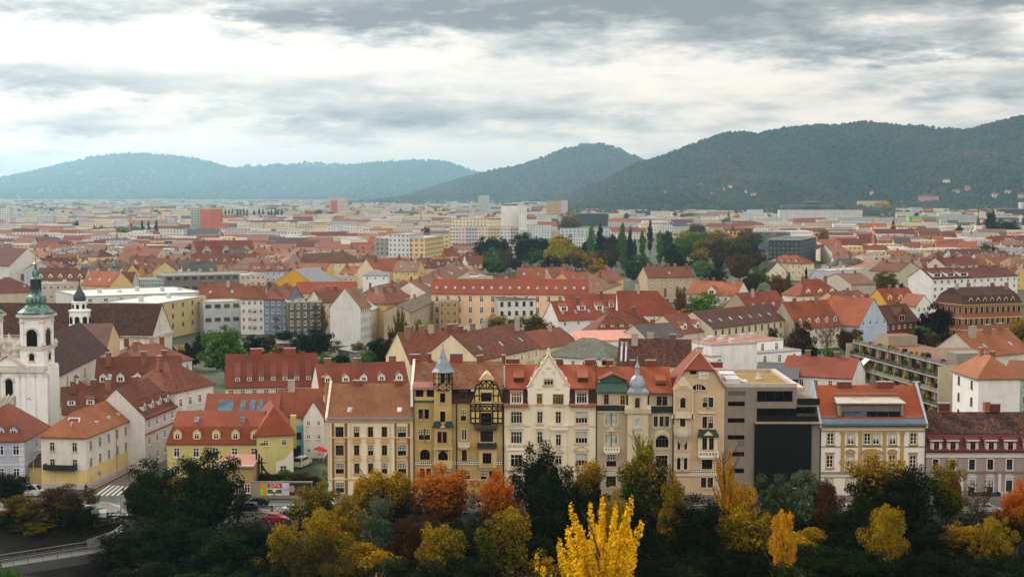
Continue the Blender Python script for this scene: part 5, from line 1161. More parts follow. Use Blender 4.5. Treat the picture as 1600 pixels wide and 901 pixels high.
t = thing('support_scaffold','dark timber props leaning beside the rusty-roofed street house','scaffold',(P(401,760,254).x,254,0))
for dx,w in ((0,0),(2.2,1),(4.4,1)):
 b = MB(); b.tube((dx * .2,0,0),(dx * .2,.2,7.2 - dx * .3),.16)
 if w: b.tube((dx + 1.6,0,.0),(dx * .2,.3,6.6 - dx * .6),.14)
 b.obj('prop',t,[plain('241c16')])
b = MB(); b.box(-1,-.1,4.9,1.6,.1,5.05); b.obj('crossbeam',t,[plain('2b221a')])
# hoarding with posters along the pavement
t = thing('advertising_hoarding','long street hoarding with orange-green, red-green and portrait posters','hoarding',(P(394,783,247.2).x,247.2,.13)); hw = P(488,783,247.2).x - P(394,783,247.2).x
b = MB(); b.box(0,0,0,hw,.25,2.75); b.box(-.1,-.05,2.75,hw + .1,.3,2.9); b.obj('hoarding_wall',t,[plaster('8c8578',.5)])
def poster(x0,x1,h_,name,label=None):
 b = MB(); b.box(x0,-.03,.55,x1,-.002,2.65); o = b.obj(name,t,[plain(h_,.6)])
 if label: o['label'] = label
 return o
f = hw / 920.
def FXX(c): return (c - 570) * f
for i,(cx,cy,c_) in enumerate(((715,320,'e07a1a'),(768,320,'84b81e'),(715,405,'9cc81e'),(772,405,'e8861e'))):
 b = MB(); z = 2.6 - (cy - 290) * .0125 * .95; b.box(FXX(cx - 27),-.03,z - .72,FXX(cx + 27),-.002,z + .3); b.obj('poster',t,[plain(c_,.6)])
po = poster(FXX(800),FXX(1035),'d8d8d4','poster','white poster with red and green shop advertisement')
b = MB(); b.box(FXX(806),-.045,1.75,FXX(1028),-.032,2.6,0); b.box(FXX(806),-.045,.85,FXX(1025),-.032,1.55,1); b.box(FXX(895),-.058,.6,FXX(920),-.046,1.75,0)
b.lathe([(.01,0),(.33,0),(.33,.012),(.01,.012)],14,(0,0,0),2); n0 = len(b.V) - 0
for k in range(len(b.V)):
 v = b.V[k]
 if abs(v[0]) < .34 and abs(v[1]) < .34 and -.001 < v[2] < .013: b.V[k] = (v[0] + FXX(912),-.06 - v[2],v[1] + 1.45)
b.obj('artwork',po,[plain('b4202c',.6),plain('1d6a2e',.6),plain('dcd6cc')])
def text(body,parent,x,y,z,size,mat,name='lettering'):
 cu = bpy.data.curves.new(name,'FONT'); cu.body = body; cu.size = size; cu.extrude = .006; cu.align_x = 'CENTER'; cu.materials.append(mat)
 tmp = bpy.data.objects.new('tmp',cu); me = bpy.data.meshes.new_from_object(tmp); bpy.data.objects.remove(tmp)
 o = link(name,me,parent,(x,y,z)); o.rotation_euler = (math.pi / 2,0,0); return o
text('BIPA',po,FXX(917),-.056,1.88,.95,plain('e8b8bc',.6))
po = poster(FXX(1038),FXX(1140),'c6c2cc','poster'); text('500',po,FXX(1088),-.04,1.35,.62,plain('5c7fae',.6))
po = poster(FXX(1142),FXX(1480),'20262a','poster','dark poster with a portrait')
b = MB(); b.lathe([(.01,0),(.45,.3),(.52,.7),(.35,1.1),(.01,1.3)],10,(FXX(1180),0,1.0),sq=.04); b.obj('portrait',po,[plain('a8887a')]); po.children[0].location = (0,-.04,0)
b = MB(); b.box(FXX(1215),-.04,.6,FXX(1290),-.032,1.3); b.obj('portrait_garment',po,[plain('8a2a28')])
# ---- the church
SC = plaster('e0dfdc',.15); SC2 = plaster('c4beb2',.3); CUP = None
def copper():
 m,bs,T = new_mat('copper_patina'); node,put,mth,mix,ramp,noise,comb,sep = T
 pos = node('ShaderNodeNewGeometry').outputs['Position']; x,y,z = sep(pos)
 n = noise(comb(mth('MULTIPLY',x,2),mth('MULTIPLY',y,2),mth('MULTIPLY',z,.5)),1.0,5,.65)
 put(bs.inputs['Base Color'],mix(ramp(n,[(.42,0.),(.6,1.)]),hx('6f9088'),hx('2c4640'))); bs.inputs['Roughness'].default_value = .55; return m
CUP = copper(); CUD = plain('22302e',.45)
def church_tower(px,label,Y=304.):
 x = P(px,560,Y).x; t = thing('church_tower',label,'church tower',(x,Y,0),math.radians(-7))
 Z = lambda py: P(px,py,Y).z; k = Y / FPX; w = 19 * k; b = MB()
 b.box(-w * 1.12,-w * 1.12,-1,w * 1.12,w * 1.12,Z(574),0); b.box(-w * 1.25,-w * 1.25,Z(574),w * 1.25,w * 1.25,Z(569),1); b.box(-w * 1.02,-w * 1.02,Z(569),w * 1.02,w * 1.02,Z(545),0); b.box(-w * 1.1,-w * 1.1,Z(545),w * 1.1,w * 1.1,Z(542.5),1)
 b.box(-w * .92,-w * .92,Z(542.5),w * .92,w * .92,Z(494),0); b.box(-w * 1.06,-w * 1.06,Z(497),w * 1.06,w * 1.06,Z(494),1); b.box(-w * 1.22,-w * 1.22,Z(494),w * 1.22,w * 1.22,Z(490),1)
 for sx in (-1,1):
  for sy in (-1,1):
   b.box(sx * w * .86 - .35,sy * w * .86 - .35,Z(542.5),sx * w * .86 + .35,sy * w * .86 + .35,Z(497),0); b.box(sx * w * .86 - .5,sy * w * .86 - .5,Z(503),sx * w * .86 + .5,sy * w * .86 + .5,Z(500),1)
   b.box(sx * w * .86 - .5,sy * w * .86 - .5,Z(542),sx * w * .86 + .5,sy * w * .86 + .5,Z(538),1)
   b.lathe([(.4,0),(.3,.3),(.5,.8),(.2,1.4),(.02,1.7)],7,(sx * w * 1.12,sy * w * 1.12,Z(542)),1)
 b.obj('shaft',t,[SC,SC2])
 for rz in (0,math.pi / 2,-math.pi / 2):
  for y0,y1,ww,off in ((539,513,1.15,.92),(561,550,.55,1.02)):
   fm,pm = fwin(ww * 2,Z(y1) - Z(y0),'D','1a1a18','0a0b0b','hood','d2ccc0',True,.0,True); d = w * off + .02
   o = link('window',fm,t,(d * math.sin(rz),-d * math.cos(rz),Z(y0)),rz); link('pane',pm,o)
 b = MB(); c = []
 prof = [(w * 1.32,490),(w * 1.18,487.5),(w * .86,482),(w * .66,476)]
 for (r0,y0),(r1,y1) in zip(prof,prof[1:]): b.lathe([(r0 * 1.3,Z(y0)),(r1 * 1.3,Z(y1))],4 if y0 > 489 else 8,(0,0,0),0,math.pi / 4 if y0 > 489 else math.pi / 8)
 b.lathe([(w * q,Z(y)) for q,y in ((.78,477),(.62,475.5),(.66,474),(.78,472.5),(.84,469),(.82,465.5),(.7,462.5),(.5,460.5),(.42,458.5),(.4,455),(.46,454),(.36,452),(.32,446),(.3,437),(.42,436),(.4,434.5),(.28,433.5),(.22,431),(.3,428),(.3,424.5),(.2,421.5),(.12,420),(.1,417.5),(.05,414))],14)
 o = b.obj('dome',t,[CUP],True)
 b = MB(); z = Z(455); h_ = Z(437) - Z(455)
 for i in range(8):
  a = i * math.pi / 4; q = w * .36; b.box(q * math.cos(a) - .2,q * math.sin(a) - .2,z,q * math.cos(a) + .2,q * math.sin(a) + .2,z + h_)
 b.obj('lantern',t,[CUD])
 b = MB(); b.lathe([(.01,Z(415.5)),(.5,Z(413.5)),(.5,Z(411.5)),(.01,Z(409.5))],10); b.tube((0,0,Z(411)),(0,0,Z(397.5)),.14); b.box(-.65,-.09,Z(404.5),.65,.09,Z(403)); b.obj('cross',t,[plain('c8983a',.35,.8)],True)
 return t
church_tower(58.5,'white baroque church tower with green copper dome and gilded cross'); church_tower(-21,'second white church tower cut by the photo edge')
t = thing('church_facade','ornate white church front with arched window and pediment between its towers','church',(P(18,640,303).x,303,0),math.radians(-7)); Z = lambda py: P(18,py,303).z; k = 303 / FPX
b = MB(); b.box(-30 * k,-1,-1,30 * k,6,Z(577),0); b.box(-34 * k,-1.6,Z(580),60 * k,-1,Z(575),1); b.box(-34 * k,-1.5,Z(572),34 * k,3,Z(570),1)
b.prism([(-34 * k,Z(576)),(34 * k,Z(576)),(20 * k,Z(566)),(0,Z(556)),(-20 * k,Z(566))],-1.2,.5,0); b.prism([(-35 * k,Z(576)),(0,Z(554)),(35 * k,Z(576)),(35 * k,Z(573)),(0,Z(551)),(-35 * k,Z(573))][::-1],-1.7,.2,1)
for px in (-26,-16,16,26,42,62): b.box(px * k - .4,-1.5,-1,px * k + .4,-.95,Z(582),0); b.box(px * k - .6,-1.6,Z(586),px * k + .6,-.95,Z(582),1)
for px in (-8,8): b.lathe([(.4,0),(.7,.5),(.5,1.1),(.75,1.8),(.3,2.6),(.02,2.9)],8,(px * k,-.4,Z(558)),1)
b.lathe([(.5,0),(.8,.6),(.5,1.6),(.8,2.6),(.4,3.6),(.02,4.4)],8,(0,-.4,Z(553)),1); b.lathe([(.5,0),(.9,.6),(.6,1.6),(.02,2.6)],8,(-30 * k,-.4,Z(545)),1)
b.box(30 * k,-.5,-1,66 * k,4,Z(572),0); b.box(-9 * k,-2,Z(629),11 * k,-1,Z(617),1)
for i in range(9): b.lathe([(.2,0),(.35,.4),(.1,.9)],6,((-8 + i * 2.2) * k,-2.0,Z(626 - (i % 3) * 3)),1)
b.obj('wall',t,[SC,SC2])
for px,y0,y1,w_ in ((1,618,590,12),(1,652,632,12),(33,633,622,3.2),(-31,630,612,5),(56,616,600,5)):
 fm,pm = fwin(w_ * k,Z(y1) - Z(y0),'3' if w_ > 8 else 'D','1a1a18','0a0b0b','hood','d2ccc0',True,.0,False); o = link('window',fm,t,(px * k,-1.02 if px < 40 else -.52,Z(y0))); link('pane',pm,o)
h = house('great mottled church roof with white gable end and round attic window',-30,522,238,524.5,12,17,'gx',8.2,'cfcabd','6f3a2b',fl=0,old=.72,dark='38241e',ch=0,roofk=.9)
for i in range(5): b = MB(); x = h.W * (.72 + i * .06); b.box(x - .35,-.15,0,x + .35,.0,11.3); b.obj('pilaster',h.t,[SC2])
b = MB(); b.box(0,-.4,11.2,h.W,-.002,11.9); b.box(h.W + .002,0,11.2,h.W + .4,h.D,11.9); b.obj('cornice',h.t,[SC2])
for x,z in ((h.W * .765,6.5),(h.W * .9,6.5)): fm,pm = fwin(2.4,3.2,'T','2a2a28','14181a','seg','c4b494',False,.0,True); o = link('window',fm,h.t,(x,-.02,z)); link('pane',pm,o)
for y,z in ((6,14.5),(11,14.5),(8.5,18)): link('window',win_mesh(.9,1.3),h.t,(h.W + .02,y,z),math.pi / 2)
church_nave = house('dark mottled nave roof running back from the church towers',90,584,168,545,14,13,'gx',6.5,'cbc5b8','633426',fl=1,bays=3,old=.75,dark='33211c',ch=0,wtop=1.5,win=(1.6,2.6))
house('church side chapel with cream gable against the great roof',166,545,187,527,13.5,9,'gy',5,'cdb98c','6f3a2b',fl=0,old=.4,ch=0)
t = thing('ridge_turret','small white ridge turret with dark onion dome on the great church roof','turret',(P(125,500,411).x,411,P(125,512,411).z)); zb = t.location.z; Z = lambda py: P(125,py,411).z - zb; k = 411 / FPX
b = MB(); b.lathe([(16 * k,-6),(16 * k,Z(487)),(17.5 * k,Z(486)),(17.5 * k,Z(484)),(12 * k,Z(482.5)),(12 * k,Z(472)),(13.5 * k,Z(471)),(11 * k,Z(470))],8,ph=math.pi / 8); b.lathe([(17 * k,-13),(17 * k,Z(507)),(16 * k,Z(506))],8,ph=math.pi / 8); b.obj('shaft',t,[SC])
b = MB(); b.lathe([(q * k,Z(y)) for q,y in ((10,471),(9,469.5),(9.8,466.5),(9.6,463),(7.5,458),(4.5,453.5),(2,449),(1.1,445),(.5,441))],14); b.lathe([(.05,Z(441)),(1.8 * k,Z(438.5)),(1.8 * k,Z(436.5)),(.05,Z(434))],8); b.tube((0,0,Z(434)),(0,0,Z(430)),.1); b.obj('onion_dome',t,[plain('26332f',.4,spec=.5)],True)
for i in range(8):
 a = i * math.pi / 4 - math.pi / 2; r = 16 * k * math.cos(math.pi / 8) + .03
 fm,pm = fwin(1.3,2.1,'D','1a1a18','0a0b0b',None,'d2ccc0',True,.0,False); o = link('window',fm,t,(r * math.cos(a),r * math.sin(a),Z(505)),a + math.pi / 2); link('pane',pm,o)
 r = 12 * k * math.cos(math.pi / 8) + .03; fm,pm = fwin(.8,1.3,'D','1a1a18','0a0b0b',None,'d2ccc0',True,.0,False); o = link('window',fm,t,(r * math.cos(a),r * math.sin(a),Z(481.5)),a + math.pi / 2); link('pane',pm,o)
# ---- footbridge, abutment, railings
t = thing('footbridge','grey steel footbridge with truss railings crossing the river','bridge',G(186,838,-2.2)); a0 = G(186,850,-2.4); a1 = G(-90,893,-2.4); d = (a1 - a0); L = d.length; t.location = a0; t.rotation_euler = (0,0,math.atan2(d.y,d.x))
STL = plain('5a5c5b',.5,.2)
b = MB(); b.box(0,0,-.25,L,3.2,0); b.obj('deck',t,[plain('4a4a48')])
for y,nm in ((0,'girder'),(3.2,'girder')):
 b = MB(); b.box(0,y - .12,-1.3,L,y + .12,-.1);
 b.tube((0,y,1.15),(L,y,1.15),.09); b.tube((0,y,.1),(L,y,.1),.07); b.tube((0,y,.65),(L,y,.65),.04)
 for i in range(int(L / 2.2)):
  x = i * 2.2; b.tube((x,y,.1),(x,y,1.15),.05,n=5); b.tube((x,y - .13,-.2),(x + 1.1,y - .13,-1.2),.05,n=4); b.tube((x + 1.1,y - .13,-1.2),(x + 2.2,y - .13,-.2),.05,n=4)
 b.obj(nm,t,[STL])
t = thing('bridge_abutment','concrete bridge abutment and ramp wall with graffiti','abutment',G(186,842,-2.4))
def gm():
 m,bs,T = new_mat('graffiti_concrete'); node,put,mth,mix,ramp,noise,comb,sep = T
 pos = node('ShaderNodeNewGeometry').outputs['Position']; n = noise(pos,.55,4,.6); n2 = noise(pos,1.1,5,.7)
 pic = ramp(n2,[(.35,hx('2a4a8a')),(.45,hx('3c78a8')),(.52,hx('8a8a88')),(.58,hx('9a2c30')),(.66,hx('2e7a44'))])
 put(bs.inputs['Base Color'],mix(ramp(n,[(.56,0.),(.6,1.)]),hx('6e6860'),pic)); return m
GRF = gm(); o0 = t.location.copy(); loc = lambda px,py,z: G(px,py,z) - o0
b = MB(); A,B,C = loc(137,851,-2.4),loc(167,846,-1.8),loc(191,829,-.6); wv = Vector((0,.35,0))
for p,q in ((A,B),(B,C)):
 z = Vector((0,0,1)); n_ = (q - p).cross(z).normalized() * .35
 for lo,hi in ((-5.5,0),):
  b.face([p + z * lo,q + z * lo,q + z * hi,p + z * hi],0); b.face([q + z * lo - n_,p + z * lo - n_,p + z * hi - n_,q + z * hi - n_],0); b.face([p + z * hi,q + z * hi,q + z * hi - n_,p + z * hi - n_],1); b.face([p + z * lo,p + z * hi,p + z * hi - n_,p + z * lo - n_],0)
b.obj('wing_wall',t,[GRF,plain('9a948a')])
b = MB(); p,q = loc(146,836,-2.4),loc(184,832,-2.4); z = Vector((0,0,1)); b.face([p,q,q + z * 2.5,p + z * 2.5],0); n_ = Vector((0,.4,0)); b.face([p + z * 2.5,q + z * 2.5,q + z * 2.5 + n_,p + z * 2.5 + n_],1); b.face([q,q + n_,q + n_ + z * 2.5,q + z * 2.5],1); b.obj('graffiti_wall',t,[GRF,plain('9a948a')])
b = MB(); P4 = [loc(136,850,-2.4),loc(167,845,-1.9),loc(190,830,-.7),loc(184,826,-.7),loc(158,838,-2.0),loc(134,843,-2.4)]; b.face(P4); b.obj('ramp',t,[ASPH])
b = MB()
for p,q in ((A,B),(B,C)):
 for hgt in (.95,.5): b.tube(p + z * (hgt),q + z * (hgt),.06)
 for i in range(5): r_ = p.lerp(q,i / 4); b.tube(r_,r_ + z * .95,.045,n=5)
b.obj('handrail',t,[STL])
def quay_rail(px0,px1,label):
 a,c = P(px0,815,236.8),P(px1,815,236.8); t = thing('quay_railing',label,'railing',(a.x,236.8,.13)); L = c.x - a.x
 b = MB(); b.tube((0,0,.95),(L,0,.95),.05,n=5); b.tube((0,0,.12),(L,0,.12),.04,n=5)
 n = int(L / 2.4); s_ = L / n
 for i in range(n + 1): b.box(i * s_ - .07,-.07,0,i * s_ + .07,.07,1.05)
 for i in range(n * 3):
  x = i * s_ / 3; b.tube((x + .05,0,.14),(x + s_ / 3 - .05,0,.93),.025,n=4); b.tube((x + s_ / 3 - .05,0,.14),(x + .05,0,.93),.025,n=4)
 b.obj('lattice',t,[plain('22211f',.6)])
quay_rail(335,424,'black lattice quay railing beside the road with the red car'); quay_rail(426,1640,'long black lattice quay railing behind the river trees')
# ---- street things
def wheel_mesh():
 b = MB(); n = 14; r = .33
 for i in range(n):
  a0,a1 = 2 * math.pi * i / n,2 * math.pi * (i + 1) / n; p = lambda a,q,y: (q * math.cos(a),y,q * math.sin(a))
  b.face([p(a0,r,-.1),p(a1,r,-.1),p(a1,r,.1),p(a0,r,.1)],0); b.face([p(a0,r,-.1),p(a0,r * .62,-.11),p(a1,r * .62,-.11),p(a1,r,-.1)],0); b.face([(0,-.09,0),p(a1,r * .62,-.11),p(a0,r * .62,-.11)],1); b.face([(0,.1,0),p(a0,r,.1),p(a1,r,.1)],0)
 return b.mesh('wheel',[plain('101010',.9),plain('8e9092',.4,.6)])
WHL = wheel_mesh()
def car(px,py,ang,col,label,kind='hatch',z=.0,group=None):
 """a parked or moving car; ang = heading of the nose, degrees from +X"""
 p = G(px,py,z); t = thing('parked_car' if kind != 'van' else 'parked_van',label,'van' if kind == 'van' else 'car',p,math.radians(ang),group); t.location.z = z + .01
 L = {'hatch': 3.9,'estate': 4.6,'sedan': 4.5,'van': 5.0}[kind]; hw = .86; b = MB(); hl = L / 2
 if kind == 'van': lo = [(-hl,.3),(hl - .1,.3),(hl,.55),(hl - .1,1.0),(hl - 1.0,1.2),(-hl,1.2)]; up = [(-hl + .02,1.2),(hl - 1.0,1.2),(hl - 1.6,1.95),(-hl + .1,2.0)]
 else:
  lo = [(-hl + .05,.3),(hl - .1,.28),(hl,.5),(hl - .08,.72),(hl - 1.05,.9),(-hl + .05,.95),(-hl,.6)]
  up = {'hatch': [(-hl + .08,.95),(hl - 1.15,.9),(hl - 1.85,1.43),(-hl + .75,1.48),(-hl + .35,1.3)],'estate': [(-hl + .08,.95),(hl - 1.2,.9),(hl - 1.95,1.42),(-hl + .7,1.47),(-hl + .3,1.3)],'sedan': [(-hl + .75,.95),(hl - 1.25,.9),(hl - 1.95,1.4),(-hl + 1.5,1.42)]}[kind]
 b.prism(lo,-hw,hw,0)
 c = [sum(q[0] for q in up) / len(up),sum(q[1] for q in up) / len(up)]; ti = .82
 A = [(x,-hw * .98 if zz < 1.0 or (kind == 'van' and zz < 1.3) else -hw * ti,zz) for x,zz in up]; B = [(x,-y,zz) for x,y,zz in A]
 for i in range(len(up)):
  j = (i + 1) % len(up)
  if i: b.face([A[i],B[i],B[j],A[j]][::-1],0)
 b.face(A,0); b.face(B[::-1],0); CB = plain(col,.25,.1,.5); b.obj('body',t,[CB])
 g = MB(); sh = lambda q: (c[0] + (q[0] - c[0]) * .86,c[1] + .02 + (q[1] - c[1]) * .74)
 for sg in (-1,1):
  pl = [(sh((a[0],a[2]))[0],sg * (abs(a[1]) + .012),sh((a[0],a[2]))[1]) for a in A]; g.face(pl if sg < 0 else pl[::-1])
 def inset(P0,P1,P2,P3,e=.1):
  m = (Vector(P0) + Vector(P1) + Vector(P2) + Vector(P3)) / 4; n_ = (Vector(P1) - Vector(P0)).cross(Vector(P3) - Vector(P0)).normalized() * .012
  return [Vector(q).lerp(m,e) + n_ for q in (P0,P1,P2,P3)]
 g.face(inset(A[1],B[1],B[2],A[2])); k = len(A) - 1; g.face(inset(B[0],A[0],A[k],B[k])); g.obj('window',t,[glass('0c1012')])
 for sx in (-1,1):
  for sy in (-1,1): link('wheel',WHL,t,(sx * (hl - .78),sy * (hw - .08),.33),0 if sy < 0 else math.pi)
 for sy in (-1,1):
  l = MB(); l.box(hl - .12,sy * .62 - .18,.55,hl + .005,sy * .62 + .18,.7); l.obj('headlight',t,[plain('d4d8da',.2)]); l = MB(); l.box(-hl - .01,sy * .68 - .14,.68,-hl + .1,sy * .68 + .14,.85); l.obj('taillight',t,[plain('8a1418',.3)])
 return t
car(382,798,180,'16191d','black car driving in front of the hoarding, nearer the quay railing','estate',.01); car(399,790,180,'14181c','black car parked at the kerb under the orange-green posters','estate',.01)
car(433,815,0,'a01820','bright red small car beside the quay railing','hatch',.01); car(463,801,0,'b8bcc0','silver car half hidden behind the yellow tree','sedan',.01)
car(473,728,75,'d0d2d2','white van parked in the yard beside the yellow house','van',.01); car(50,775,0,'c4c6c8','white car parked by the lamp post in front of the yellow garden wall','van',.01)
car(221,781,100,'d2d2d0','white car waiting in the side street under the dark tree','hatch',.012); car(284,793,0,'c8ccd0','pale car behind the big dark tree','sedan',.01); car(250,796,180,'9a9ea2','grey car between the two dark trees','hatch',.01)
for i,(px,c_) in enumerate(((520,'b4b8bc'),(610,'30343a'),(655,'8a8f94'),(760,'c8cacc'),(905,'5a6068'),(1060,'b0b4b8'),(1210,'22262c'),(1340,'c4c8ca'),(1450,'70747a'),(1545,'b8babc'))):
 car(px,800,0 if i % 2 else 180,c_,['silver','black','grey','white','slate grey','pale silver','near-black','off-white','mid grey','light grey'][i] + ' car glimpsed through the river trees ' + ['below the brown-panelled house','below the ochre house turret','left of the maple','right of the orange maple','below the stepped-gable house','below the taupe house','below the black screen','below the gold pilasters','at the mauve house corner','under the mauve house balcony'][i],['hatch','estate','sedan'][i % 3],.01)
def person(px,py,label,top,legs,z=.12):
 p = G(px,py,z); t = thing('person',label,'person',(p.x,p.y,z + .01),R.uniform(-.6,.6))
 V = [(0,0,.92),(0,0,1.2),(0,.02,1.42),(0,.03,1.52),(0,0,1.6),(0,-.02,1.74),(.09,0,.88),(.1,-.12,.48),(.1,.06,.06),(.1,-.1,.03),(-.09,0,.88),(-.1,.1,.48),(-.1,.3,.1),(-.1,.18,.04),(.19,.02,1.4),(.25,.08,1.13),(.24,-.06,.9),(.23,-.08,.8),(-.19,.02,1.4),(-.25,-.06,1.13),(-.24,-.22,.95),(-.23,-.26,.87)]
 E = [(0,1),(1,2),(2,3),(3,4),(4,5),(0,6),(6,7),(7,8),(8,9),(0,10),(10,11),(11,12),(12,13),(2,14),(14,15),(15,16),(16,17),(2,18),(18,19),(19,20),(20,21)]
 Rr = [.16,.15,.16,.06,.09,.085,.09,.065,.05,.045,.09,.065,.05,.045,.08,.055,.042,.04,.08,.055,.042,.04]
 me = bpy.data.meshes.new('body'); me.from_pydata(V,E,[])
 o = link('body',me,t); o.modifiers.new('skin','SKIN')
 for i,r in enumerate(Rr): me.skin_vertices[0].data[i].radius = (r,r)
 me.skin_vertices[0].data[0].use_root = True
 sb = o.modifiers.new('smooth','SUBSURF'); sb.levels = sb.render_levels = 1
 m,bs,T = new_mat('clothes'); z_ = T[7](T[0]('ShaderNodeTexCoord').outputs['Object'])[2]
 T[1](bs.inputs['Base Color'],T[3](T[2]('GREATER_THAN',z_,1.52),T[3](T[2]('GREATER_THAN',z_,.9),hx(legs),hx(top)),hx('8a6450'))); me.materials.append(m)
 b = MB(); b.lathe([(.1,1.64),(.115,1.72),(.1,1.8),(.04,1.85),(.01,1.86)],10,(0,.01,0)); b.obj('hair',t,[plain('1c1612')],True)
 return t
person(134.5,771,'person in black walking past the white corner house','101114','0e1014'); person(358.6,811.5,'person in a red jacket standing by the quay railing','9a3030','16181c')
def lamp_post(px,py,hh,label,z=.0):
 p = G(px,py,z); t = thing('street_lamp',label,'street lamp',(p.x,p.y,z)); b = MB(); b.tube((0,0,0),(0,0,hh),.1,.06); b.obj('pole',t,[plain('8e9290',.5)])
 b = MB(); b.tube((0,0,hh - .1),(1.2,0,hh + .1),.05); b.box(1.0,-.15,hh + .05,1.7,.15,hh + .18); b.obj('lamp_head',t,[plain('a8acac',.5)])
lamp_post(53,771,7.6,'tall grey street lamp in front of the yellow garden wall'); lamp_post(189,806,3.4,'short dark lamp post at the bridge ramp',.0); lamp_post(1228,812,5,'thin street lamp among the grey-green willows')
p = G(155,812,0); t = thing('recycling_container','green-lidded white recycling container at the bridge ramp','container',(p.x,p.y,.0),.2)
b = MB(); b.box(-1.1,-.6,0,1.1,.6,1.25); b.obj('bin',t,[plain('b4b8b6')]); b = MB(); b.prism([(-.65,1.25),(.65,1.25),(.45,1.6),(-.45,1.6)],-1.15,0,0,'x'); b.prism([(-.65,1.25),(.65,1.25),(.45,1.6),(-.45,1.6)],.01,1.15,1,'x'); b.obj('lid',t,[plain('1f7a4a',.5),plain('d0d4d0',.5)])
for i,(px,py) in enumerate(((499,719),(505,722))):
 p = G(px,py,0); t = thing('parasol',['red parasol nearer the small white house','red parasol beside the cream townhouse wall'][i],'parasol',(p.x,p.y,0)); b = MB(); b.tube((0,0,0),(0,0,2.6),.04); b.obj('pole',t,[plain('c8c8c4')]); b = MB(); b.lathe([(1.25,2.2),(.7,2.5),(.05,2.75)],8); b.obj('canopy',t,[plain('b82a20',.8)])
p = G(141,766,0); t = thing('traffic_sign','round traffic sign on a post by the corner house','traffic sign',(G(155.5,760,.12).x,G(155.5,760,.12).y,.12)); b = MB(); b.tube((0,0,0),(0,0,2.6),.04); b.obj('post',t,[plain('9a9c9c')]); b = MB(); b.tube((0,-.05,2.4),(0,-.08,2.4),.32,n=14); b.obj('sign_plate',t,[plain('7a8086')])
# ------------------------------------------------------------ the old town behind the row, house by house
# courtyard houses left of the centre
h = house('red-roofed house with seven slim shed dormers and two broad chimneys',352,603,497,600,8,15,'gx',6.4,'c2beae','8c3f2c',fl=2,bays=8,win=(1.1,1.6),wf='dcdcd6',old=.08,ch=0,trim='b8b4a4',fh=3.3)
for i in range(7): x = h.W * (.13 + i * .128); d = MB(); shed_dormer(d,x,1.0,h.zr(1.0),1.15,1.15,h.s,0,1,s2=h.s * .72); do = d.obj('dormer',h.t,[plaster('b0a89a'),tiles('8c3f2c',.1)]); link('window',win_mesh(.9,.9,'cross','d8d8d2',sill=False),do,(x,.99,h.zr(1.0) + .12))
for x in (h.W * .33,h.W * .7): chimney_at(h.t,x,7.3,13.2,2.7,1,2.4,'84402f')
h = house('red-roofed wing with small white gabled dormers behind the cream townhouse',500,612,641,607,9,14,'gx',5.2,'c8c4b8','94442e',fl=0,old=.1,ch=3,chs=(1.5,.8,1.2),dorm=('gable',5,1.6,1.2,2.2,'cfcabf'))
house('pale grey modern block raised above the yard with two window strips',318,472,376,470,11.5,14,'flat',0,'a8acb2','b4b6b4','office block','office_block',fl=2,bays=4,win=(2.2,1.3),fh=5,wf='5c6258',pane='3a4426')
house('yellow and grey modern hospital wing with a long white roof',246,474,322,462,13,22,'flat',0,'b9a878','d4d6d4','hospital','hospital_wing',fl=3,bays=5,win=(1.5,1.6),wf='8c8c86',sky=2)
house('long white flat hospital roof behind the great church roof',128,463,320,456,12,40,'flat',0,'c0c2c2','d8d9d6','hospital','hospital_wing',fl=1,bays=8,sky=6,win=(1.6,1.4))
house('pale townhouse with small balconies next to the blue-grey one',376,466,412,466,13.2,12,'gx',4.2,'c8c4be','8e4c36',fl=4,bays=4,old=.4,ch=2,fh=3,wf='dededa',win=(1.0,1.5),pane='20262a')
h2 = house('blue-grey townhouse with white windows and a yellow balcony parasol',412.3,466,450,467,13.2,12,'gx',4.2,'6d7885','904a36',fl=4,bays=4,old=.3,ch=2,fh=3,wf='e2e2de',win=(1.0,1.4))
for hh,n in ((HOUSES[-2],3),(h2,2)):
 for i in range(n): b = MB(); b.box(hh.W * .44,-1.2,2.6 + i * 3,hh.W * .66,-.02,2.75 + i * 3); b.box(hh.W * .44,-1.25,2.75 + i * 3,hh.W * .66,-1.18,3.7 + i * 3); b.obj('balcony',hh.t,[plain('b8b8b4' if n == 3 else '46525e')])
h = house('dark grey weathered house with a planted roof terrace',450.3,471,503,470,13,13,'flat',0,'59544c','9a968c',fl=4,bays=5,fh=3,wf='d6d6d0',win=(1.0,1.7))
for i in range(4): b = MB(); b.box(h.W * .7,-1.1,1.8 + i * 2.9,h.W * .9,-.02,1.95 + i * 2.9); b.box(h.W * .7,-1.12,1.95 + i * 2.9,h.W * .9,-1.06,2.8 + i * 2.9); b.obj('balcony',h.t,[plain('3a3834')])
for i in range(5): b = MB(); x = h.W * (.1 + .2 * i); b.box(x,.8,12.9,x + 1.1,1.8,13.8 + i % 2 * .5); b.obj('planter',h.t,[plain(['5a6a3a','a08a6a','4a5a30','c8c4bc','6a7a48'][i])])
house('long tiled roof behind the grey modern block',315,470,376,468,11.5,13,'gx',5,'b8a888','98503a',fl=0,old=.3,ch=4,sky=3,Y=None) if False else None
house('brown tiled roof house between the hospital and the pale townhouse',312,464,380,463,11,13,'gx',4.6,'b4a078','98503a',fl=0,old=.3,ch=4,sky=2)
house('new orange-red roof house with flue pipes behind the roof terrace',464,457,558,456,12,12,'gx',3.8,'b4ada0','b0482e',fl=0,old=.0,ch=0)
house('brown roof house left of the white gable house',502,472,545,470,12,12,'gx',4,'c2b8a4','8a4c38',fl=2,bays=5,old=.4,ch=3)
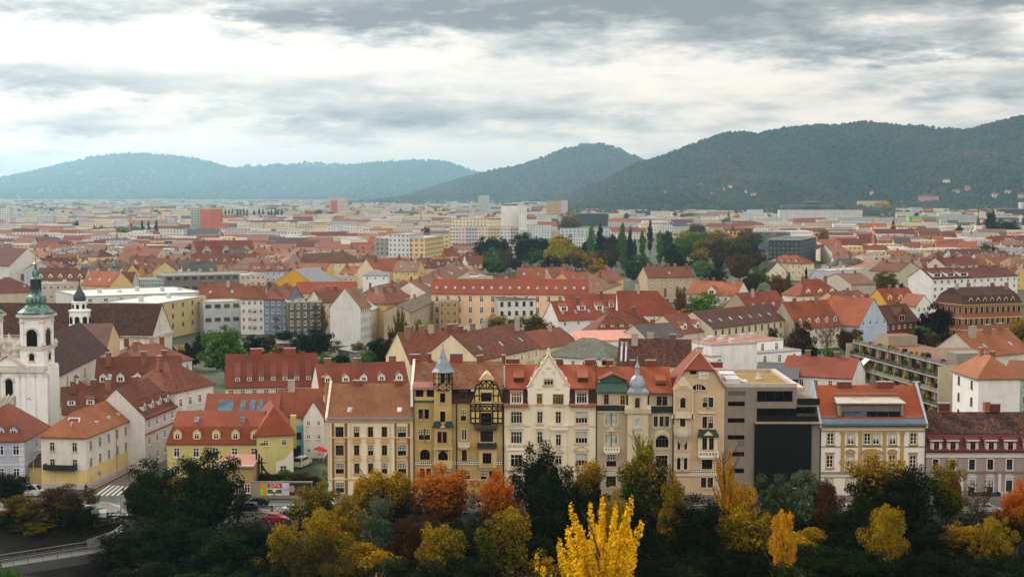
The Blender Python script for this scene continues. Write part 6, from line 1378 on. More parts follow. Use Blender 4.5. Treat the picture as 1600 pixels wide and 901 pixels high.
h = house('white gable house with blank wall and pale red roof',515.5,478.5,563,479.5,13.3,10,'gy',6.2,'c8c8c6','a8705c',fl=0,side='r',old=.1,ch=0)
for f in range(4):
 for i in range(5): link('window',win_mesh(.9,1.5,'cross','c8ccd0','30383e'),h.t,(h.W,1.1 + i * 1.95,11 - f * 3),math.pi / 2)
house('cream apartment house with red upper band along the street',579,484,604,473,11.4,11,'gx',2.6,'cdbf9e','9aa0a4',fl=4,bays=6,old=0,ch=1,fh=2.9,win=(1.0,1.5),wf='d8d4cc',roofmat=plain('a4a8aa',.6))
house('yellow street house with red tiled roof behind the cream apartment house',603,475,641,471,12.5,14,'hip',4.4,'c9ab6c','93503a',fl=3,bays=4,old=.35,ch=3,fh=3.3,wf='e0d8c8')
for i,(x0,y0,x1,y1,hh,lb,c_) in enumerate(((528,545,558,550,3,'small grey shed before the white gable house','8c8c8a'),(433,536,467,535,3.2,'long low brick shed in the garden','7a4c3c'),(320,552,340,556,3,'garden hut left of the big round green tree','8a7a64'),(722,524,758,512,3,'garage with grey sheet roof behind the balconied houses','9a9c9c'))):
 house(lb,x0,y0,x1,y1,hh,6,'shed',.8,c_,'6e6c68','shed','shed',fl=0,ch=0,roofmat=plain('77746e',.7))
# centre
h = house('long ochre house with two joined tiled roofs along the street',606,470,667,455,11,15,'hip',5,'c9b078','94523c',fl=3,bays=9,old=.4,ch=4,fh=3.2,win=(1.0,1.6),wf='4a4038')
house('old blank plaster firewall house',640,487,686,466,11,9,'gx',2.2,'a89a82','8a6a58',fl=0,old=.5,ch=1,wallk=.95)
house('narrow ochre courtyard house with arched windows',686,469,715.5,469,12,12,'flat',0,'a08250','8e8a82',fl=4,bays=3,fh=3,win=(1.1,1.7),wf='c8c0b0')
h = house('grey-brown courtyard house with iron balconies and white window frames',716,457,778,456,14,12,'flat',0,'736a5c','b8b6b0',fl=4,bays=6,fh=3.3,win=(1.1,1.8),wf='dcdcd8',sky=1)
for i in range(3):
 for x in (.1,.68): b = MB(); z = 1.5 + i * 3.3; b.box(h.W * x,-1.2,z,h.W * (x + .14),-.02,z + .15); b.box(h.W * x,-1.22,z + .15,h.W * (x + .14),-1.16,z + 1); b.obj('balcony',h.t,[plain('2e3436')])
b = MB(); b.box(h.W * .38,-1.4,0,h.W * .6,-.02,13.4); b.obj('stair_tower',h.t,[plaster('776e60',.3)])
h = house('white-green house with brown shutters and dark slate roof',778.5,468,836,467,12,13,'shed',2.2,'c4c8be','4e4844',fl=3,bays=5,fh=3.4,ch=0,win=(1.1,1.6),wf='4a3226',pane='221a16',roofmat=plain('58524e',.7))
house('long peach institution with a row of large skylights on its red roof',674,458,919,459,14,15,'gx',5,'d9b896','a5472c',fl=3,bays=14,old=.05,ch=0,sky=17,fh=4.2,win=(1.3,2.3),wf='e8e4dc',pane='3a4448')
house('red-roofed house with three broad shed dormers beside the peach institution',872,499,956,496,7,13,'gx',6,'d2cec8','a84a30',fl=1,bays=4,old=.08,ch=1,dorm=('shed',3,3.0,1.9,2.8),sky=4)
house('red-roofed house with a long line of shed dormers',886,488,976,487,8,13,'gx',6.2,'c9bfae','a24a32',fl=0,old=.15,ch=1,dorm=('shed',7,2.0,1.9,1.6,'cfc9be'))
house('low grey sheet-roof hall before the shed-dormered house',872,530,946,518,6,16,'gx',2.2,'b8b2a6','8c8c8a','hall','hall',fl=0,ch=0,roofmat=plain('8f8f8c',.6))
house('large mottled red roof with many chimneys behind the ochre townhouse',640,566,750,560,8,17,'gx',7,'cdbf9c','98503a',fl=0,old=.4,ch=5,chs=(1.5,.9,1.6))
h = house('cream house with long tiled roof and white cornice behind the turret',748,562,843,541,9,16,'gx',6.2,'d3c6a4','8f4d39',fl=2,bays=8,old=.5,ch=4,fh=3.6,win=(1.0,1.9),trim='e0d8c4',sky=3,chs=(1.6,.9,1.7))
house('broad low red roof running behind the cream cornice house',826,546,905,534,8,14,'gx',4,'c8bca4','954a36',fl=0,old=.2,ch=2)
h = house('white house with weathered grey slate hipped roof',852,556,958,561,9,15,'hip',4.4,'d6d4ce','7c7a70',fl=2,bays=6,old=.6,dark='5a584e',ch=0,roofmat=None,win=(1.1,1.7))
h = house('lichen-mottled brown roof house with a yellow firewall',964,568,1078,570,9,15,'gx',5.6,'c8b88e','7e4030',sidewall='cfa860',fl=0,old=.75,dark='3c2822',ch=3,chs=(1.6,1.2,1.4))
for i in range(2): b = MB(); x = 1.0 + i * 1.1; b.tube((x,.2,8.5),(x,3.4,13.2),.3); b.tube((x,3.4,13.2),(x,3.4,14.2),.36); b.obj('flue_pipe',h.t,[plain('c4c8ca',.3,.7)])
house('flat pink-red roofed house behind the grey slate roof',905,532,1022,530,9,12,'shed',1.6,'d0cac4','c08878',fl=0,ch=0,roofmat=plain('b98072',.7))
h = house('white terraced building with pink flat roof, upper floor',1113,537,1224,529,11.5,16,'flat',0,'dadad8','b06a58',fl=1,bays=5,win=(1.1,2.0),sky=5,pane='2a3436')
house('white terraced building, broad lower floor with a terrace',1112,556,1252,546,9,8,'flat',0,'dededc','c4c2be',fl=2,bays=6,win=(1.1,2.1),fh=4.6,pane='2c363a')
house('blank white side wing of the pink-roofed terraced building',1068,530,1112,538,12,14,'flat',0,'d4d4d2','b06a58',fl=0,sky=3)
house('dark slate roof house left of the blank white wing',1010,528,1066,524,9.5,12,'gx',3.4,'b4aea4','4e4a48',fl=0,ch=1,roofmat=plain('504c4a',.8))
h = house('long beige house with mottled brown roof and small skylights',1113,512,1234,497,10,15,'gx',4.6,'c6b89e','7c4636',fl=2,bays=12,old=.7,dark='4a342c',ch=1,sky=8,win=(1.0,1.7),fh=3.7,wf='8a7c68')
house('red roof with white dome dormers next to the long beige house',1064,520,1124,513,9,14,'gx',5,'c4b8a4','96513a',fl=0,old=.15,ch=0,dorm=('gable',3,2.2,1.6,1.0,'d8d4ce'))
house('orange dormered roof with lichen behind the pink flat roof',928,521,1034,519,8,14,'hip',6.4,'b4a890','984a32',fl=0,old=.55,ch=2,dorm=('shed',6,1.3,1.1,1.6))
h = house('big plain red roof with tall dark skylights and two slim chimneys',966,492,1062,492,8,15,'hipr',8.2,'d2cdc2','9c432c',fl=1,bays=6,old=.04,ch=2,chs=(.9,.9,1.0),sky=0)
for x in (.14,.37,.6,.82): b = MB(); xx = h.W * x; b.slab([(xx - .55,2.2,h.zr(2.2) + .25),(xx + .55,2.2,h.zr(2.2) + .25),(xx + .55,4.8,h.zr(4.8) + .25),(xx - .55,4.8,h.zr(4.8) + .25)],.1,0,1); b.obj('skylight',h.t,[glass('1e2a30',.1),plain('8a9094')])
house('white house with light orange roof, small middle gable and shuttered gable end',1073,458,1151,461,9.5,14,'gx',5,'d3d0ca','b46040',fl=2,bays=7,old=.06,ch=4,win=(1.0,1.7),dorm=('gable',1,3.4,1.8,.1,'d3d0ca'))
house('old beige courtyard house with a roof garden',992,440,1052,442,9,10,'gx',3,'b4a48c','96604a',fl=1,bays=4,old=.4,ch=3)
house('weathered house with patched red and brown roof before the park',1012,433,1085,432,12,14,'gx',4.5,'a89880','8e4a3a',fl=2,bays=5,old=.3,ch=5,sky=1)
house('small white house with brown roof under the bare grey tree',1133,482,1160,482,6,10,'gy',3,'d0ccc4','6e4636',fl=1,bays=2,old=.5,ch=1)
house('red-roofed house with three white gabled dormers at the courtyard',1172,486,1234,481,7.5,14,'gx',6.4,'c2b090','9c462e',sidewall='a89a80',fl=0,old=.1,ch=1,dorm=('gable',4,1.7,1.4,1.0,'d4cec4'))
house('yellow house with orange roof and corner loggia by the dark spruce',808,435,852,435,10,12,'gx',5,'d2bd86','ae5a3e',fl=2,bays=4,old=.1,ch=2,sky=2)
house('tan-roofed yellow house right of the dark spruce',862,433,902,432,10,13,'gx',4.6,'d0b87c','a05a42',sidewall='9c9484',fl=1,bays=4,old=.25,ch=2,sky=1)
house('orange-roofed ochre house with dark windows at the park edge',890,438,932,436,9,12,'gx',3.4,'cfa964','ae5334',fl=1,bays=4,old=.05,ch=1,sky=2)
house('end house with pink-tan roof and ladder of skylights',918,460,970,444,13,16,'hip',5,'d9c69a','a2664e',fl=3,bays=9,old=.2,ch=2,sky=5,fh=3.4)
house('yellow corner house with a dark domed turret',950,440,974,434,15,10,'hip',4,'d0b064','a05c46',fl=3,bays=4,old=.2,ch=1)
house('brown-roofed low house with a little dormer before the park',776,440,806,440,7,11,'gx',3.6,'b8a488','74483a',fl=0,old=.3,ch=1,dorm=('gable',1,2,1.3,1.2))
house('pale flat-roofed house with plants beside the church tower street',733,433,770,431,7,12,'flat',0,'cfc4a8','c8c6c2',fl=1,bays=5,sky=2)
house('white-walled row with red and brown roofs running to the small church tower',668,458,733,421,12,14,'gx',4.5,'d2cdc6','8e5340',fl=3,bays=13,old=.35,ch=5,win=(1.0,1.6),fh=3.3,dorm=('shed',4,2.2,1.4,1.5))
t = thing('church_tower','small white church tower with scalloped gable before the park','church tower',G(726,438,0)); zt = P(726,400,t.location.y).z; k = t.location.y / FPX
b = MB(); b.box(-6 * k,-5 * k,-1,6 * k,5 * k,zt - 16 * k); b.prism([(-6 * k,zt - 16 * k),(6 * k,zt - 16 * k),(4.5 * k,zt - 10 * k),(2 * k,zt - 8 * k),(1.2 * k,zt - 2 * k),(0,zt),(-1.2 * k,zt - 2 * k),(-2 * k,zt - 8 * k),(-4.5 * k,zt - 10 * k)],-4 * k,4 * k); b.obj('shaft',t,[plaster('c8c8c4',.2)])
b = MB(); b.box(-1.2 * k,-5.1 * k,zt - 24 * k,1.2 * k,-5 * k,zt - 18 * k); b.obj('belfry_opening',t,[plain('2a2c2e')])
house('orange roof house with small church gable behind the ochre street',586,423,642,420,10,14,'gx',6,'cfc2a2','ae5a3e',fl=1,bays=5,old=.05,ch=3)
house('white cube house with grey pyramid roof and blue windows',567,430,606,430,9,11,'hip',2.6,'d4d8da','6c7276',fl=1,bays=3,ch=0,win=(1.2,1.2),pane='3c5c78',roofmat=plain('767a7c',.7))
h = house('bright yellow gabled hall with grey roof and rooflight',428,441,490,443,6,22,'gy',7.0,'c8932a','7c7e80','hall','hall',fl=1,bays=6,ch=0,roofmat=plain('7e8284',.6),win=(1.1,2.0),wf='b8862a')
house('long cream house with mottled brown hipped roof behind the yellow hall',468,413,570,409,12,17,'hip',5.6,'d3c6a4','84513c',fl=2,bays=9,old=.5,ch=3,fh=4)
house('beige firewall house with skylit roof left of the yellow hall',407,421,444,415,10,16,'gy',5.4,'b4a88c','85513c',fl=0,old=.4,ch=1)
house('row of ochre houses with mansard dormers at the old town edge',298,412,404,411,11,14,'gx',5.5,'b3914c','8c4e3a',fl=2,bays=14,old=.35,ch=6,dorm=('gable',5,2.0,1.4,1.0),sky=4)
h = house('steep red brick church-like school with grey stone gables',308,398,400,396,10,16,'gx',9,'8e7c6c','92422f',fl=1,bays=10,old=.05,ch=2,dorm=('gable',3,6,3,.1,'9a9286'))
house('orange-red school roof right of the grey stone gables',366,396,430,396,8,20,'hip',4,'b8a48c','a85c44',fl=0,old=.05,ch=3,sky=4)
house('dark glassy modern building with roof terraces left of the yellow hall',258,430,374,427,11,18,'flat',0,'6d675e','8a8478','office block','office_block',fl=2,bays=9,win=(2.6,1.6),fh=5,pane='2c363a',wf='4a4a46')
house('pinkish-white terraced flats next to the dark glassy building',368,430,415,428,9,14,'flat',0,'c4b8ac','c8c4bc',fl=2,bays=6,win=(1.6,1.3),sky=2)
# left, behind the church
house('silver slatted facade building behind the great church roof',197,436,263,436,9,14,'flat',0,'a4aaac','9a9a96','office block','office_block',fl=0,pat=True,sx=.9,sy=8,wxy=(.5,.9),patglass='50585a')
house('taupe modern house with long window strips',264,428,320,426,10,14,'flat',0,'8d8478','7c766c','office block','office_block',fl=2,bays=3,win=(4,1.4),fh=5,wf='5c5a56',sky=1)
house('beige flat-roofed clinic with grey balconies',64,444,148,441,9,14,'flat',0,'b4a69a','b0aaa0',fl=2,bays=8,win=(1.3,1.6),fh=4.2,sky=3)
house('bright orange roofed yellow house with three small skylights',127,444,172,446,9,14,'gx',6,'cbb072','b4552f',fl=1,bays=4,old=0,ch=0,sky=3)
t = house('brown-red roof house joined to the green copper turret',174,446,206,446,8,14,'gx',6,'b8bcae','84402f',fl=1,bays=3,old=.1,ch=0,sky=2)
b = MB(); b.lathe([(3,8),(2.6,9),(1.4,14),(1.0,16.5),(1.3,17),(1.0,18.5),(.2,20)],8,(1.6,-.5,0)); b.obj('turret_roof',t.t,[CUP]); b = MB(); b.lathe([(2.6,-1),(2.6,8.2)],8,(1.6,-.5,0)); b.obj('turret_wall',t.t,[plaster('a4b4a4',.2)])
house('dark brown roof with four white-framed dormers',55,437,132,437,10,14,'gx',5.4,'bcb2a0','78402f',fl=0,old=.3,ch=3,dorm=('gable',5,1.9,1.5,1.0,'c9b890'))
house('wide brown-red roof at the left edge behind the church towers',-20,458,62,455,9,20,'hip',6,'b4a890','7c3c2c',fl=0,old=.15,ch=2,sky=2)
house('small yellow flat house between the two church towers',0,462,42,460,6,10,'flat',0,'c4ad78','b4b0a8',fl=1,bays=3)
h = house('church with white curved baroque gable and dark red roof',-30,413,15,415,12,24,'gx',9,'ccc8c0','702f24',fl=0,old=.05,ch=0)
t = thing('church_gable','white curved baroque church gable with one oval window','church',G(31,423,0)); k = t.location.y / FPX; z0 = P(31,419,t.location.y).z; b = MB()
b.prism([(-19 * k,z0),(19 * k,z0),(15 * k,z0 + 6 * k),(10 * k,z0 + 10 * k),(9 * k,z0 + 20 * k),(0,z0 + 26 * k),(-9 * k,z0 + 20 * k),(-10 * k,z0 + 10 * k),(-15 * k,z0 + 6 * k)],-.5,.6); b.box(-18 * k,-.4,-1,18 * k,.5,z0); b.obj('wall',t,[plaster('d0ccc6',.15)])
b = MB(); b.lathe([(.01,0),(1.6 * k,0),(1.6 * k,.1),(.01,.1)],12,(0,0,0)); o = b.obj('window',t,[plain('22262a')]); o.location = (0,-.52,z0 + 8 * k); o.rotation_euler = (math.pi / 2,0,0)
house('red roofed chapel with a slim white tower',80,415,130,414,7,10,'gx',4,'c4bcae','9e4634',fl=0,old=.05,ch=1,sky=1)
t = thing('church_tower','slim white chapel tower with green cap among red roofs','church tower',G(98.5,419,0)); k = t.location.y / FPX; zt = P(98.5,394,t.location.y).z; b = MB(); b.box(-4.5 * k,-4.5 * k,-1,4.5 * k,4.5 * k,zt); b.obj('shaft',t,[plaster('c9beb0',.2)]); b = MB(); b.lathe([(6 * k,zt),(4 * k,zt + 3 * k),(2 * k,zt + 5 * k),(1.5 * k,zt + 8 * k),(.1,zt + 11 * k)],8); b.obj('cap',t,[CUP])
for yy in (400,408): b = MB(); z = P(98.5,yy,t.location.y).z; b.box(-1.4 * k,-4.6 * k,z - 1.2 * k,1.4 * k,-4.52 * k,z + 1.6 * k); b.obj('window',t,[plain('33363a')])
house('cream tower house with dark red pyramid roof',153,401,178,400,13,10,'hip',4,'cfb98e','7c3a2c',fl=1,bays=3,old=.05,ch=0)
house('long plain red roof right of the cream tower house',180,408,238,409,8,24,'gx',8,'b8a894','a2543f',fl=0,old=.05,ch=2)
house('brick-pink roofs with rows of chimneys on the ridge',222,419,276,417,10,16,'gx',5,'bcae98','a15842',fl=0,old=.1,ch=6,sky=3)
house('brown roof with two bands of roof lights',277,424,322,418,9,14,'gx',5,'bda874','7c4c3a',fl=0,old=.2,ch=2,sky=4)
house('long low red roofs behind the dormered brown roof',130,422,236,425,8,14,'gx',4.5,'b4a890','8c4a36',fl=0,old=.2,ch=6)
house('white curved-fronted gallery hall at the church square',40,395,72,398,10,14,'flat',0,'c4c8ca','b4b6b6',fl=0)
# right of the centre
house('courtyard house with red flat roof, white stair block and wooden balcony',1219,584,1332,590,10,14,'gx',3.6,'d0cdc8','9c4632',fl=2,bays=5,old=.05,ch=2,win=(1.0,1.8),fh=4.2)
house('dark glass shed roof behind the planted office roof',1180,590,1246,592,9.5,9,'shed',2.4,'3a4246','22303a',fl=0,ch=0,roofmat=glass('1a2630',.12))
house('orange-roofed house with white gabled dormers behind the bare black tree',1246,512,1315,507,7.5,14,'gx',8,'c4bba8','a64c2e',fl=2,bays=6,old=.06,ch=2,dorm=('gable',5,1.5,1.6,.9,'cfc8bc'),sidewall='a8a08c')
house('small white gabled house with orange roof in the courtyard',1231,507,1252,510,6.5,8,'gy',4,'d4d6d6','ae5636',fl=2,bays=2,old=.05,ch=0,win=(1.0,1.4))
h = house('pale blue gabled house with orange roof and glazed annex',1343,508,1386,504,7.5,17,'gy',8.6,'a9b6c8','b35734',fl=1,bays=4,old=.03,ch=2,win=(1.0,1.7),wtop=-1.5)
house('glass and steel annex of the pale blue gabled house',1316,503,1342,508,6.5,8,'flat',0,'59666c','a8623e','office block','office_block',fl=2,bays=4,win=(1.6,2.2),wf='3c4448',pane='222c32')
house('orange roof wing left of the pale blue gable',1316,492,1344,488,7,14,'hip',7,'b8ae9c','ae532f',fl=0,old=.03,ch=2)
house('red roof with three open skylights right of the yellow-green tree',1312,472,1360,468,7,12,'gx',3.8,'c9b27c','94503c',fl=0,old=.15,ch=1,sky=4)
house('pale blue-white house with slate attic',1360,473,1398,470,7,11,'flat',0,'b4c0c8','6a7078',fl=1,bays=6,win=(1.2,1.3),sky=1)
house('big red hipped roof behind the loose green tree',1250,462,1316,460,8,14,'hip',6.5,'c9c2b4','a1462d',fl=1,bays=6,old=.05,ch=2,dorm=('gable',3,2.0,1.4,.8,'d8d4cc'))
house('grey-beige gabled house with brown roof',1285,436,1330,444,9,12,'gy',4,'a29a8a','8a5642',fl=0,old=.3,ch=2)
h = house('long blank lilac-white block with stair slot',1296,423,1362,419,12,14,'flat',0,'b6b4ba','bcbab6',fl=0,sky=4)
house('white apartment block with dark red attic and dormer windows',1456,435,1518,433,15,15,'gx',4,'d2d2d0','713228',fl=4,bays=6,old=.1,ch=3,win=(1.5,1.4),fh=3,dorm=('shed',3,5,1.7,.8,'cfcac6'),sidewall='cfcfd0')
house('white apartment wing with dark red roof and glazed stairwell',1518,433,1590,430,13.5,15,'gx',3.4,'d2d2d0','74352b',fl=4,bays=7,old=.1,ch=2,win=(1.4,1.4),fh=3)
BR = plain('7a4a3a')
h = house('ornate brick corner house with dormered mansard and stone bands at the crossroads',1505,476,1596,473,13.5,15,'mans',5.5,'8c5a44','5c3428',fl=3,bays=11,old=.35,ch=4,win=(1.1,2.0),fh=3.9,mans=(1.6,3.0),trim='b49c6c',dorm=('gable',7,1.5,1.4,.3,'b8a888'),wf='38443a',side='l',nside=5)
wrap_band(h,8.6,8.9,.3,plaster('b8a070',.2),'string_course'); wrap_band(h,4.5,4.8,.3,plaster('b8a070',.2),'string_course'); wrap_band(h,13.2,13.5,.5,plaster('a88e5e',.2),'cornice')
house('yellow house with red roof and white gabled dormers',1385,472,1434,470,8,12,'gx',5,'c99a38','a0452c',fl=1,bays=6,old=.05,ch=2,dorm=('gable',3,2.2,1.4,1.0,'cfa94e'))
house('brown-roofed brick house with pointed gable at the crossroads',1382,505,1436,500,6.5,12,'gx',5.6,'70382c','6c3e2e',fl=1,bays=6,old=.3,ch=1,dorm=('gable',1,5,2.5,.1,'70382c'),win=(1.0,1.4))
house('small white house with peach gable beside the yellow dormered house',1432,477,1456,476,8,10,'gy',4,'d0cec8','a85c44',fl=2,bays=3,old=.05,ch=0)
h = house('white house with light orange hipped roof and stairwell windows',1489,578,1529,591,13,9,'hip',4.2,'d2d0cc','b76a4a',fl=3,bays=2,side='',old=.02,ch=1,win=(1.0,1.7),wf='5c4a3a',pane='2c2420',sky=2)
house('long orange-red roof right of the dark spruce',1543,592,1588,586,9,8,'hip',4.2,'c9c9c4','a5533a',fl=2,bays=4,old=.05,ch=2)
house('pale green house with little balconies at the right edge',1566,588,1625,592,12,12,'gx',3,'a8c0b0','9c5a48',fl=4,bays=4,old=.05,ch=0,win=(1.0,1.7),fh=3)
house('orange roofed house behind with red brick chimney block',1532,556,1612,548,9,16,'gx',5.5,'c8c0b0','b0623f',fl=0,old=.05,ch=3,chs=(2.2,1,1.6),sky=2)
# stepped terraced flats with planted balconies
t = thing('terraced_flats','concrete terraced apartment block with planted balconies stepping down','apartment block')
Hs = [(536,566,13.0,10.4),(552,590,10.2,7.6),(575,608,7.4,4.8),(597,628,4.6,2.0)]
a,c = G(1338,534,12.5),G(1482,570,12.5); u = c - a; u.z = 0; L = u.length; t.location = (a.x,a.y,0); t.rotation_euler = (0,0,math.atan2(u.y,u.x)); foot_add(Vector((a.x,a.y,0)),u.normalized(),Vector((-u.y,u.x,0)).normalized(),L,16)
CNC = plaster('a89c86',.35); FLR = plain('76503f')
for i in range(5):
 z = 12.5 - i * 3.1; off = -.7 * i; b = MB()
 b.box(-1,off - .6,z - .35,L,14,z,0,1); b.obj('floor_slab',t,[plaster('9c9484',.4),FLR])
 if i < 4:
  b = MB(); b.box(0,off + .6,z - 3.1,L - .5,off + .8,z - .36,0)
  for k in range(9): x = L * (k + .5) / 9; b.box(x - .4,off - .3,z - 3.1,x - .1,off + .58,z - .37,1)
  b.obj('recessed_wall',t,[plaster('8a7e66',.35),CNC])
  for k in range(9):
   x = L * (k + .55) / 9; g = MB(); g.box(x,off + .5,z - 3.0,x + 1.8,off + .59,z - .7); g.obj('window',t,[glass('14181a')])
 rb = MB(); rb.box(-.9,off - .62,z,L,off - .55,z + .75); rb.obj('balustrade',t,[plain(['6a6a64','3a3c3a','7c766c','4a4a46','5c5a54'][i])])
 for k in range(22):
  x = R.uniform(0,L - 1); kind = R.choice(['dark','green','goldgreen','rust','green','gold']); o = link('balcony_plant',crown_mesh('bush',3,k % 3),t,(x,off - .25,z),0,(R.uniform(1.4,3.2),1.1,R.uniform(.9,2.1))); own_mat(o,FT[kind])
for q in (L - .3,-1.05): b = MB(); b.box(q,-2.4,-1,q + .35,14,12.1); b.obj('end_wall',t,[CNC])
b = MB(); b.box(4,4,12.5,11,12,15,0,1); b.obj('penthouse',t,[plaster('8e8472',.3),FLR]); b = MB(); b.box(L - 15,4.5,12.5,L - 8,12,14.8,0,1); b.obj('penthouse',t,[plaster('8e8472',.3),FLR]); b = MB(); b.box(L - 7,3,12.5,L - 2,10,14.9,0,1); b.obj('penthouse',t,[plaster('7c776c',.3),plain('7c7c78')])
b = MB(); b.slab([(9.2,-3.3,8.0),(12.8,-3.3,8.0),(12.6,-1.6,9.4),(9.6,-1.6,9.4)],.06); b.box(9.3,-3.3,6.3,12.7,-3.26,7.95); b.obj('awning',t,[plain('d4d6d8',.8)])
# ------------------------------------------------------------ the trees on the river bank
def bank(rows,lod=0,Y0=None,group=None):
 for r in rows:
  kind,fol,px,yt,w,Y,label = r[:7]
  tree(label,kind,fol,px,yt,w,Y if Y < 200 or Y > 240 else max(Y,231) if px < 190 else Y - 7,lod=r[7] if len(r) > 7 else lod,low=r[8] if len(r) > 8 else (.1 if kind in ('bush','willow') else .16),group=group)
bank([
 ('round','dark',14,742,62,236,'dark green tree at the street edge below the blue-grey house',1),('round','yolive',38,775,74,228,'golden-leaved tree between the bridge and the street lamp'),('round','brown',98,762,92,230,'brown-green tree in front of the white corner house balcony'),
 ('dense','dark',130,795,80,226,'dark green tree beside the graffiti ramp'),('round','goldgreen',60,812,90,218,'green and gold tree above the footbridge'),('round','dark',5,800,70,224,'dark tree at the left end of the footbridge'),
 ('dense','dark',228,726,92,234,'tall dark tree standing on the street corner right of the zebra crossing'),('round','goldgreen',268,748,50,236,'small gold-flecked tree between the two tall dark street trees',1),('dense','dark',322,712,118,233,'tall dark tree in front of the long yellow house'),
 ('dense','dark',270,800,120,228,'broad dark tree low on the bank beside the ramp'),('bush','dark',400,822,90,231,'dark shrub under the quay railing'),('round','dark',345,830,130,222,'dark low tree on the bank left of the olive trees'),
 ('bush','dark',420,738,60,256,'dark green shrub behind the poster hoarding',1),('bush','brown',477,738,56,254,'bare-looking shrub beside the yard van',1),('bush','green',450,733,40,257,'green shrub at the yellow gabled house end',1),('bare','dark',517,722,30,253,'slender leafless tree at the corner of the cream townhouse',1),
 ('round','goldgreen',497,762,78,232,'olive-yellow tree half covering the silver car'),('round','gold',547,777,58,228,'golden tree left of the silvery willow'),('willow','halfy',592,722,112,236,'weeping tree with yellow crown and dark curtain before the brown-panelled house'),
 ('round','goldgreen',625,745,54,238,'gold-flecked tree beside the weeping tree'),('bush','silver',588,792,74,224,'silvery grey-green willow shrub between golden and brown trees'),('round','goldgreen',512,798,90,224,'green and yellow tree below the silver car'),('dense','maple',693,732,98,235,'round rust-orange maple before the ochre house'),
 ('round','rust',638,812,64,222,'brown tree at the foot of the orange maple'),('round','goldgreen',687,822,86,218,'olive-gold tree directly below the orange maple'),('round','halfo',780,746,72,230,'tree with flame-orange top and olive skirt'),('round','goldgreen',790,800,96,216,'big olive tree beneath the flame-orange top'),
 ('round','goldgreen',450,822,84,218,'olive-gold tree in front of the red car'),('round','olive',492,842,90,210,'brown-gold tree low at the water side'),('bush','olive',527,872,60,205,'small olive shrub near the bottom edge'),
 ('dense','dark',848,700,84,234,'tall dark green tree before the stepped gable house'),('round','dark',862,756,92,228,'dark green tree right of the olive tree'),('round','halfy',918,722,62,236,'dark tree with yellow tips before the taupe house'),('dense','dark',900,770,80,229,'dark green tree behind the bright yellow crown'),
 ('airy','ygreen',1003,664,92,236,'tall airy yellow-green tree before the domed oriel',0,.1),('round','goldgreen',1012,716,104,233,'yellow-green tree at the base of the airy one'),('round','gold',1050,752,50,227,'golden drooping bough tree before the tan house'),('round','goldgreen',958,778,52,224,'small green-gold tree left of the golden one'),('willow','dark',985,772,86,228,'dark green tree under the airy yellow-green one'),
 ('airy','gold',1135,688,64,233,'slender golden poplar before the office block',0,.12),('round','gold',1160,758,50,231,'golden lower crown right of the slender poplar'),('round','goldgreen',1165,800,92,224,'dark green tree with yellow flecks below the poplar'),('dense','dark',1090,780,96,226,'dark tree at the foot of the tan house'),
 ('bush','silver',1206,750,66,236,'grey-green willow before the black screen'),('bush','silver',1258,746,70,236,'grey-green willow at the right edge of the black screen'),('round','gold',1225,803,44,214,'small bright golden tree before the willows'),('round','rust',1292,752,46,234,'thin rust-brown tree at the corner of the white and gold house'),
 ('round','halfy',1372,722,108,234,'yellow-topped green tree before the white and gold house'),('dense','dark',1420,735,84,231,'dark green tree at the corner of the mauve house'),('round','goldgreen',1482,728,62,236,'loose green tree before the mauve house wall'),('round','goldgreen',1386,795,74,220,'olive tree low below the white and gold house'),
 ('bare','brown',1530,755,50,236,'thin brown tree before the iron balcony',1),('round','halfo',1590,762,66,230,'orange tree at the right edge before the mauve house'),('round','goldgreen',1556,812,66,222,'gold-flecked tree low at the right'),('dense','dark',1330,800,96,226,'dark tree between the rust-brown and the olive tree'),
 ('spray','bright',940,776,250,128,'bright yellow poplar in the foreground rising from the near slope',0,.02),('airy','bright',583,884,66,120,'yellow tree top just reaching the bottom edge'),('bush','lime',8,878,50,120,'light green tree top in the lower left corner',1),
 ('airy','bright',1256,893,50,118,'yellow twig tip at the bottom edge under the small golden tree',1),
])
# the dark thicket that fills the bank between them
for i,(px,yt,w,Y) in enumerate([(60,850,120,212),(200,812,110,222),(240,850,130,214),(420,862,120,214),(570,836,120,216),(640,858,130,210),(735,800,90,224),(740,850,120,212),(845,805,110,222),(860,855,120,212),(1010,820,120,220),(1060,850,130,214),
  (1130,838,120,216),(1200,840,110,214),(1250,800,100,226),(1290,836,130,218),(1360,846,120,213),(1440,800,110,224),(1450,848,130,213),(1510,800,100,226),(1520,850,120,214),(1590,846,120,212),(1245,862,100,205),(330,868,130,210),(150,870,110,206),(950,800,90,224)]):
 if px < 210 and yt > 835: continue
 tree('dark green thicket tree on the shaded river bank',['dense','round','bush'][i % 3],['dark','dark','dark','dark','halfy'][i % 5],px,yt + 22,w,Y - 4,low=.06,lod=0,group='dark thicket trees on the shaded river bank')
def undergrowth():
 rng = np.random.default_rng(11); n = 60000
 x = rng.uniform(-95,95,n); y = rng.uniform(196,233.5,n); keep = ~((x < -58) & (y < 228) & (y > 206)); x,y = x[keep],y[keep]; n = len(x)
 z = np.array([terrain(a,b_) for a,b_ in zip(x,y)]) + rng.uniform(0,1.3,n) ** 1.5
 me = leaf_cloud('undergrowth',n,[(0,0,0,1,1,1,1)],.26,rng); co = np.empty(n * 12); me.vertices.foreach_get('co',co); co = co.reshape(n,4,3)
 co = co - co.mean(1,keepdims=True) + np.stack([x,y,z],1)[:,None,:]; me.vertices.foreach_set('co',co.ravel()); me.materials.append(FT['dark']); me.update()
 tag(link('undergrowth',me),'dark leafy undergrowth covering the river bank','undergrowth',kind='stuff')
undergrowth()
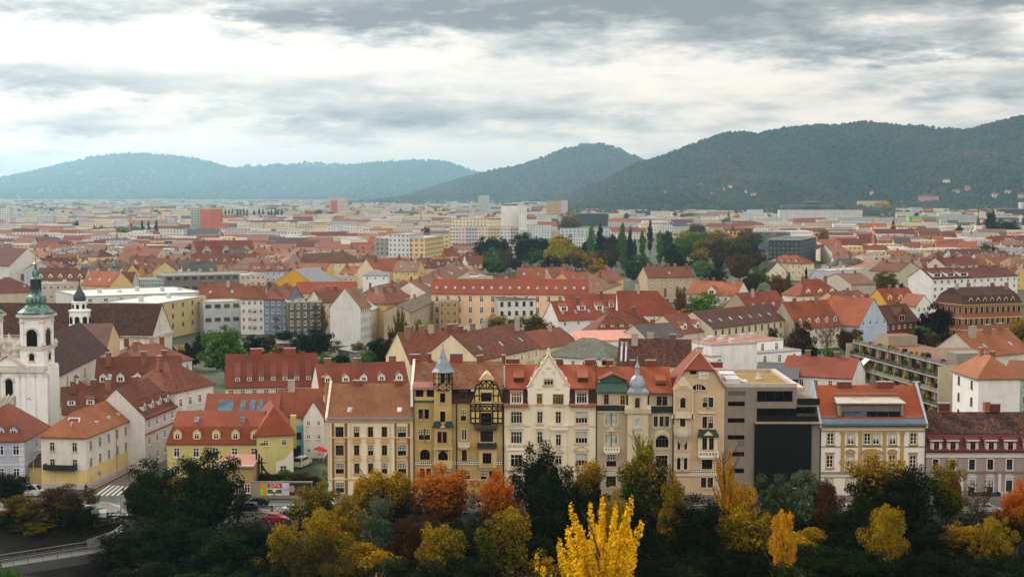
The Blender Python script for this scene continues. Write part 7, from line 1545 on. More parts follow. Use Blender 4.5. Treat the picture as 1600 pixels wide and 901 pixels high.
# ------------------------------------------------------------ trees among the houses
def town(rows,lod=1):
 for kind,fol,px,yt,w,yb,label in rows:
  Y = FPX * CAMZ / max(8,yb - 300) * .985; tree(label,kind,fol,px,yt,w,Y if Y < 200 or Y > 240 else max(Y,231) if px < 190 else Y - 7,lod=lod,ground=0,low=.12)
town([
 ('dense','green',351,514,76,592,'big round green tree behind the red house with seven slim dormers'),('round','dark',300,536,36,575,'dark tree left of the big round green one'),('round','dark',395,525,40,556,'dark bush before the pale grey courtyard houses'),('round','olive',420,524,28,552,'small olive tree in the garden behind the red house'),('round','dark',445,518,32,545,'dark bush under the dark grey old house'),('dense','dark',492,517,66,560,'broad dark green tree left of the white gable house'),
 ('airy','yolive',504,473,20,528,'slender yellow-green tree by the dark grey old house'),('round','green',510,551,20,572,'round green bush beside the yard wall'),('bush','ygreen',518,564,22,578,'low yellow-green bush at the yard entrance'),
 ('airy','goldgreen',625,477,50,560,'yellow and green birch between the street and the blank-walled house'),('round','yolive',663,507,46,572,'olive-gold tree before the blank plaster wall'),('round','ygreen',628,527,36,574,'yellow-green tree left of the olive-gold one'),('dense','dark',597,532,48,574,'dark tree along the parked cars street'),('round','dark',697,516,24,560,'dark blue-green tree before the garage roof'),('bush','green',576,545,30,575,'green bush at the street bend'),('round','rust',613,520,22,560,'reddish tree under the birch'),
 ('dense','goldgreen',778,493,42,532,'orange-green round tree before the white-green house'),('dense','olive',834,493,46,532,'orange-tipped round tree right of the orange-green one'),('round','green',806,497,26,530,'green tree between the two orange-tipped round trees'),('bare','yolive',838,563,34,596,'thin yellowing tree behind the stepped gable'),
 ('dense','lime',1101,463,50,506,'bright green tree before the white house with orange roof'),('bare','twig',1132,459,26,496,'bare grey tree before the white gable'),('round','orange',1064,452,24,492,'orange tree behind the big red roof'),('round','dark',1086,470,22,500,'dark bush beside the bright green tree'),('bush','brown',1207,515,26,545,'brown tree before the long beige building'),('bare','twig',1176,515,20,540,'bare bush before the long beige building'),
 ('conifer','conifer',47,593,24,668,'dark narrow conifer before the church front'),('round','ygreen',285,541,22,570,'yellow-green tree behind the pyramid roof'),('round','dark',313,524,22,560,'dark tree at the modern yellow block'),
 ('conifer','conifer',1549,569,74,672,'large dark spruce before the white house with orange roof'),('round','plum',1468,476,46,530,'dark plum-coloured tree before the ornate brick corner house'),('bare','twig',1293,492,44,556,'bare black-limbed tree before the orange-roofed house'),('round','brown',1254,506,40,560,'brown tree in the courtyard left of the bare black tree'),('round','rust',1320,516,26,552,'rust-brown tree right of the bare black tree'),('bare','brown',1230,522,30,556,'thin brown courtyard tree'),
 ('bare','green',1272,437,34,482,'loose green tree before the big red hipped roof'),('conifer','conifer',1260,416,16,468,'dark conifer left of the loose green tree'),('round','orange',1218,433,36,470,'orange tree by the white gable house'),('conifer','bluegreen',1233,424,24,472,'blue-green conifer beside the orange tree'),('round','dark',1248,448,34,482,'dark tree under the blue-green conifer'),('airy','yolive',1312,462,36,512,'pale yellow-green tree between the orange roofs'),('dense','yolive',1384,427,42,462,'olive round tree before the blank grey gable'),
 ('conifer','conifer',1549,393,30,420,'dark conifer behind the white apartment wing'),('round','plum',1448,490,30,526,'small plum tree beside the brick house'),('conifer','conifer',1516,506,16,534,'small conifer before the brick corner house'),('round','goldgreen',1592,500,28,540,'golden tree at the right edge by the brick corner house'),('bush','dark',1490,524,36,548,'dark hedge bush at the crossroads'),('bush','ygreen',1263,588,12,614,'bright bamboo on the office roof terrace') if False else ('bush','plum',1438,516,24,542,'dark shrub at the crossroads'),
 ('round','orange',1460,372,22,392,'golden tree by the green office'),('round','gold',1456,369,24,390,'yellow tree before the yellow villa'),('bush','green',1506,376,30,392,'green bush beside the yellow villa'),('round','yolive',1287,360,22,388,'yellow-green tree by the beige terraced block'),('conifer','conifer',1396,342,14,370,'dark cypress before the pale flats'),('conifer','conifer',1303,342,10,356,'dark conifer at the long white office'),
])
# the park in the middle of the town
park = [
 ('poplar','green',924,347,16,414,'tall poplar at the left of the park'),('poplar','dark',938,349,17,414,'tall dark poplar beside the leftmost poplar'),('poplar','green',973,348,17,420,'tall poplar in the left middle of the park'),('poplar','dark',985,352,14,420,'dark poplar touching its taller neighbour'),('poplar','green',1004,360,14,412,'slim poplar in the middle of the park'),('poplar','dark',1016,343,12,396,'thin dark poplar rising highest behind the park'),('poplar','green',1031,361,15,416,'poplar at the right of the row'),('poplar','dark',992,372,9,410,'low dark poplar in the row'),
 ('dense','dark',820,370,46,415,'large dark green tree at the left of the park'),('dense','dark',845,374,40,412,'dark green tree beside the large one'),('round','ygreen',873,374,44,420,'yellow-green tree left of the poplars'),('dense','goldgreen',888,334,34,366,'green tree behind the park before the dark office'),('round','olive',790,391,34,424,'olive-brown tree at the park edge'),('round','yolive',750,396,34,426,'yellow-green tree by the white church tower'),('round','green',770,402,34,430,'green tree at the near edge of the park'),('round','brown',806,403,24,424,'brown tree under the large dark tree'),('round','yolive',744,412,26,430,'small yellow-green tree before the old town roofs'),('dense','bluegreen',780,412,30,428,'blue-green tree left of the brown one'),
 ('round','yolive',903,392,30,424,'golden-green tree between the dark tree and the poplars'),('round','gold',934,405,26,428,'golden tree at the foot of the leftmost poplars'),('dense','bluegreen',996,404,54,444,'broad blue-green willow at the near edge of the park'),('round','brown',955,382,26,424,'russet tree between the poplars'),('dense','green',1092,362,62,412,'massive green tree right of the poplars'),('dense','goldgreen',1124,366,54,414,'massive yellow-green tree left of the clock tower'),('round','goldgreen',1072,362,40,396,'yellow-tipped tree behind the massive green one'),('dense','olive',1170,364,44,408,'brown-olive tree right of the clock tower'),
 ('dense','orange',1155,401,46,440,'bright orange tree at the right of the park'),('round','brown',1184,396,32,428,'plum-brown tree behind the orange one'),('round','green',1098,408,36,440,'green tree at the near right of the park'),('round','dark',1062,397,34,428,'dark tree under the massive green tree'),('dense','dark',1120,418,34,444,'dark tree left of the orange one'),('round','rust',1046,406,18,426,'rust tree beside the poplar row'),('round','green',1186,420,34,446,'green tree before the white gable house'),('round','brown',1172,428,36,462,'brown thinning tree below the orange one'),
 ('round','dark',1040,362,30,396,'dark tree behind the right-hand poplar'),('round','dark',1050,384,30,416,'dark tree at the centre of the park'),('dense','dark',955,368,26,404,'dark tree between the two pairs of poplars'),('conifer','conifer',856,400,30,444,'dark spruce before the orange-roofed yellow house'),('round','olive',1148,368,26,400,'olive tree behind the clock tower'),('round','dark',915,382,24,412,'dark tree left of the poplars'),('round','brown',918,378,18,402,'brown tree behind the golden-green one'),
 ('round','orange',1084,350,22,366,'orange tree behind the massive green tree'),('round','orange',1096,352,16,366,'small orange tree by the red roofs behind the park'),('round','rust',1213,431,22,452,'rust tree right of the park'),('round','orange',1222,437,24,462,'orange tree at the white gable houses'),
]
town(park,1)
RP = random.Random(4)
for i in range(30):
 px = RP.uniform(750,1200); yb = RP.uniform(405,428) if px < 1180 else RP.uniform(420,445)
 town([('dense' if i % 2 else 'round',['green','dark','dark','olive','brown','goldgreen'][i % 6],px,yb - RP.uniform(26,40),RP.uniform(26,38),yb,'tree filling the middle of the town park')],2)
 TREES_LAST['group'] = 'trees filling the middle of the town park'
for i,(px,yb) in enumerate(((268,560),(330,575),(372,560),(410,570),(432,556),(455,560),(470,548),(515,575),(535,578),(560,560),(585,560),(640,580),(655,560),(700,575),(715,556),(745,540),(765,535),(800,532),(855,530),(1075,500),(1160,500),(1190,480),(1225,470),(1240,478),(1215,552),(1270,560),(1300,565),(1335,540),(1372,450),(1395,460),(1410,470),(1440,535),(1455,545),(1480,545),(1530,545),(1260,470),(1285,475),(1345,440))):
 town([(['round','bush','dense'][i % 3],['dark','green','olive','dark','goldgreen'][i % 5],px,yb - RP.uniform(16,26),RP.uniform(18,30),yb,'small garden tree in a courtyard between the old houses')],2)
 TREES_LAST['group'] = 'small garden trees in the courtyards between the old houses'

# ------------------------------------------------------------ the newer town further out: landmarks first
def block(label,px0,px1,ytop,yb,D=14,wall='c8c4bc',roofc='b4b2ac',cat='apartment block',name='apartment_block',side=None,sx=3.2,sy=3.0,wxy=(.4,.45),gl='4a545c',band=False,turn=0,sky=0):
 """a flat-roofed block standing on the ground at pixel row yb, its roof edge at ytop"""
 Y = FPX * CAMZ / (yb - 300) * .985; a = P(px0,ytop,Y)
 h = house(label,px0,ytop,px1,ytop + turn,a.z,D,'flat',0,wall,roofc,cat,name,fl=0,pat=True,Y=Y if not turn else None,sx=sx,sy=sy,wxy=wxy,patglass=gl,band=band,sidewall=None,sky=sky) if not turn else house(label,px0,ytop,px1,ytop + turn,a.z,D,'flat',0,wall,roofc,cat,name,fl=0,pat=True,sx=sx,sy=sy,wxy=wxy,patglass=gl,band=band,sky=sky)
 return h
block('brick-red tower block joined to a pale green one',312.5,343,326,372,18,'b0604c','a08070','tower block','tower_block',sx=9,wxy=(.12,.5)); block('pale green half of the two-coloured tower block',298,312.2,325,371,16,'93a898','8a9488','tower block','tower_block',gl='3c4a4a'); block('low brick-red annex of the tower block',343.2,352,348,372,14,'b4664f','a08070','tower block','tower_block')
block('white tower block at the left edge of the town',-12,15,325,358,16,'c8c6c0','b4b4b0','tower block','tower_block',gl='5a646c'); block('hazy pink-grey tower with a red stair shaft',515,543,309,336,18,'c0a898','b0a8a0','tower block','tower_block',gl='7a8088'); block('red stair shaft of the hazy tower',517,526,313,336.5,6,'b05444','a06a60','tower block','tower_block',wxy=(.0,.0))
block('grey twin tower with blind end wall',747,764,305,333,20,'a8a49e','9c9a96','tower block','tower_block',sx=8,wxy=(.2,.3)); block('lower grey slab beside the grey twin tower',764.5,774,318,333,16,'b4b4b2','a4a4a0','tower block','tower_block'); block('long pale hall below the grey twin tower',706,746,325,334,20,'b4b2ac','c0c0bc','hall','hall')
h = block('white windowless tower with dark roof deck',783,811,321,368,18,'cfcdc8','5a5c5a','tower block','tower_block',wxy=(0.,0.)); block('white stairwell side of the windowless tower',811.3,823,320,369,18,'c8c8c6','b4b4b0','tower block','tower_block',sx=3,gl='8a9096',wxy=(.3,.5))
b = MB(); b.box(1.5,2,h.H,h.W - 1.5,14,h.H + 1.2,0); b.box(.5,.5,h.H + 1.2,h.W,16,h.H + 1.6,1); b.obj('roof_deck',h.t,[plain('2c3032'),plain('9a9c9a')])
cols = [('c9c4b8','e0b040'),('cdb4b0','9a7a78'),('b4b4b6','4a7ab0'),('d0c4b4','8a8078'),('c4b488','b07a30'),('cccac8','9a9ca0'),('b8aaa0','50302c')]
xs = [703,716,728,747,762.5,782,797.5,811]
for i in range(7): block(['cream','pink','blue-panelled','pale beige','yellow-panelled','white','brown-balconied'][i] + ' bay of the long pastel slab of flats by the park',xs[i],xs[i + 1] - .2,354,401,13,cols[i][0],'b4b4b0',sx=2.6 if i % 2 else 2.2,sy=2.75,wxy=(.5,.42) if i % 2 else (.75,.5),gl=['6a6c5a','7a6c70','56606a','7a7268','7a6a48','6a7076','4a4440'][i])
block('cream set-back storey behind the pastel slab',706,762,342,380,12,'cfc4a4','b8b4a8',sx=3.5);
block('pale blank tower of flats left of the pastel slab',588,621,371,421,14,'bcb4a8','a8a4a0',wxy=(0.,0.)); block('grey balconied side of the blank tower of flats',620,641,372,424,14,'98968c','a4a4a0',sx=3,gl='4c4a46',turn=-6); block('white balconied tower of flats',640,662,366,427,14,'c4c6c6','b4b4b4',sx=2.8,gl='5a5e60',turn=-2); block('yellow and orange balconied tower of flats',664,693,372,427,14,'cdb884','bcb8b0',sx=3.4,gl='a06a3c',wxy=(.55,.5),turn=-4); block('yellow rear slab between the balconied towers',672,702,366,418,12,'c8b078','b4b0a4',gl='6a5a40')
block('bright yellow block of flats with white firewall',546,577,372,400,14,'d2ae44','c0c0bc',gl='6a6050',turn=-2); block('white firewall half of the bright yellow flats',521,547,371,398,14,'cfcfca','b4b8b8',wxy=(0.,0.),turn=3)
block('ochre office tower with dark side',854,876,314,341,16,'c9a060','9a9488','office tower','office_tower',band=True,sx=12,gl='5c5c54'); block('white and black side of the ochre office tower',876.3,887,313,341,16,'b4b4b0','9a9a96','office tower','office_tower',gl='33383c'); block('long black office building behind the park',899,951,333,352,18,'2a3034','3a3e40','office block','office_block',gl='5a666e',sx=3,wxy=(.3,.35)); block('teal glass building beside the park tree',862,872,341,358,12,'2e6a60','9a9a96','office block','office_block',gl='24504a')
block('long pale green-grey hall left of the poplars',876,952,357,380,16,'b4bcb8','b4bab8','hall','hall',sx=4); block('white classical building at the left of the park',880,918,370,384,14,'c8cac8','b8bcbc',sx=2.4,wxy=(.4,.6)); block('white low-rise offices behind the windowless tower',823,862,352,372,16,'c0c4c4','b8bcbc','office block','office_block'); block('pinkish flat block right of the windowless tower',858,884,361,371,12,'c09a84','b8a090',wxy=(0.,0.))
block('yellow slab of flats at the foot of the hill',1008,1061,319,331,14,'ceb27c','b8b4a8',band=True,sx=4,gl='8a7a5c'); block('pink slab of flats right of the yellow slab',1062,1106,315,328,14,'c0a4a0','b8aaa6',sx=4); block('grey twin slab left of the yellow slab',988,1008,309,330,14,'a8a8a4','a4a4a0',sx=3)
block('long white office with three rows of windows',1218,1348,328,346,18,'ccc9c2','c0c0bc','office block','office_block',sx=2.2,sy=3.6,wxy=(.5,.5),gl='6a6660'); h = block('black office with raised glass block behind the long white office',1222,1304,321,338,16,'23282b','34383a','office block','office_block',gl='4a565c',band=True,sx=6); block('raised dark glass cube of the black office',1258,1282,315,338,12,'22282c','3a3e40','office block','office_block',gl='54666e')
block('salmon and white slab of flats at the hill foot',1288,1312,309,326,14,'b88878','b4aca8'); block('cream tower of flats with brown stair strip',1312,1340,305,328,14,'ccb894','b8b4ac',sx=3,gl='8a7a60'); block('pale yellow flats right of the cream tower',1341,1386,314,330,14,'c9bd96','b8b8b0',band=True,sx=5,gl='8c866c'); block('white flats behind the salmon slab',1170,1220,311,330,14,'c4c0ba','b8b8b4'); block('white tall slab above the dark hall',1595,1620,316,338,14,'c8c8c6','b8b8b4')
block('bright green and yellow modern building',1421,1467,338,356,18,'3f9a5c','a0a8a4','office block','office_block',gl='cfa020',sx=24,sy=9,wxy=(.7,.55)); block('pale grey flats with balconies right of the green building',1467,1528,336,354,16,'a4a8a8','a0a4a4',gl='5c6468',sx=2.6); block('black-roofed hall with a white gable at the right',1562,1604,326,341,18,'33383c','2a3034','hall','hall',wxy=(0.,0.))
block('long pale grey flats before the long white office',1308,1415,340,357,14,'a9acac','a8aaaa',sx=2.8); block('white block of flats right of the brown ribbed one',1372,1412,359,372,12,'c8c8c4','b4b4b0',sx=3); block('white low offices before the pastel slab',640,700,352,366,12,'c4c4c0','b4b4b0'); block('white balconied flats between the green building and the church towers',1468,1530,356,368,12,'c4c2bc','b0b0ac',sx=3.2); block('beige ribbed block with window bands',1295,1337,357,377,14,'b4a894','a8a49c',band=True,sx=5,gl='5a5850'); block('long grey flats below the green building',1413,1492,357,366,14,'c0beb8','bcbab4',sx=3); block('dark slanted-panel office beside the park',1250,1275,374,414,22,'3c4242','50585a','office block','office_block',sx=3,gl='50585a',turn=-5); block('dark grey school building behind the clock tower',1150,1235,362,392,20,'5c646a','6a7278','school','school',band=True,sx=5,gl='343c42')
h = block('white villa school with corner pavilion at the right edge',1520,1547,381,400,14,'cfd0ce','3a3e40','school','school',sx=3.4,wxy=(.35,.55)); block('long white wing of the villa school',1547,1610,385,402,14,'cdcecc','50565a','school','school',sx=3,wxy=(.4,.6)); block('pale green low building before the villa school',1470,1521,389,398,14,'96b48c','a8b0a4',sx=4); house('white house with solar panels on its grey roof',1500,371,1556,372,9,16,'gx',5,'c8c8c2','7e7a72',fl=1,bays=6,ch=1,sky=3,roofmat=plain('7a7872',.7)); house('dark brown roofed yellow villa',1454,378,1508,378,8,16,'hip',6,'cfb060','4a2a22',fl=1,bays=5,old=.1,ch=1)
for px in (1528,1598):
 t = thing('church_tower',['white twin church tower with dark spike, left one','white twin church tower with dark spike, right one'][px > 1550],'church tower',G(px,372,0)); k = t.location.y / FPX; zt = P(px,352,t.location.y).z; b = MB(); b.box(-5 * k,-5 * k,-1,5 * k,5 * k,zt); b.obj('shaft',t,[plaster('c4c2ba',.2)]); b = MB(); b.lathe([(5.5 * k,zt),(2.5 * k,zt + 4 * k),(2 * k,zt + 9 * k),(.6 * k,zt + 14 * k),(.1,zt + 34 * k)],8); b.obj('spike',t,[plain('26302e')])
t = thing('clock_tower','yellow clock tower with dark cap rising from the park','clock tower',G(1144,408,0)); k = t.location.y / FPX; zt = P(1144,361,t.location.y).z; b = MB(); b.box(-6.5 * k,-6 * k,-1,6.5 * k,6 * k,zt); b.box(-7.2 * k,-7 * k,zt - 6.5 * k,7.2 * k,7 * k,zt - 5.5 * k); b.obj('shaft',t,[plaster('c79a3e',.15)])
b = MB(); b.lathe([(9 * k,zt),(7 * k,zt + 2 * k),(3 * k,zt + 3.5 * k),(2.4 * k,zt + 5.5 * k),(.2 * k,zt + 9 * k)],4,ph=math.pi / 4); b.obj('cap',t,[plain('33383a')]); b = MB(); b.tube((0,-6.05 * k,zt - 11.5 * k),(0,-6.2 * k,zt - 11.5 * k),3 * k,n=16); b.obj('clock_face',t,[plain('d8d6d0')])
for dx in (-3,3): b = MB(); b.box((dx - 1.3) * k,-6.12 * k,zt - 5 * k,(dx + 1.3) * k,-6.02 * k,zt - 1 * k); b.obj('window',t,[plain('23282a')])
t = thing('church_spire','thin dark grey church spire left of the old town','church',G(183,397,0)); k = t.location.y / FPX; zt = P(183,384,t.location.y).z; b = MB(); b.box(-4 * k,-4 * k,-1,4 * k,4 * k,zt); b.obj('shaft',t,[plaster('a4947e',.2)]); b = MB(); b.lathe([(4.6 * k,zt),(2 * k,zt + 8 * k),(.1,zt + 22 * k)],8); b.obj('spire',t,[plain('3a4246')])
def crane(label,px,ytop,yb,jib0,jib1,col,yj=None):
 Y = FPX * CAMZ / (yb - 300) * .985; k = Y / FPX; p = P(px,yb,Y); t = thing('tower_crane',label,'crane',(p.x,Y,0)); zt = P(px,ytop,Y).z; zj = P(px,yj or ytop + 4,Y).z; w = 1.3 * k if yb > 400 else .9 * k; m = plain(col)
 b = MB()
 for sx in (-1,1):
  for sy in (-1,1): b.tube((sx * w,sy * w,-1),(sx * w * .8,sy * w * .8,zt),(.34 if yb > 400 else .5) * k,n=4)
 n = int(zt / (2.4 * w))
 for i in range(n):
  z0,z1 = zt * i / n,zt * (i + 1) / n; s = 1 if i % 2 else -1; b.tube((-s * w,-w,z0),(s * w,-w,z1),.2 * k,n=4); b.tube((-w,-s * w,z0),(-w,s * w,z1),.2 * k,n=4); b.tube((w,-s * w,z0),(w,s * w,z1),.2 * k,n=4)
 b.obj('mast',t,[m]); b = MB(); a,c = (jib0 - px) * k,(jib1 - px) * k
 for q in (-.7,.7): b.tube((a,q * w,zj),(c,q * w,zj),.36 * k,n=4)
 b.tube((a * .8,0,zj + 1.6 * w),(c * .8,0,zj + 1.6 * w),.2 * k,n=4); n = max(6,int(abs(c - a) / (2 * w)))
 for i in range(n): x0,x1 = a + (c - a) * i / n,a + (c - a) * (i + 1) / n; b.tube((x0,-.7 * w,zj),((x0 + x1) / 2,0,zj + 1.5 * w),.12 * k,n=4); b.tube(((x0 + x1) / 2,0,zj + 1.5 * w),(x1,.7 * w,zj),.12 * k,n=4)
 b.obj('jib',t,[m]); b = MB(); b.box(w,-w,zj - 2.5 * w,2.8 * w,w,zj - .2); b.obj('cab',t,[plain('c8c8c4')])
crane('big yellow tower crane standing among the red roofs',1363.5,339,405,1340,1416,'c8892c',353); crane('slim yellow crane left of the old town',203.5,342,376,197,216,'b87a3a',346); crane('hazy yellow crane behind the low halls',252,328,356,248,260,'c09050',330); crane('orange crane at the foot of the right hill',1529,298,325,1526,1537,'c47834',301); crane('small far crane beside the orange one',1517,312,326,1515,1521,'b0703c',314); crane('thin orange crane before the distant golden trees',658,322,352,655,661,'b8703c',324)
block('brown ribbed warehouse with a grey roof',211,240,338,352,24,'a08a78','a49c92','hall','hall',sx=3,wxy=(.4,.8),gl='6e5e54'); block('grey-blue cubic block with dark side',257,269,376,398,14,'26333c','4a5458',gl='33424c'); block('pink blank-walled block of flats',269,300,377,400,14,'b89682','a89a8c',wxy=(0.,0.)); block('white seven-storey flats behind the spire',142,176,369,394,14,'b8c0c6','b0b4b4',gl='55606a'); block('grey shadowed end of the seven-storey flats',176.3,192,371,394,14,'82898e','a4a8a8',wxy=(0.,0.)); block('beige office with brown window bands',76,104,378,394,14,'b48a70','b0a89e',band=True,sx=6,gl='5c4a40'); block('beige offices right of the banded one',103,139,377,393,14,'bcab92','b0aca4',sx=3.4); block('white glass-roofed gallery left of the church spire',-6,72,383,398,14,'b4bcbe','b8bebe','hall','hall',sx=3)
block('white flats left of the pink block',250,288,359,380,14,'c0beb6','b4b4ae'); block('low maroon-roofed pink hall',421,480,381,393,16,'b09aa0','6e2a28','hall','hall',sx=2,gl='5c5458'); block('long white-blue flats behind the old school',386,450,362,382,12,'b4bac0','b0b4b8',sx=3); block('white flats with shop row',449,470,361,383,14,'c4c4be','b4b4b0'); block('olive-grey slab with balconies',459,496,362,382,14,'a8a492','a4a298',band=True,sx=4,gl='6a6858'); block('long pale blue slab behind the bright yellow flats',488,546,364,376,12,'b4b8bc','b4b8b8',sx=3); block('low blue clinic in the distance',632,672,344,352,14,'5f7a9a','8c98a4',sx=3)
house('red-roofed barracks in the middle distance',518,347,573,348,9,16,'gx',4,'c9ac74','883e30',fl=0,pat=True,old=.05,ch=0); house('long red barrack roof behind the park',950,345,1018,346,9,14,'gx',3.6,'c8bcae','a24634',fl=0,pat=True,old=.05,ch=2); house('long red-roofed row of houses behind the clock tower',1108,355,1196,352,9,14,'gx',4,'cdbfa4','9a4a3c',fl=0,pat=True,old=.05,ch=8); house('white house with dark blue-grey roof behind the poplars',1052,353,1077,352,13,14,'gx',4,'c0c4c8','3c464e',fl=0,pat=True,ch=3,roofmat=plain('414a52',.7)); house('white gabled house with red roof left of the poplars',955,362,1010,362,9,14,'gx',4,'d0cac0','a04e3c',fl=0,pat=True,old=.05,ch=3); house('large red hipped roof below the long white office',1240,347,1302,346,10,18,'hip',5,'c9a878','a04a34',fl=0,pat=True,old=.05,ch=0); house('long red roof at the right below the orange crane',1504,331,1556,332,8,14,'gx',4,'bca890','90402f',fl=0,pat=True,old=.05,ch=0); house('cream house with red-brown roof and dormers right of the park',1199,410,1253,412,10,14,'hip',4.6,'d0c4a8','a04c38',fl=2,bays=6,old=.05,ch=1,dorm=('gable',4,1.7,1.3,.8)); house('half-timbered gabled white house right of the park',1201,424,1228,422,6,10,'gy',5,'d4cdb8','3a2c26',fl=1,bays=3,old=.2,ch=0); house('beige gabled house left of the crane',1275,390,1303,397,8,14,'gy',5,'c8bca4','90503e',fl=0,old=.1,ch=1); house('red-roofed apartment row behind the crane',1320,391,1390,390,9,12,'gx',3,'b46e4c','94412f',fl=2,bays=8,old=.05,ch=3); house('small blue-white gabled house below the crane',1340,403,1360,402,7,10,'gy',4,'b4c0cc','8c6a5c',fl=1,bays=2,ch=0); house('orange-walled house left of the small blue-white one',1318,404,1341,403,7,10,'gx',3.4,'b4622f','8c4432',fl=1,bays=3,ch=1); house('blank grey gable with red graffiti stripe',1427,378,1452,374,11,12,'gy',3,'a4a2a2','8c5c4c',fl=0,ch=1); house('row of pale street houses left of the striped gable',1372,374,1428,376,9,12,'gx',3.4,'c4bcb0','96584a',fl=0,pat=True,ch=4); house('brown gabled grey-cream pair right of the olive tree',1405,424,1440,420,12,16,'gy',4,'b4ab98','7c4838',fl=0,old=.2,ch=2); house('red roof cluster above the white apartment block',1476,415,1530,412,12,12,'gx',4,'c4b8a8','8c4434',fl=0,ch=4); house('brown-orange roofs at the right edge',1560,416,1612,410,10,14,'gx',4.5,'cbb070','a0583e',fl=1,bays=5,old=.2,ch=3)
# ---- the hill houses
from mathutils.bvhtree import BVHTree
HB = [BVHTree.FromPolygons([v.co for v in o.data.vertices],[tuple(q.vertices) for q in o.data.polygons]) for o,_,_ in HILLS]
def hill_at(px,py):
 hit = [t.ray_cast(Vector((0,0,CAMZ)),ray(px,py).normalized()) for t in HB]; hit = [q for q in hit if q[0] is not None]
 return min(hit,key=lambda q: q[3])[0] if hit else G(px,max(py,318))
for i,(px,py,w,c_,rc) in enumerate(((1141,290,6,'d4d4d0','a06050'),(1121,297,5,'c8c8c4','9a6a5c'),(1178,302,8,'d0d0cc','8a5a4c'),(1112,302,5,'c4c0bc','9a5c4c'),(1130,294,4,'d0ccc4','9a6454'),(1165,298,4,'c4c4c0','90584a'),(1479,280,9,'dcdcd8','8c7c74'),(1451,300,30,'b4847a','8c4a40'),(1249,297,4,'d0ccc8','8c5a50'),(1362,299,5,'c0a8a0','8a4a40'),(1512,290,7,'a8786e','84463c'),(1494,296,10,'a8a09a','80504a'),(1555,302,9,'bcb0a8','8c5044'),(1575,297,8,'b8a8a0','8c4a40'),(1596,303,10,'b4aca4','904e42'),(953,298,5,'c8c8c8','9a7468'),(966,302,5,'c4c4c4','9a7468'),(890,303,5,'c8c8c8','9a7468'),(1040,300,5,'c4c0bc','96645a'),(1095,288,4,'ccc8c4','96645a'))):
 p = hill_at(px,py + w * .45); p = p - ray(px,py).normalized() * 55; Y = p.y; k = Y / FPX; hh = w * k * .3 if w < 20 else w * k * .2
 t = thing('hill_house' if w < 20 else 'manor_house',['small white villa highest of the group at the hill foot','white house left in the hill foot group','wide white house right in the hill foot group','lowest pale house of the hill foot group','cream house in the middle of the hill foot group','tiny pale house beside the wide white one','white villa standing alone high on the right wooded hill','long pink manor below the lone white villa','small white house under the long ridge','pinkish house left of the pink manor','red-brown house right of the lone white villa','grey house right of the pink manor','pale house above the orange crane','pinkish house right of the orange crane','pale house at the right edge of the hill foot','tiny white house at the middle hill foot','lower tiny white house at the middle hill foot','faint house under the middle peak','faint house between the two hills','pale house at the left shoulder of the right hill'][i],'house',(p.x,Y,p.z))
 b = MB(); ww = w * k / 2; b.box(-ww,-5,-13,ww,5,hh,0); b.obj('wall',t,[winwall(c_,'7a7a78',3.4,3.2,.35,.4)]); b = MB(); b.prism([(-5.5,hh),(5.5,hh),(0,hh + 4.5)],-ww - .4,ww + .4,0,'x'); b.obj('roof',t,[plain(rc,k=.7)])
# ---- the rest: ordinary houses and blocks on the free ground, densest far out
RG = random.Random(23)
WALLS = [('white','c9c7c1'),('cream','cbbc98'),('pale grey','b0b2b2'),('beige','bba88c'),('yellow','c9ac66'),('pinkish','c0a294'),('bluish grey','a4aeb6'),('ochre','b4924e')]
ROOFS = [('red','98503a',.1),('orange-red','ae6645',.1),('brown','7a4c38',.4),('tan','a07660',.3),('dark red','7a3c30',.1),('faded pink','a87868',.1),('dark grey','5c5e60',0)]
SHAPES = {'gx': 'roof ridge along the street','gy': 'gabled roof facing the river','hip': 'hipped roof','flat': 'flat roof'}
LAND = [(325,350,'the brick-red tower block'),(184,385,'the thin church spire'),(760,318,'the grey twin tower'),(803,345,'the windowless tower'),(865,327,'the ochre office tower'),(925,342,'the black park office'),(760,378,'the pastel slab of flats'),(1283,337,'the long white office'),(1363,370,'the big yellow crane'),(1444,347,'the green and yellow building'),(1144,380,'the yellow clock tower'),(980,385,'the poplars'),(529,322,'the hazy pink-grey tower'),(460,430,'the yellow gabled hall'),(560,385,'the bright yellow flats'),(350,395,'the steep-roofed school'),(100,402,'the slim chapel tower'),(30,412,'the curved church gable'),(625,400,'the blank tower of flats'),(1560,390,'the white villa school'),(1035,325,'the yellow slab of flats'),(1250,400,'the slanted dark office'),(1520,440,'the white apartment block'),(1325,432,'the blank lilac block'),(1100,440,'the white house with light orange roof'),(890,447,'the peach institution'),(225,345,'the ribbed warehouse'),(560,500,'the white gable house'),(1529,310,'the orange crane'),(0,340,'the white tower at the left edge')]
USED = {}
def place_words(px,py):
 d,x,y,nm = min(((abs(px - a) / 1.5 + abs(py - c) * 1.2,a,c,n) for a,c,n in LAND))
 dx,dy = px - x,py - y
 return (('just ' if d < 14 else '') + ('right of ' if dx > abs(dy) * 1.5 else 'left of ' if -dx > abs(dy) * 1.5 else 'behind ' if dy < 0 else 'before ')) + nm
PARK = [(735,1215,372,470),(1190,1300,405,480),(870,1000,345,380),(1210,1400,322,350),(1050,1130,350,372)]
def in_park(px,py): return any(a < px < b_ and c < py < d for a,b_,c,d in PARK)
n_ind = 0; stuff = MB(); smats = []
def smat(m):
 if m not in smats: smats.append(m)
 return smats.index(m)
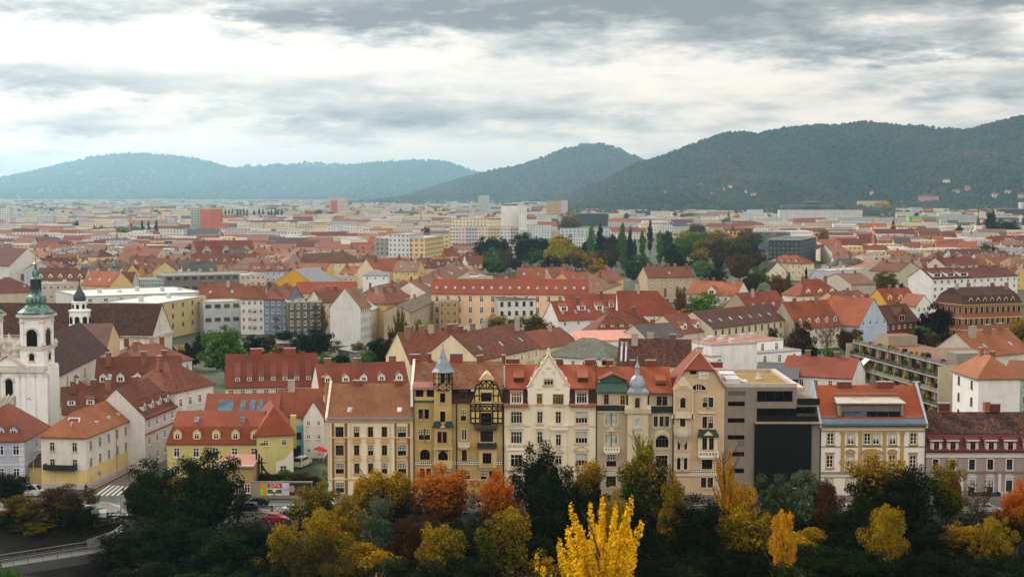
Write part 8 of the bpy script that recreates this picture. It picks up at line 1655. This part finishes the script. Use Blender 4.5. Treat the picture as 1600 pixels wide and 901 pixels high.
def far_stuff(p,ang,W_,D_,H_,flat,wc,rc,rise):
 c,s_ = math.cos(ang),math.sin(ang); q = lambda x,y,z: (p.x + x * c - y * s_,p.y + x * s_ + y * c,z); wm,rm = smat(winwall(wc,'5a646c',3.4,3.2,.38,.42)),smat(plain(rc,.9,k=.62 if not flat else 1))
 for (x0,y0),(x1,y1) in (((0,0),(W_,0)),((W_,0),(W_,D_)),((W_,D_),(0,D_)),((0,D_),(0,0))): L = math.hypot(x1 - x0,y1 - y0); stuff.face([q(x0,y0,0),q(x1,y1,0),q(x1,y1,H_),q(x0,y0,H_)],wm,[(0,0),(L,0),(L,H_),(0,H_)])
 if flat: stuff.face([q(0,0,H_),q(W_,0,H_),q(W_,D_,H_),q(0,D_,H_)],rm)
 else:
  a = [q(-.5,-.5,H_),q(W_ + .5,-.5,H_),q(W_ + .5,D_ / 2,H_ + rise),q(-.5,D_ / 2,H_ + rise),q(W_ + .5,D_ + .5,H_),q(-.5,D_ + .5,H_)]
  stuff.face([a[0],a[1],a[2],a[3]],rm); stuff.face([a[4],a[5],a[3],a[2]],rm); stuff.face([q(W_,0,H_),q(W_,D_,H_),q(W_,D_ / 2,H_ + rise)],wm); stuff.face([q(0,D_,H_),q(0,0,H_),q(0,D_ / 2,H_ + rise)],wm)
yb = 452.0
while yb > 317.5:
 Y = FPX * CAMZ / (yb - 300); step = 14.5 if Y < 1500 else 22 if Y < 2600 else 60
 px = -30.0 + RG.uniform(0,20); k = FPX / Y
 while px < 1630:
  far = Y > 1750; old_town = Y < 1300
  W_ = RG.uniform(11,24) if old_town else RG.uniform(14,46); D_ = RG.uniform(10,14); H_ = RG.choice([6,7,8.5,10]) if old_town else RG.choice([5,6,7,8,9.5,12 if Y > 1700 else 8])
  if px > 900 and not old_town: H_ = min(H_,11)
  w = W_ * k; base = G(px + w / 2,yb,0)
  if in_park(px + w / 2,yb - 8) or in_park(px,yb) or not poly_area_ok(base.x,base.y + D_ / 2,max(W_,D_) * .46):
   px += 9 if Y < 1500 else 6; continue
  p_skip = .1 if not far else (.5 if Y < 3200 else .55)
  if RG.random() < p_skip: px += w + RG.uniform(4,20) * k; continue
  # right half keeps more red roofs; the left far plain is pale halls
  flatp = .25 if Y < 880 else .62 if old_town else .78 if not far else .86
  flat = RG.random() < flatp; H_ = H_ + RG.choice([0,1,3]) if flat and Y > 880 else H_; wn,wc = RG.choice(WALLS[:4] + WALLS[:3] if not old_town else WALLS); rn,rc,ro = RG.choice(ROOFS[:6] if RG.random() < .88 else ROOFS[6:]); rise = D_ * RG.uniform(.28,.42); ang = RG.uniform(-.35,.35)
  if n_ind < 250 and not far:
   rf = 'flat' if flat else RG.choice(['gx','gx','gx','hip','gy']); st = max(1,round(H_ / 3.1)); words = ['one','two','three','four','five'][min(4,st - 1)]
   big = 'long ' if W_ > 30 else 'narrow ' if W_ < 14 else ''; lab = f"{big}{wn} house, {rn if not flat else 'flat'} {'hipped' if rf == 'hip' else 'gabled' if rf == 'gy' else 'plain'} roof, {place_words(px + w / 2, yb - H_ * k)}"
   USED[lab] = USED.get(lab,0) + 1
   a,c2 = G(px,yb,0),G(px + w,yb + ang * w * .12,0); e0,e1 = proj((a.x,a.y,H_)),proj((c2.x,c2.y,H_)); near = Y < 900
   hs = house(lab,e0[0],e0[1],e1[0],e1[1],H_,D_,rf,rise,wc,'a4a4a0' if flat and RG.random() < .7 else ('9a6a5c' if flat else rc),fl=st if near else 0,bays=max(2,int(W_ / 3)),pat=not near,old=ro + RG.uniform(0,.2),ch=RG.choice([1,2,3]),sky=RG.choice([0,0,2,3]),dorm=('gable',3,1.7,1.3,1.0) if near and RG.random() < .4 and not flat else None,sx=3.0,wxy=(.38,.45))
   hs.t['auto'] = 1; n_ind += 1
  else: far_stuff(base - Vector((W_ / 2,0,0)),ang * .4,W_,D_,H_,flat,wc,'b4b2ac' if flat and RG.random() < .75 else rc,rise)
  px += w + RG.uniform(0,7) * k
 yb = 300 + FPX * CAMZ / (Y + step)
tag(stuff.obj('far_town',None,smats),'countless pale houses and red roofs of the far town fading into haze','town',kind='stuff')
for h in HOUSES:
 if h.t.get('auto'):
  del h.t['auto']
  if USED[h.t['label']] > 1: h.t['group'] = h.t['label'].replace(' house,',' houses,')[:78]
# ---- trees between the far houses
for i,(px,yt,w,yb) in enumerate([(x,325 + (i % 3),5,345) for i,x in enumerate((346,352,358,363,371,376,381,386,397,405,411,419,424,430,434,440))]): tree('hazy poplar in the long row right of the brick-red tower block','poplar','bluegreen',px,yt,w,FPX * CAMZ / (yb - 300),lod=3,ground=0,group='poplars in the row behind the brick-red tower block')
for px,yt,w,yb,f,kd,lb in ((204,343,8,372,'dark','poplar','dark poplar left of the slim yellow crane'),(222,344,8,374,'dark','poplar','dark poplar right of the slim yellow crane'),(232,345,7,374,'dark','poplar','thin dark poplar by the brick-red tower block'),(244,343,9,376,'dark','poplar','tallest dark poplar beside the brick-red tower block'),(190,355,24,374,'green','round','green tree before the slim crane'),(212,355,26,374,'green','dense','broad green tree under the dark poplars'),(120,346,14,362,'dark','round','dark tree on the left plain'),(102,348,8,360,'dark','conifer','dark conifer on the left plain'),(147,352,10,368,'green','poplar','green poplar on the left plain'),(160,354,16,370,'green','round','green tree beside the green poplar'),(180,353,10,372,'dark','conifer','dark conifer among the plain trees'),(40,357,26,368,'yolive','round','yellow-green tree by the white tower'),(62,354,14,366,'dark','round','dark tree on the plain by the railway'),(70,395,20,412,'brown','round','brown tree by the curved church gable'),(86,390,12,408,'conifer','conifer','conifer left of the chapel tower'),(100,384,14,400,'brown','round','brown tree behind the chapel tower'),(215,418,34,442,'brown','dense','plum-brown tree by the silver slatted building'),(205,386,20,398,'olive','round','olive tree right of the spire'),(482,328,16,342,'gold','round','hazy golden tree left of the hazy tower'),(497,328,18,342,'olive','round','hazy olive tree beside the golden one'),(575,326,16,337,'gold','round','far golden tree right of the hazy tower'),(548,330,12,340,'rust','round','far reddish tree by the hazy tower'),(626,325,8,340,'yolive','poplar','far yellow-green poplar pair'),(650,328,18,340,'gold','round','far golden tree by the thin orange crane'),(680,332,34,342,'gold','dense','broad far golden grove left of the twin tower'),(705,332,20,342,'yolive','dense','far yellow-green tree by the twin tower'),(662,350,20,362,'dark','round','dark tree by the blue clinic'),(560,402,14,424,'brown','round','brown tree behind the white cube house'),(571,400,12,424,'conifer','conifer','dark conifer behind the white cube house'),(427,424,26,448,'green','dense','green round tree left of the yellow hall'),(458,430,12,450,'conifer','conifer','dark conifer before the yellow hall'),(372,408,22,426,'olive','round','olive tree before the ochre row'),(424,440,16,452,'gold','bush','golden shrub before the yellow hall'),(1378,315,22,331,'gold','dense','golden tree right of the cream tower of flats'),(1408,315,30,330,'gold','dense','broad golden grove in the right distance'),(1430,315,24,330,'yolive','dense','yellow-green grove in the right distance'),(1562,313,22,326,'gold','dense','golden tree below the orange crane'),(1305,320,8,331,'dark','conifer','dark cypress at the salmon slab'),(1139,328,5,352,'goldgreen','poplar','slim golden poplar behind the clock tower'),(1150,334,16,352,'gold','round','golden tree behind the clock tower'),(1135,340,16,354,'green','round','green tree left of the slim golden poplar'),(1076,333,30,348,'green','dense','green tree before the pink slab'),(1180,400,20,424,'brown','round','plum tree right of the bright orange one'),(1548,330,16,372,'dark','dense','dark trees by the twin church towers'),(1572,345,40,372,'dark','dense','broad dark tree between the twin church towers'),(1500,352,18,372,'dark','poplar','dark poplar left of the twin church towers'),(1552,340,12,372,'dark','poplar','dark poplar between the twin church towers')):
 tree(lb,kd,f,px,yt,w,FPX * CAMZ / (yb - 300),lod=2 if yb > 355 else 3,ground=0)
FK = ['dark','green','olive','yolive','bluegreen','gold','brown']
for i in range(70):
 yb = RG.choice([RG.uniform(335,350),RG.uniform(350,430)]); px = RG.uniform(-10,1610); Y = FPX * CAMZ / (yb - 300); k = FPX / Y
 p = G(px,yb,0)
 if in_park(px,yb) or not poly_area_ok(p.x,p.y,2): continue
 f = RG.choice(FK); hh = RG.uniform(9,16); nm = {'dark': 'dark green','green': 'green','olive': 'olive','yolive': 'yellow-green','bluegreen': 'blue-green','gold': 'golden','brown': 'brown'}[f]
 e = proj((p.x,p.y,hh)); lb = f"small {nm} street tree {place_words(px, yb - 5)}"; g = lb.replace(' tree ',' trees ')
 tree(lb,RG.choice(['round','dense']),f,px,e[1],hh * k * .75,Y,lod=3,ground=0,group=g)
def far_trees():
 """the far plain reads as one mass of hazy greenery between the last houses"""
 rng = np.random.default_rng(9); C = []
 for _ in range(1500):
  yb = 300 + 17 + abs(rng.normal(0,11)); px = rng.uniform(-40,1640); Y = FPX * CAMZ / (yb - 300)
  if Y > 7500 or Y < 2500: continue
  p = G(px,yb,0); C.append((p.x,p.y,rng.uniform(4,8),rng.uniform(5,14)))
 C = np.array(C); n = 90; m = len(C); me = leaf_cloud('far_trees',n * m,[(0,0,0,1,1,1,1)],.5,rng); co = np.empty(n * m * 12); me.vertices.foreach_get('co',co); co = co.reshape(m,n,4,3)
 cc = co.mean(2,keepdims=True); lo = co - cc; sc = np.stack([C[:,2],C[:,2],C[:,3] * .55],1)[:,None,None,:]
 co = cc * sc + lo * 4 + np.stack([C[:,0],C[:,1],C[:,3] * .5],1)[:,None,None,:]; me.vertices.foreach_set('co',co.ravel()); me.materials.append(foliage('3a4a2a','a08a30',.45,scale=.012)); me.update()
 tag(link('far_trees',me),'hazy mass of mixed trees on the far plain below the hills','trees',kind='stuff')
far_trees()
# ---- what no place near the photograph's could see is taken away again: windows on hidden walls
def cull():
 V = []; F = []; eyes = [Vector((dx,0,CAMZ + dz)) for dx,dz in ((0,0),(-7,0),(7,0),(0,4))]; n = 0; dead = []
 bpy.context.view_layer.update()
 for o in S.objects:
  if o.type == 'MESH' and o.name.split('.')[0] in ('wall','roof','mansard','far_town','gable','shaft','hoarding_wall','wing'):
   k = len(V); V += [o.matrix_world @ v.co for v in o.data.vertices]; F += [tuple(i + k for i in q.vertices) for q in o.data.polygons]
 tr = BVHTree.FromPolygons(V,F)
 for o in [o for o in S.objects if o.type == 'MESH' and o.name.split('.')[0] in ('window','chimney','skylight','dormer','balcony','roof_vent','pilaster')]:
  if o.parent and o.parent.name.split('.')[0] in ('townhouse','office_block') and o.parent.location.y < 252: continue
  bb = [o.matrix_world @ Vector(c) for c in o.bound_box]; ctr = sum(bb,Vector()) / 8; seen = False
  for e in eyes:
   for p in [ctr] + [c.lerp(ctr,.15) for c in bb]:
    q = proj(p)
    if not (-60 < q[0] < 1660 and q[1] < 960): continue
    d = p - e; L = d.length; h_ = tr.ray_cast(e,d.normalized())
    if h_[0] is None or h_[3] > L - .3: seen = True; break
   if seen: break
  if not seen: dead += [o] + list(o.children); n += 1
 bpy.data.batch_remove(list({o.name: o for o in dead}.values())); print('culled',n)
cull()
